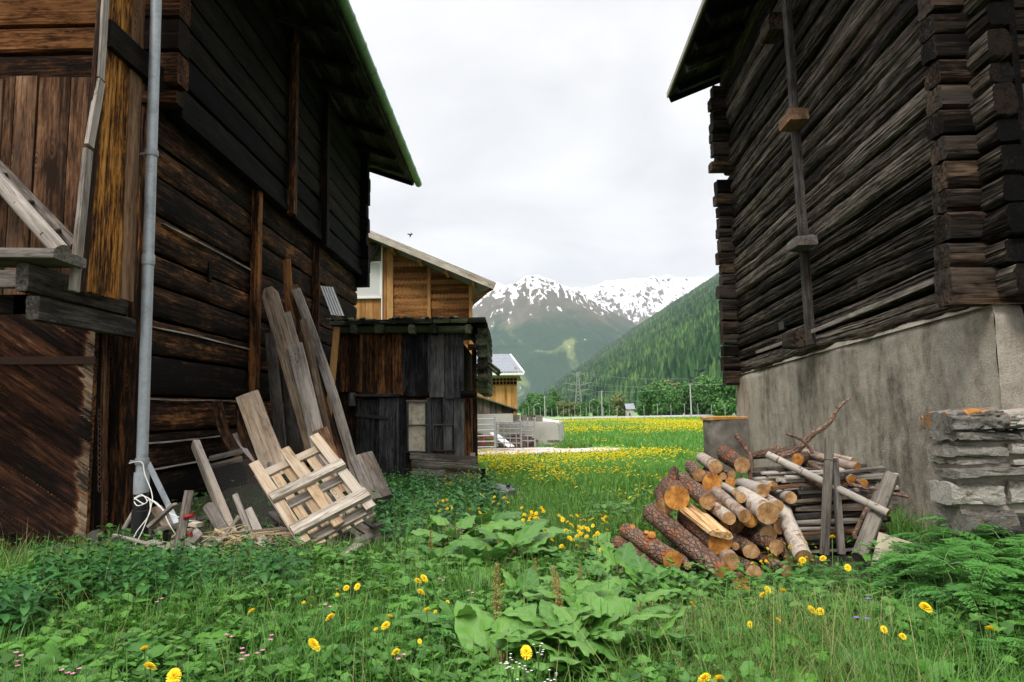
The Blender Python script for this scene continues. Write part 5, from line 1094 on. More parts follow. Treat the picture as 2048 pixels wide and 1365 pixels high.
# bird
bd = thing('bird', 'small dark bird flying in the pale sky beside the barn roof', 'bird', P(821, 471, 24))
c = P(821, 471, 24); mb = MB(); s = np.linspace(-.09, .10, 9); tube(mb, np.stack([c[0]+s*.3, np.full(9, c[1]), c[2]+s], -1), np.array([.004, .012, .02, .024, .024, .02, .014, .01, .003]), 8); mb.build('body', M['blackp'], bd)
for sg in (-1, 1):
    mb = MB(); V = np.array([c+A(.0, 0, .03), c+A(sg*.05, -.06, .05), c+A(sg*.11, -.12, .0), c+A(sg*.05, -.05, .0), c+A(0, 0, -.03)]); V = np.concatenate([V, V+A(0, 0, .004)]); mb.add(V, np.array([[0, 1, 3, 4], [9, 8, 6, 5]])); mb.add(V, np.array([[1, 2, 3], [8, 7, 6]])); mb.build('wing', M['blackp'], bd)
# trees at the field's edge
M['decid'] = treem('round_tree_leaves', (.022, .070, .020), (.070, .18, .050), (.155, .28, .08)); M['decid2'] = treem('olive_tree_leaves', (.07, .10, .035), (.16, .19, .075), (.24, .26, .11)); M['barkd'] = plain('tree_bark', (.07, .055, .045), .95)
def crown_mb(W, H, n, sd, leaf):
    r = np.random.default_rng(sd); mb = MB(); lobes = []
    for k in range(15):
        t = r.uniform(0, 6.28); rr = r.uniform(.1, .62); z = r.uniform(.10, .84); lobes.append((A(math.cos(t)*rr*W/2, math.sin(t)*rr*W/2, z*H), r.uniform(.15, .28)*W))
    lobes.append((A(0, 0, .62*H), .34*W)); per = n//len(lobes); C = []; Nn = []
    for c, rad in lobes:
        d = r.normal(size=(per, 3)); d /= np.linalg.norm(d, axis=1, keepdims=True); C.append(c+d*rad*r.uniform(.65, 1.06, (per, 1))*A(1, 1, .85)); Nn.append(d)
    C, Nn = np.concatenate(C), np.concatenate(Nn); m = len(C); Nn = Nn+r.normal(size=(m, 3))*.55; Nn /= np.linalg.norm(Nn, axis=1, keepdims=True)
    a = np.cross(Nn, r.normal(size=(m, 3))); a /= np.linalg.norm(a, axis=1, keepdims=True); b = np.cross(Nn, a); s = leaf*r.uniform(.6, 1.4, (m, 1))
    V = np.stack([C-a*s, C-b*s*.7, C+a*s, C+b*s*.7], 1); mb.add(V.reshape(-1, 3), np.arange(m*4).reshape(-1, 4), None, np.repeat(r.random(m), 4)); return mb
TG = 'round leafy trees at the edge of the field'; protos = []
for k in range(4):
    rt = thing('leafy_tree', '', 'tree', (0, 0, 0)); mb = MB(); tube(mb, [A(0, 0, -.3), A(.1, 0, 2), A(.2, .1, 5)], [.3, .22, .1], 7); mb.build('trunk', M['barkd'], rt); crown_mb(9, 9.5, 3600, 30+k, .34).build('crown', M['decid'] if k < 3 else M['decid2'], rt, smooth=False); protos.append(rt)
trees = [(1240, 790, 190, 3, 'olive green tree standing alone left of the white house', 1), (1295, 778, 185, 0, 'dark green tree right beside the white house', 1), (1322, 768, 180, 1, 'dark tree second right of the white house', 1), (1346, 776, 172, 2, 'round tree just left of the tallest utility pole', 1), (1368, 770, 178, 0, 'round tree behind the tallest utility pole', 1), (1398, 768, 175, 1, 'round tree just right of the tallest utility pole', 1.05), (1424, 766, 170, 2, 'large round tree near the corner of the right barn', 1.1), (1450, 762, 165, 0, 'large round tree touching the corner of the right barn', 1.1), (1480, 760, 165, 1, 'round tree hidden behind the right barn corner', 1.1), (1335, 764, 200, 3, 'olive topped tree rising behind the dark round trees', 1), (1306, 772, 200, 3, 'pale topped tree rising behind the tree beside the white house', 1), (1410, 758, 200, 0, 'tall dark tree rising behind the utility pole', 1.1)]
sh = [(1050, 806, 240, 1), (1076, 800, 250, 2), (1100, 802, 245, 0), (1126, 803, 240, 3), (1146, 806, 240, 3), (1168, 808, 235, 1), (1186, 802, 240, 0), (1210, 806, 240, 2), (1226, 800, 245, 1), (1064, 790, 290, 0), (1110, 786, 300, 1), (1090, 792, 280, 2)]
names_sh = ['leftmost shrub behind the bunker wall', 'shrubby tree behind the left street lamp', 'dark shrub right of the leftmost utility pole', 'olive shrub left of the pylon foot', 'olive shrub at the pylon foot', 'low shrub right of the pylon foot', 'shrub behind the street lamp right of the pylon', 'shrub behind the middle utility pole', 'shrub left of the lone olive tree', 'taller tree behind the leftmost shrubs', 'tall tree behind the shrubs left of the pylon', 'tree behind the leftmost utility pole']
used = set()
for k, (x, y, Y, pr, lb, s) in enumerate(trees+[(a, b, c, d, n_, .0) for (a, b, c, d), n_ in zip(sh, names_sh)]):
    p = P(x, y, Y); h = (p[2]+.4)/9.0*1.06
    if pr not in used: o = protos[pr]; used.add(pr); o.location = (p[0], Y, -.4); o.scale = (h, h, h); o.rotation_euler = (0, 0, k*1.3)
    else: o = dup(protos[pr], (p[0], Y, -.4), k*1.3, h)
    o.scale = (max(h, .7), max(h, .7), h); o['label'] = lb; o['group'] = TG if s else 'shrubs beyond the road'; o['category'] = 'tree' if s else 'shrub'
# ================================================================== WOODPILE
def barkm(name, stops, sc, bst, flake=None, fv=(.55, .62), bands=None):
    m, nt, bs = mat(name); g = attr(nt, 'gc').outputs['Vector']; rv = attr(nt, 'rv').outputs['Fac']
    a = noise(nt, g, (sc*.6, sc*1.3, sc*1.3), 1, 6, .7, .4); b = noise(nt, g, (3.5, 7, 7), 1, 4, .6)
    vo = N(nt, 'ShaderNodeTexVoronoi', feature='DISTANCE_TO_EDGE'); mp = N(nt, 'ShaderNodeMapping'); mp.inputs['Scale'].default_value = (sc*.7, sc*1.5, sc*1.5); L(nt, g, mp.inputs['Vector']); L(nt, mp.outputs[0], vo.inputs['Vector']); vo.inputs['Scale'].default_value = 1
    f = math_(nt, 'ADD', math_(nt, 'MULTIPLY', a.outputs['Fac'], .7), math_(nt, 'MULTIPLY', b.outputs['Fac'], .4)); f = math_(nt, 'ADD', f, math_(nt, 'MULTIPLY', math_(nt, 'SUBTRACT', rv, .5), .22))
    c = ramp(nt, stops, f).outputs[0]; h = a.outputs['Fac']
    if bands is None:
        c = mix(nt, mrange(nt, vo.outputs['Distance'], 0, .10, .75, 0), c, stops[0][1]); h = math_(nt, 'ADD', h, mrange(nt, vo.outputs['Distance'], 0, .2))
    else:
        n_ = noise(nt, g, (26, 5, 5), 1, 4, .7); c = mix(nt, mrange(nt, n_.outputs['Fac'], .60, .66), c, bands)
    if flake is not None:
        n_ = noise(nt, g, (6, 9, 9), 1, 5, .7, .5); c = mix(nt, mrange(nt, n_.outputs['Fac'], *fv), c, flake)
    L(nt, c, bs.inputs['Base Color']); bs.inputs['Roughness'].default_value = .92; bs.inputs['Specular IOR Level'].default_value = .2; bump(nt, bs, h, bst, .012); return m
M['larch'] = barkm('larch_bark', [(.25, (.035, .020, .014)), (.5, (.13, .075, .052)), (.7, (.25, .165, .12)), (.9, (.38, .28, .22))], 24, 1., (.30, .095, .032), (.54, .63))
M['birch'] = barkm('birch_bark', [(.25, (.10, .07, .05)), (.45, (.27, .21, .165)), (.65, (.44, .385, .325)), (.9, (.60, .55, .49))], 16, .7, (.20, .09, .045), (.55, .64), bands=(.10, .07, .05))
M['greybark'] = barkm('smooth_grey_bark', [(.25, (.12, .10, .085)), (.45, (.25, .22, .19)), (.65, (.36, .325, .285)), (.9, (.46, .43, .385))], 12, .35, (.16, .08, .045), (.64, .70), bands=(.12, .085, .065))
M['branch'] = barkm('branch_bark', [(.25, (.045, .028, .02)), (.5, (.14, .085, .06)), (.7, (.27, .18, .13)), (.9, (.40, .31, .25))], 30, .7, (.30, .15, .07), (.60, .68))
def cutm(name, c0, c1, c2):
    m, nt, bs = mat(name); g = attr(nt, 'gc').outputs['Vector']; sx = N(nt, 'ShaderNodeSeparateXYZ'); L(nt, g, sx.inputs[0])
    cb = N(nt, 'ShaderNodeCombineXYZ'); L(nt, sx.outputs['Y'], cb.inputs[0]); L(nt, sx.outputs['Z'], cb.inputs[1]); L(nt, sx.outputs['X'], cb.inputs[2])
    nz = noise(nt, g, (1, 1, 1), 30, 4, .6); ln = N(nt, 'ShaderNodeVectorMath', operation='LENGTH'); cc = N(nt, 'ShaderNodeCombineXYZ'); L(nt, sx.outputs['Y'], cc.inputs[0]); L(nt, sx.outputs['Z'], cc.inputs[1]); L(nt, cc.outputs[0], ln.inputs[0])
    r_ = math_(nt, 'ADD', ln.outputs['Value'], math_(nt, 'MULTIPLY', nz.outputs['Fac'], .012)); s = math_(nt, 'SINE', math_(nt, 'MULTIPLY', r_, 900)); big = noise(nt, g, (1, 1, 1), 14, 5, .6)
    f = math_(nt, 'ADD', math_(nt, 'MULTIPLY', big.outputs['Fac'], .8), math_(nt, 'MULTIPLY', s, .07))
    c = ramp(nt, [(.3, c0), (.44, c1), (.58, c2)], f).outputs[0]
    an = N(nt, 'ShaderNodeMath', operation='ARCTAN2'); L(nt, sx.outputs['Y'], an.inputs[0]); L(nt, sx.outputs['Z'], an.inputs[1])
    nv_ = N(nt, 'ShaderNodeVectorMath', operation='NORMALIZE'); L(nt, cc.outputs[0], nv_.inputs[0]); nr = noise(nt, nv_.outputs[0], (1, 1, 1), 3.4, 2, .5); xx = noise(nt, g, (2, 2, 2), 2, 2)
    rc = mrange(nt, math_(nt, 'ABSOLUTE', math_(nt, 'SUBTRACT', math_(nt, 'ADD', nr.outputs['Fac'], math_(nt, 'MULTIPLY', nz.outputs['Fac'], .03)), .515)), 0, .014, 1, 0); c = mix(nt, math_(nt, 'MULTIPLY', rc, .75), c, (.03, .014, .006))
    dt_ = noise(nt, g, (1, 1, 1), 22, 4, .7); c = mix(nt, math_(nt, 'MULTIPLY', mrange(nt, dt_.outputs['Fac'], .56, .7), .55), c, (.10, .055, .025))
    L(nt, c, bs.inputs['Base Color']); bs.inputs['Roughness'].default_value = .75; bs.inputs['Specular IOR Level'].default_value = .2; bump(nt, bs, math_(nt, 'ADD', nz.outputs['Fac'], math_(nt, 'MULTIPLY', s, .3)), .35, .004); return m
M['cutO'] = cutm('orange_cut_end', (.24, .085, .02), (.52, .225, .045), (.66, .34, .085)); M['cutP'] = cutm('pale_cut_end', (.22, .11, .045), (.43, .245, .105), (.58, .385, .20))
def zf(x, y): return 1180+x/2.926, 780+y/2.926
LG = 'logs heaped on the woodpile'
def log(label, far, near, rf, rn, Yf, Yn, bark, cut, amp=.10, mid=None, notch=False, name='log'):
    a, b = P(*zf(*far), Yf), P(*zf(*near), Yn); ra, rb = rf/2.926*Yf/F, rn/2.926*Yn/F
    n = 22; t = np.linspace(0, 1, n); pts = a+(b-a)*t[:, None]
    if mid is not None: pts = smooth([a, P(*zf(*mid), (Yf+Yn)/2), b], 9); n = len(pts); t = np.linspace(0, 1, n)
    r = ra+(rb-ra)*t; o = rng.random(3)*30; r = r*(1+.10*(vn(np.stack([t*5, t*0, t*0], -1)+o)-.5)*2*min(1, amp*8))
    mb, cb = MB(), MB(); V = tube(mb, pts, r, 22 if max(rf, rn) > 26 else 12, bark=amp, capmb=cb)
    ob = mb.build(name, bark, loc=b, sharp=60); tag(ob, label, 'log' if name == 'log' else name, LG)
    # lift the sawn faces a hair so that they stand out of the bark ring
    c = cb.build('cut_end', cut, ob, sharp=30)
    return ob
LB, BB, GBk, BR, CO, CPt = M['larch'], M['birch'], M['greybark'], M['branch'], M['cutO'], M['cutP']
log('flaking bark log lowest at the far left of the woodpile, half sunk in leaves', (165, 905), (420, 1090), 50, 58, 5.75, 5.05, LB, CPt, .10)
o1 = log('reddish bark log with orange lopped scars at the left foot of the woodpile', (215, 825), (485, 1000), 46, 60, 5.75, 4.95, LB, CO, .10)
for (x, y, r, Y) in ((205, 812, 20, 5.70), (250, 802, 15, 5.58), (362, 850, 22, 5.22), (330, 835, 12, 5.32)):
    p = P(*zf(x, y), Y+.03); mb = MB(); n_ = nrm(A(-.05, -.75, .66)); tube(mb, [p-n_*.03, p+n_*.006], r/2.926*5.4/F*A(1.15, 1), 12); mb.build('lopped_scar', CO, o1)
log('longest reddish bark log sloping down to the front of the woodpile', (365, 720), (785, 1080), 58, 54, 5.95, 4.8, LB, CO, .10)
log('split log with its broad orange cleft side facing up', (570, 745), (760, 892), 62, 72, 5.75, 5.1, LB, CO, .08)
def cleft():
    a, b = P(*zf(575, 690), 5.70), P(*zf(765, 850), 5.06); mb = MB(); timber(mb, a, b, .245, .07, up=nrm(A(.3, -.7, .75)), nl=30, nw=10, nh=3, rough=.016, cut=.5, taper=.8, crack=.006); o = bpy.data.objects[[k.name for k in bpy.data.objects if k.get('label', '').startswith('split log with its')][0]]; mb.build('cleft_face', M['cleft'], o)
M['cleft'] = wood('cleft_larch', [(.2, (.26, .12, .045)), (.45, (.46, .26, .10)), (.7, (.58, .36, .17)), (.92, (.66, .46, .25))], None, knots=.2, fib=(1.6, 30.), bst=.9, bd=.01)
cleft()
log('fat log with a big round orange cut face, left in the woodpile', (470, 560), (508, 632), 60, 72, 6.5, 5.55, LB, CO, .07)
log('narrow log standing up behind the fat orange faced log', (492, 470), (470, 590), 26, 30, 6.2, 5.9, LB, CPt, .08)
log('knobbly log with a splintered end beside the fat orange faced log', (540, 520), (690, 655), 44, 48, 6.3, 5.45, LB, CPt, .22)
log('slim birch log with a lopped branch stub, third row of the woodpile', (675, 545), (905, 740), 34, 38, 6.2, 5.25, BB, CPt, .06)
log('short birch log under the slim birch log', (700, 670), (815, 752), 34, 38, 5.8, 5.2, BB, CPt, .05)
log('thick birch log with a large pale notched face in the middle', (890, 615), (1040, 722), 50, 64, 6.0, 5.25, BB, CPt, .05)
log('smooth grey log with dark end on the right of the woodpile top', (880, 545), (1012, 590), 34, 40, 6.2, 5.7, GBk, CPt, .04)
log('thin grey forked log left of the thick birch log', (790, 580), (885, 632), 26, 30, 6.1, 5.55, GBk, CPt, .05)
log('twisted grey stick log crossing the thin forked log', (780, 560), (850, 600), 18, 20, 5.9, 5.6, GBk, CPt, .06)
log('small pale log behind the smooth grey log', (1000, 555), (1070, 565), 26, 28, 6.4, 5.9, BB, CPt, .05)
log('grey log with a slanted cut against the lath stack', (1070, 610), (1175, 632), 30, 34, 6.2, 5.75, GBk, CPt, .05)
log('stubby birch log right of the thick birch log', (1020, 635), (1100, 680), 32, 34, 5.9, 5.55, BB, CPt, .06)
log('reddish log with a torn end in the lower middle of the woodpile', (850, 800), (1090, 920), 44, 42, 5.9, 5.2, LB, CPt, .16)
log('pale log end above the torn reddish log', (970, 785), (1045, 845), 44, 46, 5.9, 5.35, BB, CPt, .05)
log('dark log under the pale log end', (890, 700), (935, 760), 44, 46, 5.9, 5.4, LB, CO, .08)
log('white birch log with peeled strips propped steeply against the lath stack', (1130, 715), (1250, 985), 46, 54, 5.85, 5.15, BB, CPt, .07)
log('brown log behind the propped white birch log', (1090, 830), (1180, 1010), 40, 40, 5.9, 5.4, LB, CPt, .10)
log('short birch log between the two front logs', (770, 945), (825, 1005), 46, 50, 5.5, 4.95, BB, CPt, .06)
log('lowest front log with a dull orange end in the grass', (830, 1070), (888, 1145), 44, 48, 5.4, 4.7, LB, CO, .08)
log('reddish log lying low behind the lowest front log', (870, 1000), (960, 1070), 40, 42, 5.5, 4.95, LB, CPt, .14)
log('rotten log with a ragged end right of the cleft log', (830, 865), (945, 945), 40, 44, 5.7, 5.2, LB, CPt, .24)
log('small round log squeezed beside the cleft log', (800, 870), (850, 915), 22, 24, 5.6, 5.15, LB, CPt, .06)
log('small knobbly log end beside the scarred log', (530, 970), (572, 1030), 22, 22, 5.4, 4.95, LB, CPt, .10)
log('brown log lying flat at the right foot of the woodpile', (950, 960), (1150, 1060), 34, 36, 5.6, 5.0, LB, CPt, .10)
log('stout reddish log on top of the woodpile near the pillar', (790, 375), (890, 440), 48, 46, 6.8, 6.1, LB, CPt, .14)
log('white birch log on top of the woodpile left of the stout reddish log', (655, 400), (735, 452), 34, 38, 6.7, 6.0, BB, CPt, .06)
log('shredded stump end at the left top of the woodpile', (590, 450), (640, 500), 36, 38, 6.5, 6.0, LB, CPt, .26)
log('log with a glowing orange face half hidden behind the slim birch log', (690, 500), (715, 545), 50, 56, 6.6, 5.9, LB, CO, .07)
log('small round branch end under the top birch log', (760, 490), (778, 505), 20, 21, 6.5, 6.0, LB, CPt, .05)
log('round branch end left of the smooth grey log', (800, 520), (822, 542), 27, 28, 6.4, 5.9, LB, CO, .05)
log('knotty log under the top birch log', (700, 430), (830, 500), 28, 26, 6.5, 6.0, LB, CPt, .2)
log('log behind the fat orange faced log at the left edge', (425, 600), (440, 680), 44, 48, 6.3, 5.75, LB, CPt, .14)
fill = [((620, 560), (760, 700)), ((720, 640), (860, 800)), ((650, 620), (800, 780)), ((900, 760), (1010, 860)), ((1000, 700), (1120, 800)), ((560, 820), (700, 960)), ((760, 800), (900, 930)), ((950, 880), (1080, 1000)), ((690, 900), (830, 1000)), ((850, 940), (930, 1030)), ((1040, 900), (1160, 1020))]
for k, (a, b) in enumerate(fill):
    o = log('dark log buried in the shadowed gaps of the woodpile', a, b, 40, 42, 6.3, 5.62+.03*(k % 3), LB, CPt, .1)
# poles and branches on top
log('long smooth grey pole laid slanting across the lath stack', (1040, 380), (1745, 722), 22, 23, 6.15, 5.4, GBk, CO, .03, name='pole')
log('thin brown branch lying under the long grey pole', (1155, 480), (1330, 545), 17, 18, 6.2, 5.9, BR, CPt, .08, name='branch')
log('round log with an orange face on top of the lath stack', (1300, 375), (1215, 408), 30, 33, 6.7, 6.2, BR, CO, .08)
log('brown branch lying level along the top of the lath stack', (945, 385), (1225, 352), 24, 24, 6.6, 6.55, BR, CPt, .12, name='branch')
log('second brown branch behind the level one on the stack top', (1040, 365), (1110, 345), 22, 20, 6.8, 6.7, BR, CPt, .12, name='branch')
log('reddish birch branch ending right of the tall stake', (1255, 372), (1565, 455), 28, 26, 6.55, 6.0, BB, CO, .10, name='branch')
log('white birch stick uppermost at the right of the stack', (1425, 385), (1540, 412), 13, 14, 6.4, 6.1, BB, CPt, .05, name='branch')
log('birch log with a slanted orange cut right of the stakes', (1440, 465), (1530, 525), 26, 28, 6.2, 5.95, BB, CO, .06)
log('brown branch slanting under the level branches', (1255, 425), (1440, 525), 24, 22, 6.4, 6.0, BR, CPt, .10, name='branch')
log('thin branch reaching right past the leaning post', (1430, 535), (1868, 628), 13, 9, 6.1, 5.5, BR, CPt, .10, name='branch')
log('brown branch ends showing right of the stakes', (1480, 520), (1605, 545), 20, 22, 6.3, 5.9, BR, CO, .12, name='branch')
log('pale stub behind the leaning post', (1560, 590), (1640, 612), 18, 18, 6.3, 6.0, BB, CPt, .06, name='branch')
log('thin bare stick leaning at the right side of the lath stack', (1622, 690), (1546, 852), 13, 13, 5.8, 5.5, BR, CPt, .08, name='stick')
log('twisted barkless branch hooked over the left end of the stack', (858, 268), (938, 525), 17, 13, 6.5, 6.1, BR, CPt, .08, mid=(935, 385), name='branch')
def twig(label, pts, r0, r1, Y):
    p = smooth([P(*zf(x, y), Y-.1*i/len(pts)) for i, (x, y) in enumerate(pts)], 6); n = len(p); r = np.linspace(r0, r1, n)*Y/F/2.926*(1+.25*np.abs(np.sin(np.arange(n)*1.7)))
    mb = MB(); tube(mb, p, r, 8, bark=.08); o = tag(mb.build('branch', BR, loc=p[0]), label, 'branch', LG)
    for k in range(4, n-3, 6):
        d = nrm(A(rng.uniform(-1, 1), rng.uniform(-.5, .5), rng.uniform(0, 1))); mb = MB(); tube(mb, [p[k], p[k]+d*.03], [r[k]*.6, r[k]*.25], 6); mb.build('twig_stub', BR, o)
twig('dark bare branch sticking up highest out of the woodpile', [(1100, 395), (1210, 355), (1300, 262), (1395, 200), (1450, 110), (1522, 48)], 20, 6, 6.3)
twig('short dark twig crossing the raised branch', [(1148, 255), (1240, 295), (1285, 340), (1300, 370)], 7, 9, 6.2)
# stack of laths
LA = 'old laths stacked beside the plastered wall'; protos_l = []
for k in range(6):
    mb = MB(); timber(mb, A(-.5, 0, 0), A(.5, 0, 0), rng.uniform(.04, .08), rng.uniform(.024, .044), nl=8, nw=2, nh=2, rough=.004, cut=.2, wob=.012); o = mb.build('lath', [M['silver'], M['tan'], M['greyd'], M['tan'], M['brownb'], M['silver']][k]); tag(o, 'old split lath in the stack between the logs and the plastered wall', 'lath', LA); protos_l.append(o)
cl, cr_ = P(*zf(1180, 960), 5.75), P(*zf(1620, 900), 6.0); usedl = set()
bl = P(*zf(960, 470), 6.35)
for lay in range(22):
    z = .04+lay*.031; n = 6
    for k in range(n):
        q = int(rng.integers(0, 6)); t = k/(n-1)
        sh_ = .34*max(0, 1-lay/9)           # lower courses start further right
        x = 2.80-.16*(1-lay/23)+rng.uniform(-.16, .16)-.1*(lay > 18)*rng.random(); y = 5.98+t*.52+rng.uniform(-.05, .05)+.22*(1-lay/23)*0
        rz_ = rng.uniform(-.16, .16)+.18; ln_ = rng.uniform(.75, 1.02)
        o = protos_l[q] if q not in usedl else dup(protos_l[q], (0, 0, 0)); usedl.add(q)
        o.location = (x, y, z+rng.uniform(-.006, .006)); o.rotation_euler = (rng.uniform(-.25, .25), rng.uniform(-.05, .05), rz_); o.scale = (ln_, rng.uniform(.8, 1.3), rng.uniform(.8, 1.25))
# stakes and leaning posts
def stake(label, top, bot, w_, Yt, Yb, m, th=.07, **k):
    return lean('post', label, 'post', zf(*top), zf(*bot), Yt, Yb, w_/2.926, th, m, 'posts holding the lath stack', **k)
M['stakew'] = wood('weathered_stake_wood', con=1.4, crk=.5, tint=.12, knots=.5, fib=(1.2, 34.), grey=(.17, .145, .11), stops=[(.2, (.05, .045, .038)), (.45, (.13, .115, .095)), (.7, (.22, .195, .165)), (.92, (.33, .30, .26))])
stake('tall upright grey stake in front of the lath stack', (1402, 285), (1372, 965), 46, 5.7, 5.62, M['stakew'], rough=.008)
stake('darker second stake leaning right of the tall stake', (1428, 400), (1470, 960), 38, 5.72, 5.66, M['greyd'], rough=.008)
stake('thick brown post leaning on the plastered wall right of the stack', (1762, 505), (1578, 985), 72, 5.75, 5.3, M['brownpost'] if 'brownpost' in M else M['stakew'], .09, rough=.008)
stake('shorter grey post behind the thick leaning post', (1694, 565), (1640, 760), 40, 5.8, 5.6, M['stakew'])
mb = MB(); ring_ = P(*zf(1400, 412), 5.64); tube(mb, [ring_+A(.05*math.cos(t), .06*math.sin(t), .01*math.sin(2*t)) for t in np.linspace(0, 6.3, 20)], .004, 5); tag(mb.build('wire_loop', M['iron'], loc=ring_), 'wire loop tied round the tall grey stake', 'wire')
M['oldpanel'] = plain('mossy_pale_panel', (.36, .32, .24), .9, 0, .12, 4, .3, .004, var2=(.30, .30, .14), v2=(.5, .7), sc2=3)
mb = MB(); a, b, c, d = P(*zf(1690, 832), 5.35), P(*zf(1985, 925), 5.25), P(*zf(1955, 1040), 4.85), P(*zf(1640, 1040), 5.0)
quad(mb, d, c, b, a, n=12); quad(mb, a-A(0, 0, .03), b-A(0, 0, .03), c-A(0, 0, .03), d-A(0, 0, .03), n=12); tag(mb.build('panel', M['oldpanel'], loc=d), 'mossy pale panel lying at the foot of the plastered wall', 'panel') if 'oldpanel' in M else None
mb = MB(); r6 = np.random.default_rng(8)
for k in range(420):
    x, y = 1232+abs(r6.normal())*55, 1100+r6.uniform(0, 60); p = GP(min(x, 1370), y, 0); p[2] = tz1(p[0], p[1])+r6.uniform(.01, .12); a, e = r6.uniform(0, 6.28), r6.uniform(-.5, .5); l = r6.uniform(.02, .055)
    d = A(math.cos(a)*math.cos(e), math.sin(a)*math.cos(e), math.sin(e)); timber(mb, p, p+d*l, l*.6, .006, nl=2, nw=1, nh=1, rough=.003)
tag(mb.build('bark_chips', M['larch']), 'reddish bark flakes littering the left foot of the woodpile', 'bark', kind='stuff')
# ================================================================== PLANTS
def leafgrid(prof, L_, W, nl=9, na=5, fold=.25, curl=0., wav=0., wn=5, serr=0., sn=9, droop=0.):
    t = np.linspace(0, 1, nl)[:, None]; s = np.linspace(-1, 1, na)[None]
    w_ = prof(t)*W/2*(1+serr*np.where(np.abs(s) > .9, np.abs((t*sn) % 1-.5)*2-.5, 0))
    x = t*L_+0*s; y = w_*s; z = fold*np.abs(y)+wav*W*np.sin(t*wn*6.28+np.sign(s)*1.3)*np.abs(s)**2-droop*L_*t**2
    a = curl*t; x2 = x*1.0; V = np.stack([x2, y, z], -1); G = np.stack([x, y/(W/2+1e-9)*.5*W/ (W) , 0*x], -1); return V, G, ring_faces(nl, na, close=False)
def place(V, base, az, el, roll=0.):
    ca, sa, ce, se, cr__, sr = math.cos(az), math.sin(az), math.cos(el), math.sin(el), math.cos(roll), math.sin(roll)
    x, y, z = V[..., 0], V[..., 1], V[..., 2]; y, z = y*cr__-z*sr, y*sr+z*cr__; x, z = x*ce-z*se, x*se+z*ce
    return np.stack([x*ca-y*sa, x*sa+y*ca, z], -1)+np.asarray(base, float)
def addleaf(mb, lg, base, az, el, roll=0., rv=None, mi=0, sc=1.):
    V, G, f = lg; mb.add((place(V*sc, base, az, el, roll)).reshape(-1, 3), f, G.reshape(-1, 3)+A(rng.random()*3 if False else 0, 0, 0), rng.random() if rv is None else rv, mi)
dockp = lambda t: np.clip(np.sin(np.pi*np.clip(t, 0, 1)**.62), 0, 1)**.75*(1-.15*t)
r5 = np.random.default_rng(21)
def hide(o): COL.objects.unlink(o)
class Kind:                                     # one kind of plant: a few prototypes, copied with their parts
    def __init__(s, name, cat, group, protos): s.p = protos; s.used = set(); s.name, s.cat, s.group = name, cat, group; s.n = 0
    def put(s, x, y, z, sc, label, rz=None, k=None, tilt=.0):
        k = int(r5.integers(0, len(s.p))) if k is None else k; rz = r5.uniform(0, 6.28) if rz is None else rz
        o = s.p[k]
        if k in s.used: o = dup(o, (x, y, z), rz, sc)
        else: s.used.add(k); o.location = (x, y, z); o.rotation_euler = (0, 0, rz); o.scale = (sc, sc, sc)
        o.rotation_euler = (r5.uniform(-tilt, tilt), r5.uniform(-tilt, tilt), rz); tag(o, label, s.cat, s.group); s.n += 1; return o
# dock
def dock_proto(n, sd):
    rt = thing('dock_plant', '', 'plant'); mb = MB(); st = MB(); r = np.random.default_rng(sd)
    for k in range(n):
        L_ = r.uniform(.20, .36)*(1 if k > n*.3 else .8); W = L_*r.uniform(.52, .70); az = k*2.4+r.uniform(-.3, .3); el = r.uniform(.35, 1.25)*(1-.35*k/n); pl = r.uniform(.06, .2)
        d = A(math.cos(az)*math.cos(el+.3), math.sin(az)*math.cos(el+.3), math.sin(el+.3)); b = d*pl+A(0, 0, .02+.10*r.random())
        lg = leafgrid(dockp, L_, W, 22, 9, -.22, 0, .05, r.uniform(3, 4.6), .0, 9, r.uniform(.25, .7)); addleaf(mb, lg, b, az, el, r.uniform(-.35, .35)); tube(st, smooth([A(0, 0, 0), d*pl*.5, b], 3), [.006]*9, 5, caps=False)
    mb.build('leaves', M['dock'], rt, sharp=0); st.build('stalks', M['seedstem'], rt); return rt
docks = Kind('dock_plant', 'dock', 'broad leaved dock plants in the grass', [dock_proto(13, 1), dock_proto(16, 2), dock_proto(11, 3), dock_proto(18, 4)])
def GZ(x, y, z): p = GP(x, y, z); return p
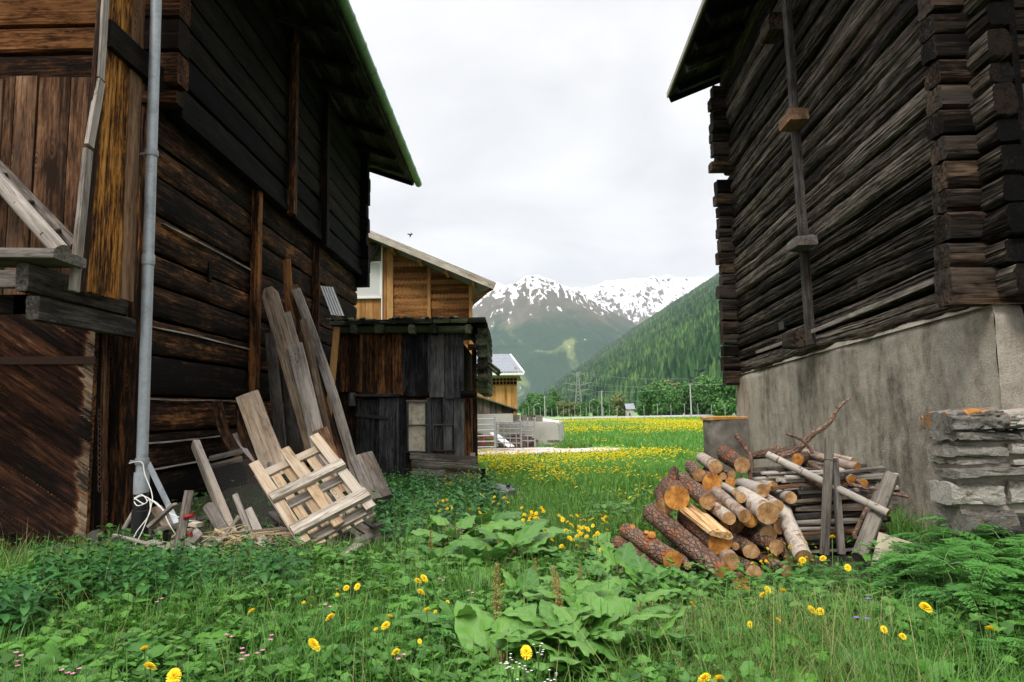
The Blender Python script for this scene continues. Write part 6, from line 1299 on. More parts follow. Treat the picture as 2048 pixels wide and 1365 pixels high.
dk = [(905, 1085, 1.15, 'dock plant at the left of the middle clump below the nettles'), (965, 1065, 1.1, 'dock plant at the back of the middle clump'), (1010, 1120, 1.15, 'dock plant at the front of the middle clump'), (960, 1130, 1.0, 'dock plant in the centre of the middle clump'), (1035, 1080, 1.0, 'dock plant at the right of the middle clump'), (870, 1120, .8, 'small dock plant left of the middle clump'),
      (930, 1275, .95, 'large dock plant lowest at the left of the front clump'), (985, 1320, 1.0, 'dock plant at the bottom edge under the tall seed stalk'), (1060, 1290, .9, 'dock plant between the front seed stalks'), (1130, 1300, 1.0, 'dock plant at the foot of the paired seed stalks'), (1200, 1300, 1.05, 'dock plant at the right of the front clump'), (1250, 1250, 1.0, 'dock plant right of the paired seed stalks'), (1185, 1230, 1.0, 'dock plant in the centre of the front clump'), (1110, 1225, .9, 'dock plant behind the paired seed stalks'), (1280, 1310, .9, 'dock plant at the right bottom of the front clump'), (1300, 1190, .9, 'dock plant below the lowest log of the woodpile'), (1245, 1150, .9, 'dock plant touching the left foot of the woodpile'), (1195, 1160, .9, 'dock plant left of the woodpile foot'), (1050, 1200, .8, 'dock plant between the two dock clumps'), (1320, 1250, .75, 'small dock plant right of the front clump'), (1215, 1105, .7, 'dock plant behind the left end of the woodpile'), (1180, 1085, .7, 'dock plant in the yellow flowers left of the woodpile'), (1215, 1015, .75, 'lone dock plant in the meadow behind the woodpile'), (1250, 1000, .6, 'small dock plant near the far end of the woodpile'), (1140, 1195, .8, 'dock plant beside the single seed stalk'), (1160, 1345, .95, 'dock plant cut by the bottom edge of the view')]
dpos = np.array([GZ(x, y+14, .12)[:2] for x, y, s, lb in dk])
for x, y, s, lb in dk: p = GZ(x, y+14, .12); docks.put(p[0], p[1], tz1(p[0], p[1]), s*1.0, lb)
def seed_proto(sd):
    rt = thing('dock_stalk', '', 'seed stalk'); r = np.random.default_rng(sd); h = .75; mb = MB(); tube(mb, smooth([A(0, 0, 0), A(.01, 0, h*.5), A(.0, .01, h)], 4), np.linspace(.007, .003, 12), 6); mb.build('stem', M['seedstem'], rt)
    n = 900; mb = MB(); z = h*(.40+.62*r.random(n)); rad = .045*np.sin(np.pi*np.clip((z/h-.36)/.7, 0, 1))**.6*(.6+.4*np.abs(np.sin(z*60)))*r.random(n)**.5; a = r.uniform(0, 6.28, n); C = np.stack([rad*np.cos(a), rad*np.sin(a), z], -1)
    d1 = r.normal(size=(n, 3)); d1 /= np.linalg.norm(d1, axis=1, keepdims=True); d2 = np.cross(d1, r.normal(size=(n, 3))); d2 /= np.linalg.norm(d2, axis=1, keepdims=True); s = r.uniform(.0035, .0065, (n, 1))
    V = np.stack([C-d1*s, C-d2*s, C+d1*s, C+d2*s], 1).reshape(-1, 3); mb.add(V, np.arange(n*4).reshape(-1, 4), None, np.repeat(r.random(n), 4)); mb.build('seed_head', M['seedh'], rt, smooth=False); return rt
seeds = Kind('dock_stalk', 'seed stalk', 'brown dock seed stalks', [seed_proto(1), seed_proto(2), seed_proto(3)])
for x, yt, yb, Y, lb in ((990, 1128, 1290, 3.45, 'tall brown green dock seed stalk furthest left in front'), (1112, 1135, 1275, 3.7, 'left one of the paired dock seed stalks'), (1122, 1150, 1285, 3.55, 'right one of the paired dock seed stalks, lower'), (1156, 1130, 1225, 4.1, 'single dock seed stalk right of the pair'), (1071, 1118, 1205, 4.4, 'reddish thin dock seed stalk behind the pair'), (1198, 1168, 1235, 4.2, 'short reddish dock seed stalk right of the single one'), (858, 1060, 1120, 5.3, 'thin dark dock stalk in the nettles left of the middle clump'), (1290, 1240, 1300, 3.6, 'thin reddish dock stalk right of the front clump')):
    p = P(x, yt, Y); b = tz1(p[0], p[1]); seeds.put(p[0], p[1], b, (p[2]-b)/.76, lb, tilt=.04)
# nettles
netp = lambda t: np.sin(np.pi*np.clip(t, 0, 1)**.7)**.8
def nettle_proto(sd):
    r = np.random.default_rng(sd); rt = thing('nettle', '', 'plant'); mb, st = MB(), MB(); h = r.uniform(.5, .62); bend = r.uniform(-.06, .06, 2)
    f = lambda z: A(bend[0]*(z/h)**2, bend[1]*(z/h)**2, z); tube(st, [f(z) for z in np.linspace(0, h, 6)], np.linspace(.005, .002, 6), 5, caps=False)
    for k in range(13):
        z = h*(.10+.9*(k/12.)); s = (1.15-.75*(k/12.)**2.2)
        for q in range(2):
            az = k*1.57+q*3.14+r.uniform(-.25, .25); L_ = .135*s*r.uniform(.8, 1.15); lg = leafgrid(netp, L_, L_*.62, 8, 5, .25, 0, .02, 3, .5, 8, .5); b = f(z)+A(math.cos(az), math.sin(az), .25)*.03*s; addleaf(mb, lg, b, az, r.uniform(-.05, .45), r.uniform(-.3, .3))
    for q in range(4): lg = leafgrid(netp, .045, .025, 6, 3, .3, 0, 0, 3, .4, 6, .2); addleaf(mb, lg, f(h), q*1.6, .8)
    mb.build('leaves', M['nettle'], rt, sharp=0); st.build('stem', M['stem'], rt); return rt
nettles = Kind('nettle', 'nettle', 'stinging nettles beside the barns', [nettle_proto(k) for k in range(5)])
def scatter(n, poly, zz=0., sd=0, md=0.):
    r = np.random.default_rng(sd); poly = np.array([GP(x, y, zz)[:2] for x, y in poly]); lo, hi = poly.min(0), poly.max(0); out_ = []; tries = 0
    while len(out_) < n and tries < n*60:
        tries += 1; p = r.uniform(lo, hi); c = False; j = len(poly)-1
        for i in range(len(poly)):
            if (poly[i][1] > p[1]) != (poly[j][1] > p[1]) and p[0] < (poly[j][0]-poly[i][0])*(p[1]-poly[i][1])/(poly[j][1]-poly[i][1])+poly[i][0]: c = not c
            j = i
        if c and all(np.hypot(*(p-q)) > md for q in out_): out_.append(p)
    return out_
for p in scatter(120, [(740, 1000), (800, 985), (940, 985), (1000, 1010), (1010, 1060), (930, 1075), (850, 1110), (770, 1120), (745, 1060)], 0, 1, .14): nettles.put(p[0], p[1], tz1(*p), r5.uniform(.5, .85), 'dark nettle in the bed between the pallet and the shed', tilt=.15)
for p in scatter(105, [(-60, 1340), (20, 1260), (120, 1215), (200, 1200), (420, 1205), (600, 1205), (600, 1250), (300, 1285), (120, 1290), (0, 1365)], 0, 2, .10): nettles.put(p[0], p[1], tz1(*p), r5.uniform(.55, .85), 'nettle below the slanting board door and the scrap wood', tilt=.15)
for p in scatter(6, [(280, 1115), (540, 1120), (560, 1160), (280, 1160)], .05, 9, .15): nettles.put(p[0], p[1], tz1(*p), r5.uniform(.35, .5), 'small nettle growing through the scrap wood', tilt=.15)
# cow parsley
def fern_proto(sd, n=9):
    r = np.random.default_rng(sd); rt = thing('cow_parsley', '', 'plant'); mb, st = MB(), MB()
    for k in range(n):
        az = k*2.4+r.uniform(-.3, .3); hb = r.uniform(.15, .5); out0 = r.uniform(.03, .14); b = A(math.cos(az)*out0, math.sin(az)*out0, hb); tube(st, smooth([A(0, 0, 0), b*A(.4, .4, .6), b], 3), .004, 5, caps=False)
        Lf = r.uniform(.24, .38); el0 = r.uniform(.1, .7); rvv = r.random()
        rach = lambda t: A(math.cos(az), math.sin(az), 0)*Lf*t*math.cos(el0-.5*t)+A(0, 0, Lf*t*math.sin(el0-.7*t))+b
        pts = [rach(t) for t in np.linspace(0, 1, 6)]; tube(st, pts, np.linspace(.003, .001, 6), 4, caps=False)
        for i in range(8):
            t = .18+.8*i/7.; c = rach(t); ll = Lf*.5*(1-t*.82)*(1 if i else .9)
            for sg in (-1, 1):
                a2 = az+sg*1.0; dd = A(math.cos(a2), math.sin(a2), r.uniform(-.25, .1)); sd_ = A(-math.sin(a2), math.cos(a2), 0)
                m = max(3, int(7*(1-t*.6)))
                for j in range(m):
                    u = (j+.6)/m; q = c+dd*ll*u; w_ = ll*.40*(1-u*.75)+.008
                    for s2 in (-1, 1):
                        tip = q+(sd_*s2*.85+dd*.75)*w_; mid = (q+tip)/2; px = dd*w_*.32; mb.add(np.array([q, mid-px+A(0, 0, .004), tip, mid+px]), np.array([0, 1, 2, 3]), None, rvv*.7+.3*r.random())
                mb.add(np.array([c+dd*ll*.85, c+dd*ll*.95-sd_*.006, c+dd*ll*1.1, c+dd*ll*.95+sd_*.006]), np.array([0, 1, 2, 3]), None, rvv)
    mb.build('leaves', M['fern'], rt, smooth=False); st.build('stalks', M['stem'], rt); return rt
ferns = Kind('cow_parsley', 'cow parsley', 'feathery cow parsley plants', [fern_proto(k, 10+k % 3) for k in range(4)])
for p in scatter(110, [(1830, 1200), (1900, 1165), (2060, 1150), (2180, 1180), (2180, 1320), (2060, 1330), (1900, 1310), (1840, 1260)], 0, 3, .07): ferns.put(p[0], p[1], tz1(*p), r5.uniform(.62, .85), 'feathery cow parsley in the thick clump before the rubble wall', tilt=.1)
for p in scatter(26, [(1540, 1190), (1640, 1165), (1780, 1165), (1830, 1200), (1700, 1260), (1540, 1240)], 0, 4, .12): ferns.put(p[0], p[1], tz1(*p), r5.uniform(.28, .42), 'low feathery cow parsley between the woodpile and the rubble wall', tilt=.1)
for p in scatter(16, [(620, 1365), (900, 1330), (900, 1365), (640, 1400)], 0, 5, .15)+scatter(14, [(1500, 1300), (2000, 1330), (2000, 1390), (1500, 1390)], 0, 6, .15): ferns.put(p[0], p[1], tz1(*p), r5.uniform(.35, .55), 'small feathery cow parsley in the foreground grass', tilt=.1)
# lobed hogweed leaves
def lobed_proto(sd):
    r = np.random.default_rng(sd); rt = thing('hogweed', '', 'plant'); mb, st = MB(), MB()
    for k in range(9):
        az = k*1.9+r.uniform(-.4, .4); h = r.uniform(.12, .34); b = A(math.cos(az)*.12, math.sin(az)*.12, h)*r.uniform(.8, 1.2); tube(st, smooth([A(0, 0, 0), b*A(.5, .5, .7), b], 3), .005, 5, caps=False)
        R0 = r.uniform(.075, .115); n = 64; th = np.linspace(-2.75, 2.75, n); rr = R0*(.34+.66*np.abs(np.cos(th*1.62))**.9)*(1+.10*np.sin(th*17))*(1-.10*np.abs(th)/2.75); rv_ = r.random()
        X = [np.zeros(n), rr*.5*np.cos(th), rr*np.cos(th)]; Y = [np.zeros(n), rr*.5*np.sin(th), rr*np.sin(th)]
        V = np.stack([np.stack([x, y, .05*np.cos(th*3.2)*np.hypot(x, y)-.25*np.hypot(x, y)**2/R0], -1) for x, y in zip(X, Y)]); G = V.copy(); mb.add(place(V, b, az, r.uniform(-.5, .5), r.uniform(-.5, .5)).reshape(-1, 3), ring_faces(3, n, close=False), G.reshape(-1, 3)*A(1, 1, 0)+A(0, .3, 0), rv_)
    mb.build('leaves', M['lobed'], rt, sharp=0); st.build('stalks', M['stem'], rt); return rt
hog = Kind('hogweed', 'hogweed', 'lobed leaved hogweed plants', [lobed_proto(k) for k in range(4)])
hw = [(390, 1205, 'bright lobed hogweed leaf nearest the scrap wood'), (235, 1235, 'bright lobed hogweed left of the foreground middle'), (350, 1290, 'lobed hogweed in the grass left of the dandelion pair'), (270, 1205, 'lobed hogweed among the nettles at the left'), (760, 1170, 'lobed hogweed right of the pale slats'), (790, 1130, 'lobed hogweed below the nettle bed'), (650, 1320, 'lobed hogweed beside the big lone dandelion'), (720, 1290, 'lobed hogweed right of the big lone dandelion'), (560, 1340, 'lobed hogweed at the bottom left of the middle'), (840, 1040, 'lobed hogweed at the edge of the nettle bed'), (1880, 1290, 'lobed hogweed below the cow parsley clump'), (1800, 1330, 'lobed hogweed at the bottom right'), (1690, 1300, 'lobed hogweed beside the violet flowers'), (1950, 1340, 'lobed hogweed furthest right at the bottom'), (470, 1260, 'lobed hogweed in the left foreground grass'), (110, 1330, 'lobed hogweed furthest left at the bottom'), (620, 1200, 'lobed hogweed in front of the plywood sheet'), (1560, 1340, 'lobed hogweed right of the bottom dandelions')]
for x, y, lb in hw: p = GP(x, y, .25); hog.put(p[0], p[1], tz1(p[0], p[1]), r5.uniform(.55, .9), lb, tilt=.15)
for p in scatter(80, [(0, 1365), (40, 1240), (700, 1190), (900, 1240), (860, 1365)], .15, 31, .10): hog.put(p[0], p[1], tz1(*p), r5.uniform(.4, .75), 'small lobed hogweed scattered in the left foreground grass', tilt=.2)
for p in scatter(30, [(1380, 1365), (1500, 1260), (1900, 1250), (2048, 1300), (2048, 1365)], .15, 32, .14): hog.put(p[0], p[1], tz1(*p), r5.uniform(.4, .75), 'small lobed hogweed scattered in the right foreground grass', tilt=.2)
# dandelions
def dandelion_proto(sd, h=.26):
    r = np.random.default_rng(sd); rt = thing('dandelion', '', 'flower'); mb = MB(); lx = r.uniform(-.03, .03, 2); tube(mb, smooth([A(-lx[0]*.5, 0, -.16), A(lx[0]*.6, lx[1]*.6, h*.6), A(lx[0], lx[1], h)], 4), .0028, 5, caps=False); mb.build('stem', M['stem'], rt)
    mb = MB(); c = A(lx[0], lx[1], h); tl_ = A(r.uniform(-.5, .5), r.uniform(-.25, .8))
    for ly, (n, rad, el) in enumerate(((24, .0225, .05), (24, .0195, .32), (20, .0155, .62), (16, .011, .95), (8, .006, 1.3))):
        for k in range(n):
            a = k*6.283/n+ly*.2+r.uniform(-.08, .08); e = el+r.uniform(-.12, .12); d = A(math.cos(a)*math.cos(e), math.sin(a)*math.cos(e), math.sin(e)); s = A(-math.sin(a), math.cos(a), 0)*.0019; b = c+A(0, 0, .002*ly); V = np.array([b-s*.5, b+s*.5, b+d*rad+s, b+d*rad-s])
            V[:, 2] += (V[:, 0]-c[0])*tl_[0]+(V[:, 1]-c[1])*tl_[1]; mb.add(V, np.array([0, 1, 2, 3]), None, r.random())
    mb.build('flower_head', M['yellow'], rt, smooth=False); return rt
dand = Kind('dandelion', 'dandelion', 'dandelions flowering in the grass', [dandelion_proto(k) for k in range(4)])
def DP(x, y, Y, lb, big=1.):
    p = P(x, y, Y); big *= .86; return dand.put(p[0], p[1], p[2]-.26*big, big, lb, rz=r5.uniform(-.9, .9))
nearD = [(635, 1295, 2.55, 'large lone dandelion in the bottom left of the middle', 1.15), (299, 1298, 2.75, 'upper of the two dandelions at the bottom left', 1.1), (300, 1332, 2.65, 'lower of the two dandelions at the bottom left', 1.2), (1047, 1311, 2.6, 'dandelion among the white flowers at the bottom middle', 1.15), (673, 1236, 3.0, 'dandelion above the large lone one', 1.1), (782, 1250, 2.95, 'dandelion right of the one above the large lone one', 1), (776, 1234, 3.1, 'dandelion just above the one right of centre left', 1), (860, 1220, 3.2, 'dandelion pointing up left of the tall seed stalk', 1), (512, 1224, 3.2, 'small dandelion alone in the left grass', .9), (793, 1303, 2.7, 'reddish dandelion near a pink flower', .9), (843, 1184, 3.6, 'dandelion below the pair near the middle clump', 1.05), (851, 1160, 3.7, 'right dandelion of the pair near the middle clump', 1.05), (838, 1162, 3.75, 'left dandelion of the pair near the middle clump', 1.05), (1529, 1190, 3.5, 'left one of three dandelions in front of the woodpile', 1.15), (1559, 1183, 3.5, 'right one of three dandelions in front of the woodpile', 1.15), (1537, 1183, 3.7, 'middle one of three dandelions in front of the woodpile', .9), (1631, 1225, 3.2, 'left one of the dandelion pair in the right grass', 1), (1645, 1222, 3.2, 'right one of the dandelion pair in the right grass', 1), (1844, 1212, 2.9, 'big dandelion before the cow parsley clump', 1.25), (1972, 1258, 2.8, 'dandelion furthest right below the cow parsley', 1), (1553, 1241, 3.1, 'dandelion below the three in front of the woodpile', 1), (1427, 1361, 2.4, 'left one of two dandelions at the bottom edge', 1.2), (1449, 1360, 2.4, 'right one of two dandelions at the bottom edge', 1.2), (1660, 1075, 4.6, 'dandelion in front of the tall grey stake', 1.1), (1652, 1117, 4.3, 'tall stemmed dandelion below the tall grey stake', 1.1), (1609, 1120, 4.4, 'dandelion at the foot of the propped birch log', 1.2), (1692, 1138, 4.1, 'dandelion left of the mossy pale panel', 1), (1345, 1140, 4.6, 'dandelion at the front foot of the scarred log', 1.1), (1211, 1100, 4.9, 'dandelion left of the woodpile foot', 1.1), (1766, 1262, 2.9, 'small yellow flower left of the lobed leaves at the right', .7), (1804, 1271, 2.85, 'small yellow flower above the lobed leaves at the right', .75), (1781, 1270, 2.9, 'tiny yellow flower between two others at the right', .6), (335, 1362, 2.3, 'dandelion cut by the bottom edge at the left', 1.2), (1497, 1252, 3.1, 'small yellow flower in the thin grass in front of the woodpile', .7), (1392, 1211, 3.4, 'small yellow flower in the grass below the front log', .7), (697, 1175, 3.8, 'left dandelion of two below the old pallet', .9), (708, 1176, 3.8, 'right dandelion of two below the old pallet', .9), (1008, 1170, 4.2, 'dandelion left of the thin reddish seed stalk', .8)]
for a in nearD: DP(*a)
rD = np.random.default_rng(5)
for n, x0, x1, y0, y1, lb in ((16, 870, 905, 1002, 1022, 'dandelion in the tight cluster above the middle dock clump'), (14, 915, 1035, 990, 1030, 'dandelion beside the dark tray'), (26, 1045, 1095, 1015, 1045, 'dandelion in the bunch right of the tray'), (30, 1120, 1220, 1030, 1075, 'dandelion in the open meadow left of the woodpile'), (16, 1090, 1200, 1060, 1100, 'dandelion in front of the meadow flowers left of the woodpile'), (22, 1500, 1640, 1085, 1130, 'small yellow flower at the right foot of the woodpile'), (12, 600, 900, 1170, 1290, 'small yellow flower in the left foreground')):
    for k in range(n):
        x, y = rD.uniform(x0, x1), rD.uniform(y0, y1); g = GP(x, y, .28); DP(x, y, g[1], lb, rD.uniform(.8, 1.1) if 'small' not in lb else .5)
# other small flowers
def small_proto(mt, n, rad, h, cl):
    rt = thing('wildflower', '', 'flower'); mb = MB(); hd = MB(); r = np.random.default_rng(n*7+cl)
    for q in range(cl):
        e = A(r.uniform(-.03, .03)*(cl > 1), r.uniform(-.03, .03)*(cl > 1), h-(r.random()*.03 if cl > 1 else 0)); tube(mb, smooth([A(0, 0, -.12), A(0, 0, h*.7), e], 3), .0016, 4, caps=False)
        for k in range(n):
            a = k*6.283/n; d = A(math.cos(a), math.sin(a), .25)*rad; s = A(-math.sin(a), math.cos(a), 0)*rad*.42; hd.add(np.array([e, e+d*.6-s, e+d, e+d*.6+s]), np.array([0, 1, 2, 3]))
    mb.build('stem', M['stem'], rt); hd.build('petals', mt, rt, smooth=False); return rt
pink = Kind('wildflower', 'wildflower', 'pink campion flowers', [small_proto(M['pinkp'], 5, .011, .3, 2)]); viol = Kind('wildflower', 'wildflower', 'violet cranesbill flowers', [small_proto(M['purplep'], 5, .014, .3, 1)]); whit = Kind('wildflower', 'wildflower', 'white umbel flowers', [small_proto(M['whitep'], 5, .006, .3, 7)])
def FP(kd, x, y, Y, lb): p = P(x, y, Y); kd.put(p[0], p[1], p[2]-.3, 1, lb)
for x, y, Y in ((32, 1307, 2.7), (27, 1325, 2.7), (150, 1337, 2.6), (126, 1342, 2.6), (317, 1197, 3.4), (478, 1299, 2.8), (490, 1309, 2.7), (523, 1298, 2.8), (458, 1270, 2.9), (536, 1272, 2.9), (655, 1210, 3.2), (800, 1308, 2.65), (905, 1050, 5.6), (918, 1055, 5.5), (950, 1048, 5.6), (965, 1056, 5.5), (922, 1062, 5.3), (940, 1182, 3.8), (884, 1158, 4.0)): FP(pink, x, y, Y, 'pink campion flower in the left and middle grass')
for x, y, Y, lb in ((1737, 1198, 3.2, 'violet cranesbill flower highest, below the panel'), (1713, 1236, 3.0, 'violet cranesbill flower left of its pair'), (1734, 1238, 3.0, 'violet cranesbill flower right of its pair')): FP(viol, x, y, Y, lb)
for x, y, Y in ((1016, 1310, 2.6), (1076, 1289, 2.65), (1050, 1328, 2.5), (1100, 1343, 2.5), (1034, 1362, 2.4), (1024, 1323, 2.55)): FP(whit, x, y, Y, 'white umbel flower around the dandelion at the bottom middle')
for k in range(40):
    y = rng.uniform(968, 1000); x = rng.uniform(975, 1045); g = GP(x, y, .25); FP(whit if k == 0 else whit, x, y, g[1], 'tiny pale blue white flower beside the tray') if k < 18 else None
# ------------------------------------------------ grass, ground cover, far flowers
def blocked(X, Y):
    return ((X < -3.5) & (Y > 6.7) & (Y < 17)) | ((X > 3.6+.045*Y) & (Y > 5.3) & (Y < 13.2)) | ((X > 2.85) & (Y > 4.6) & (Y < 5.1)) | ((X > -3.3) & (X < -.5) & (Y > 12.3) & (Y < 15.5))
def low(X, Y):                                  # trodden or mown places
    f = np.where((X > .5) & (X < 3.1) & (Y > 3.7) & (Y < 6.2), .30, 1.); return f*np.where((Y > 15) & (Y < 30) & (X < 4.5), .4, 1.)*np.where((X < -1.6) & (Y > 5.7) & (Y < 9), .5, 1)
def blades(n, y0, y1, u0, u1, h0, h1, w_, name, m, label, sd, dens=None, lean_=.45, rvb=0.):
    r = np.random.default_rng(sd); Y = np.sqrt(r.uniform(y0**2, y1**2, n)); X = r.uniform(u0, u1, n)*Y+r.uniform(-.2, .2, n); k = ~blocked(X, Y)
    if dens is not None: k &= r.random(n) < dens(X, Y)
    X, Y = X[k], Y[k]; n = len(X); cl_ = n2(X*1.3, Y*1.3, sd+3, 3); h = r.uniform(h0, h1, n)*(.55+.9*cl_)*low(X, Y); a = r.uniform(0, 6.28, n); ln_ = r.uniform(.1, 1, n)**1.3*lean_*2; W = w_*r.uniform(.6, 1.4, n); Z = tz(X, Y)-.01
    ts = A(0, .4, .75, 1); ww = A(1, .85, .55, .08); d = np.stack([np.cos(a), np.sin(a)], -1); sd2 = np.stack([-np.sin(a), np.cos(a)], -1); V = np.zeros((n, 4, 2, 3))
    for i, (t, wv) in enumerate(zip(ts, ww)):
        o = (ln_*h*t**2)[:, None]*d
        for j, s in enumerate((-1, 1)):
            V[:, i, j, :2] = np.stack([X, Y], -1)+o+sd2*(W*wv*s/2)[:, None]; V[:, i, j, 2] = Z+h*(t-.28*ln_*t**2.5)
    f = np.array([[0, 1, 3, 2], [2, 3, 5, 4], [4, 5, 7, 6]]); mb = MB(); mb.add(V.reshape(-1, 3), (f[None]+np.arange(n)[:, None, None]*8).reshape(-1, 4), None, np.repeat(np.clip(.6*r.random(n)+.45*n2(X*.7, Y*.7, sd+9, 3)-.05+rvb, 0, 1), 8)); tag(mb.build(name, m, sharp=0), label, 'grass', kind='stuff')
GL = 'green meadow grass between the barns'
neard = lambda X, Y: np.where(np.min(np.hypot(np.asarray(X)[:, None]-dpos[None, :, 0], np.asarray(Y)[:, None]-dpos[None, :, 1]), 1) < .27, .3, 1.)
under = lambda X, Y: neard(X, Y)*np.where((X > -6) & (X < -1.0) & (Y > 5.8), .22, 1.)*np.where((X > 1.0) & (X < 3.6) & (Y > 5.0) & (Y < 6.6), .15, 1)
blades(48000, 1.5, 4.6, -1., 1., .14, .40, .0055, 'grass', M['grass'], GL, 1, under)
blades(66000, 4.6, 9, -.92, .75, .12, .32, .008, 'grass', M['grass'], GL+' further back', 2, under, rvb=.12)
blades(70000, 8, 22, -.3, .40, .12, .26, .013, 'grass', M['fgrass'], GL+' beside the shed', 3)
blades(60000, 20, 60, -.09, .40, .14, .34, .035, 'grass', M['fgrass'], 'tall meadow grass in the field beyond the barns', 4, lambda X, Y: np.where((Y < 31) & (((X+1.6)/6)**2+((Y-25.4)/3.2)**2 < 1), 0, 1))
blades(40000, 58, 140, -.04, .40, .2, .4, .09, 'grass', M['fgrass'], 'distant field grass up to the road', 5, rvb=.15)
blades(5000, 24, 29, .045, .12, .3, .7, .03, 'grass', M['grass'], 'dark tuft of long grass at the end of the bunker wall', 6, lambda X, Y: ((X-2.35)/.75)**2+((Y-27.6)/1.2)**2 < 1)
blades(2200, 1.8, 7, -.8, .9, .22, .55, .003, 'dry_grass', M['drygrass'], 'thin straw coloured grass stems standing in the meadow', 16, under)
blades(3600, 2.4, 4.6, .2, .5, .2, .42, .0032, 'dry_grass', M['drygrass'], 'patch of seeding grass in front of the woodpile', 17)
def cover(n, y0, y1, u0, u1, s0, s1, hz_, m, label, sd, dens=None):
    r = np.random.default_rng(sd); Y = np.sqrt(r.uniform(y0**2, y1**2, n)); X = r.uniform(u0, u1, n)*Y; k = ~blocked(X, Y)
    if dens is not None: k &= r.random(n) < dens(X, Y)
    X, Y = X[k], Y[k]; n = len(X); Z = tz(X, Y)+hz_*r.random(n)**.7*(.3+1.1*n2(X*1.6, Y*1.6, sd+2, 3)); C = np.stack([X, Y, Z], -1); a = r.uniform(0, 6.28, n); e = r.uniform(-.5, .6, n); s = r.uniform(s0, s1, n)[:, None]; rvn = r.random(n)
    q = np.where(r.random(n) < .55)[0]; C = np.concatenate([C, C[q], C[q]]); e = np.concatenate([e, e[q]-.1, e[q]-.1]); a = np.concatenate([a, a[q]+1.15, a[q]-1.15]); s[q] *= .8; s = np.concatenate([s, s[q]*.9, s[q]*.9]); rvn = np.concatenate([rvn, rvn[q], rvn[q]]); n = len(C)
    d = np.stack([np.cos(a)*np.cos(e), np.sin(a)*np.cos(e), np.sin(e)], -1); t = np.stack([-np.sin(a), np.cos(a), r.uniform(-.4, .4, n)], -1); up_ = A(0, 0, 1)*s*.12
    V = np.stack([C, C+d*s*.35-t*s*.30+up_, C+d*s*.75-t*s*.24+up_, C+d*s, C+d*s*.75+t*s*.24+up_, C+d*s*.35+t*s*.30+up_], 1); f = np.array([[0, 1, 2, 3], [0, 3, 4, 5]]); mb = MB(); mb.add(V.reshape(-1, 3), (f[None]+np.arange(n)[:, None, None]*6).reshape(-1, 4), None, np.repeat(rvn, 6)); tag(mb.build('ground_cover', m, sharp=0), label, 'ground cover', kind='stuff')
cover(56000, 1.6, 5.2, -1., 1., .025, .095, .28, M['cover'], 'small leafy weeds growing among the foreground grass', 3, lambda X, Y: np.clip((n2(X*1.1, Y*1.1, 5, 3)-.33)*4, .15, 1)*np.where((X > .6) & (X < 3) & (Y > 4.2), .15, 1))
cover(24000, 5, 9, -.92, .5, .03, .08, .22, M['cover'], 'small leafy weeds among the grass further back', 4, lambda X, Y: np.clip((n2(X*1.1, Y*1.1, 5, 3)-.4)*4, 0, 1)*under(X, Y))
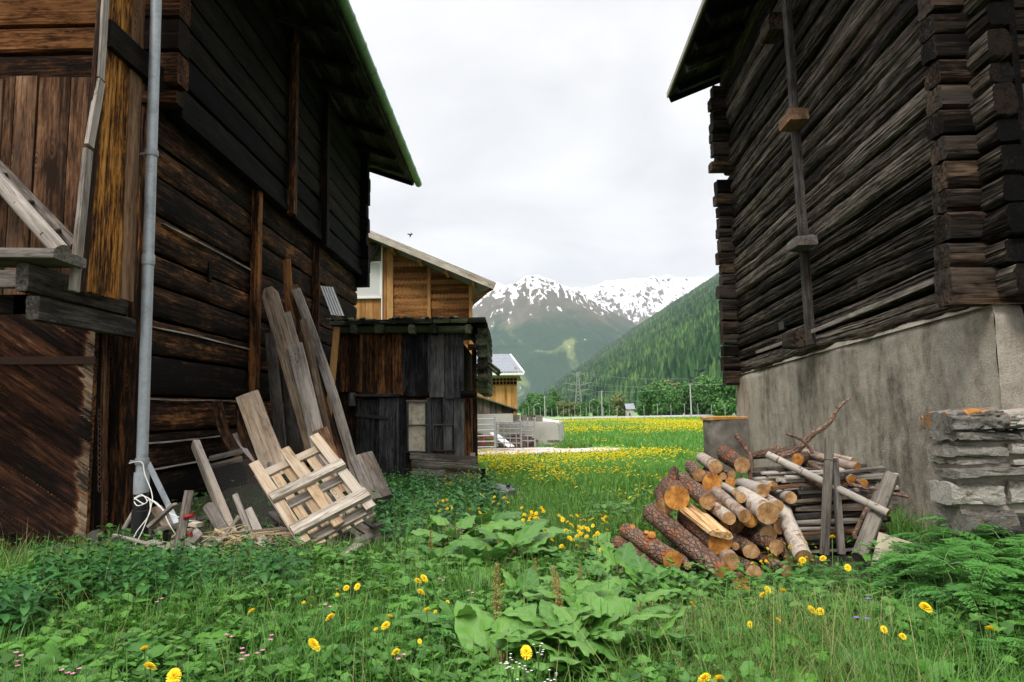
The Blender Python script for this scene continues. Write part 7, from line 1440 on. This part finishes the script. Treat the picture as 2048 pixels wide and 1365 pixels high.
def far_flowers(n, y0, y1, u0, u1, rad, sd, dens, name, lb, h0=.15, h1=.3):
    r = np.random.default_rng(sd); Y = np.sqrt(r.uniform(y0**2, y1**2, n)); X = r.uniform(u0, u1, n)*Y; k = (~blocked(X, Y)) & (r.random(n) < dens(X, Y)); X, Y = X[k], Y[k]; n = len(X); Z = tz(X, Y)+r.uniform(h0, h1, n); th = np.arange(6)*1.047; s = rad*r.uniform(.7, 1.3, n)
    tl_ = r.uniform(-.7, .7, (n, 2)); dx, dy = np.cos(th)[None]*s[:, None], np.sin(th)[None]*s[:, None]; V = np.stack([X[:, None]+dx, Y[:, None]+dy, Z[:, None]+dx*tl_[:, :1]-dy*(.35+.4*tl_[:, 1:])], -1)
    V2 = np.stack([X, Y, Z+s*.5], -1)[:, None]; V = np.concatenate([V, V2], 1); i = np.arange(6); f = np.stack([i, (i+1) % 6, np.full(6, 6)], -1); mb = MB(); mb.add(V.reshape(-1, 3), (f[None]+np.arange(n)[:, None, None]*7).reshape(-1, 3), None, np.repeat(r.random(n), 7)); tag(mb.build(name, M['yellow'], sharp=0), lb, 'flowers', kind='stuff')
yard = lambda X, Y: np.where((Y < 32) & (((X+1.6)/6.2)**2+((Y-25.)/4)**2 < 1), 0, 1)
far_flowers(5200, 8.5, 20, -.10, .30, .024, 1, lambda X, Y: np.clip((n2(X*.55, Y*.42, 41, 3)-.40)*5, .03, 1), 'dandelion_patch', 'yellow dandelions spread over the near meadow')
far_flowers(9000, 18, 42, -.06, .32, .034, 2, lambda X, Y: yard(X, Y)*np.clip((n2(X*.25, Y*.12, 43, 3)-.52)*6, .01, .6)*np.interp(Y, [18, 22, 34, 42], [1, .25, .15, .8]), 'dandelion_patch', 'yellow dandelions spread over the middle meadow')
far_flowers(46000, 38, 125, -.03, .40, .055, 3, lambda X, Y: np.clip((n2(X*.12, Y*.05, 45, 3)-.30)*3, .08, 1)*np.interp(Y, [38, 46, 80, 125], [.12, .62, .6, .4]), 'dandelion_patch', 'band of countless yellow dandelions across the far field', .2, .42)

# ================================================================== AIR
def haze():
    m = bpy.data.materials.new('haze_air'); m.use_nodes = True; nt = m.node_tree; nt.nodes.remove(nt.nodes['Principled BSDF'])
    v = N(nt, 'ShaderNodeVolumePrincipled'); v.inputs['Color'].default_value = (.84, .92, 1, 1); v.inputs['Density'].default_value = 5.2e-5; v.inputs['Anisotropy'].default_value = .1; L(nt, v.outputs[0], nt.nodes['Material Output'].inputs['Volume'])
    mb = MB(); a, b, c, d, e, f = -9300, 9300, -90, 12300, -12, 2600
    V = np.array([[x, y, z] for z in (e, f) for y in (c, d) for x in (a, b)], float); mb.add(V, np.array([[0, 2, 3, 1], [4, 5, 7, 6], [0, 1, 5, 4], [2, 6, 7, 3], [0, 4, 6, 2], [1, 3, 7, 5]])); o = mb.build('haze', m, smooth=False); tag(o, 'pale mountain air', 'haze', kind='stuff')
haze()
for o in [o for o in bpy.data.objects if o.type == 'EMPTY' and o.parent is None and not o.get('label')]:   # prototypes that found no place
    if True:
        for c in list(o.children): bpy.data.objects.remove(c)
        bpy.data.objects.remove(o)
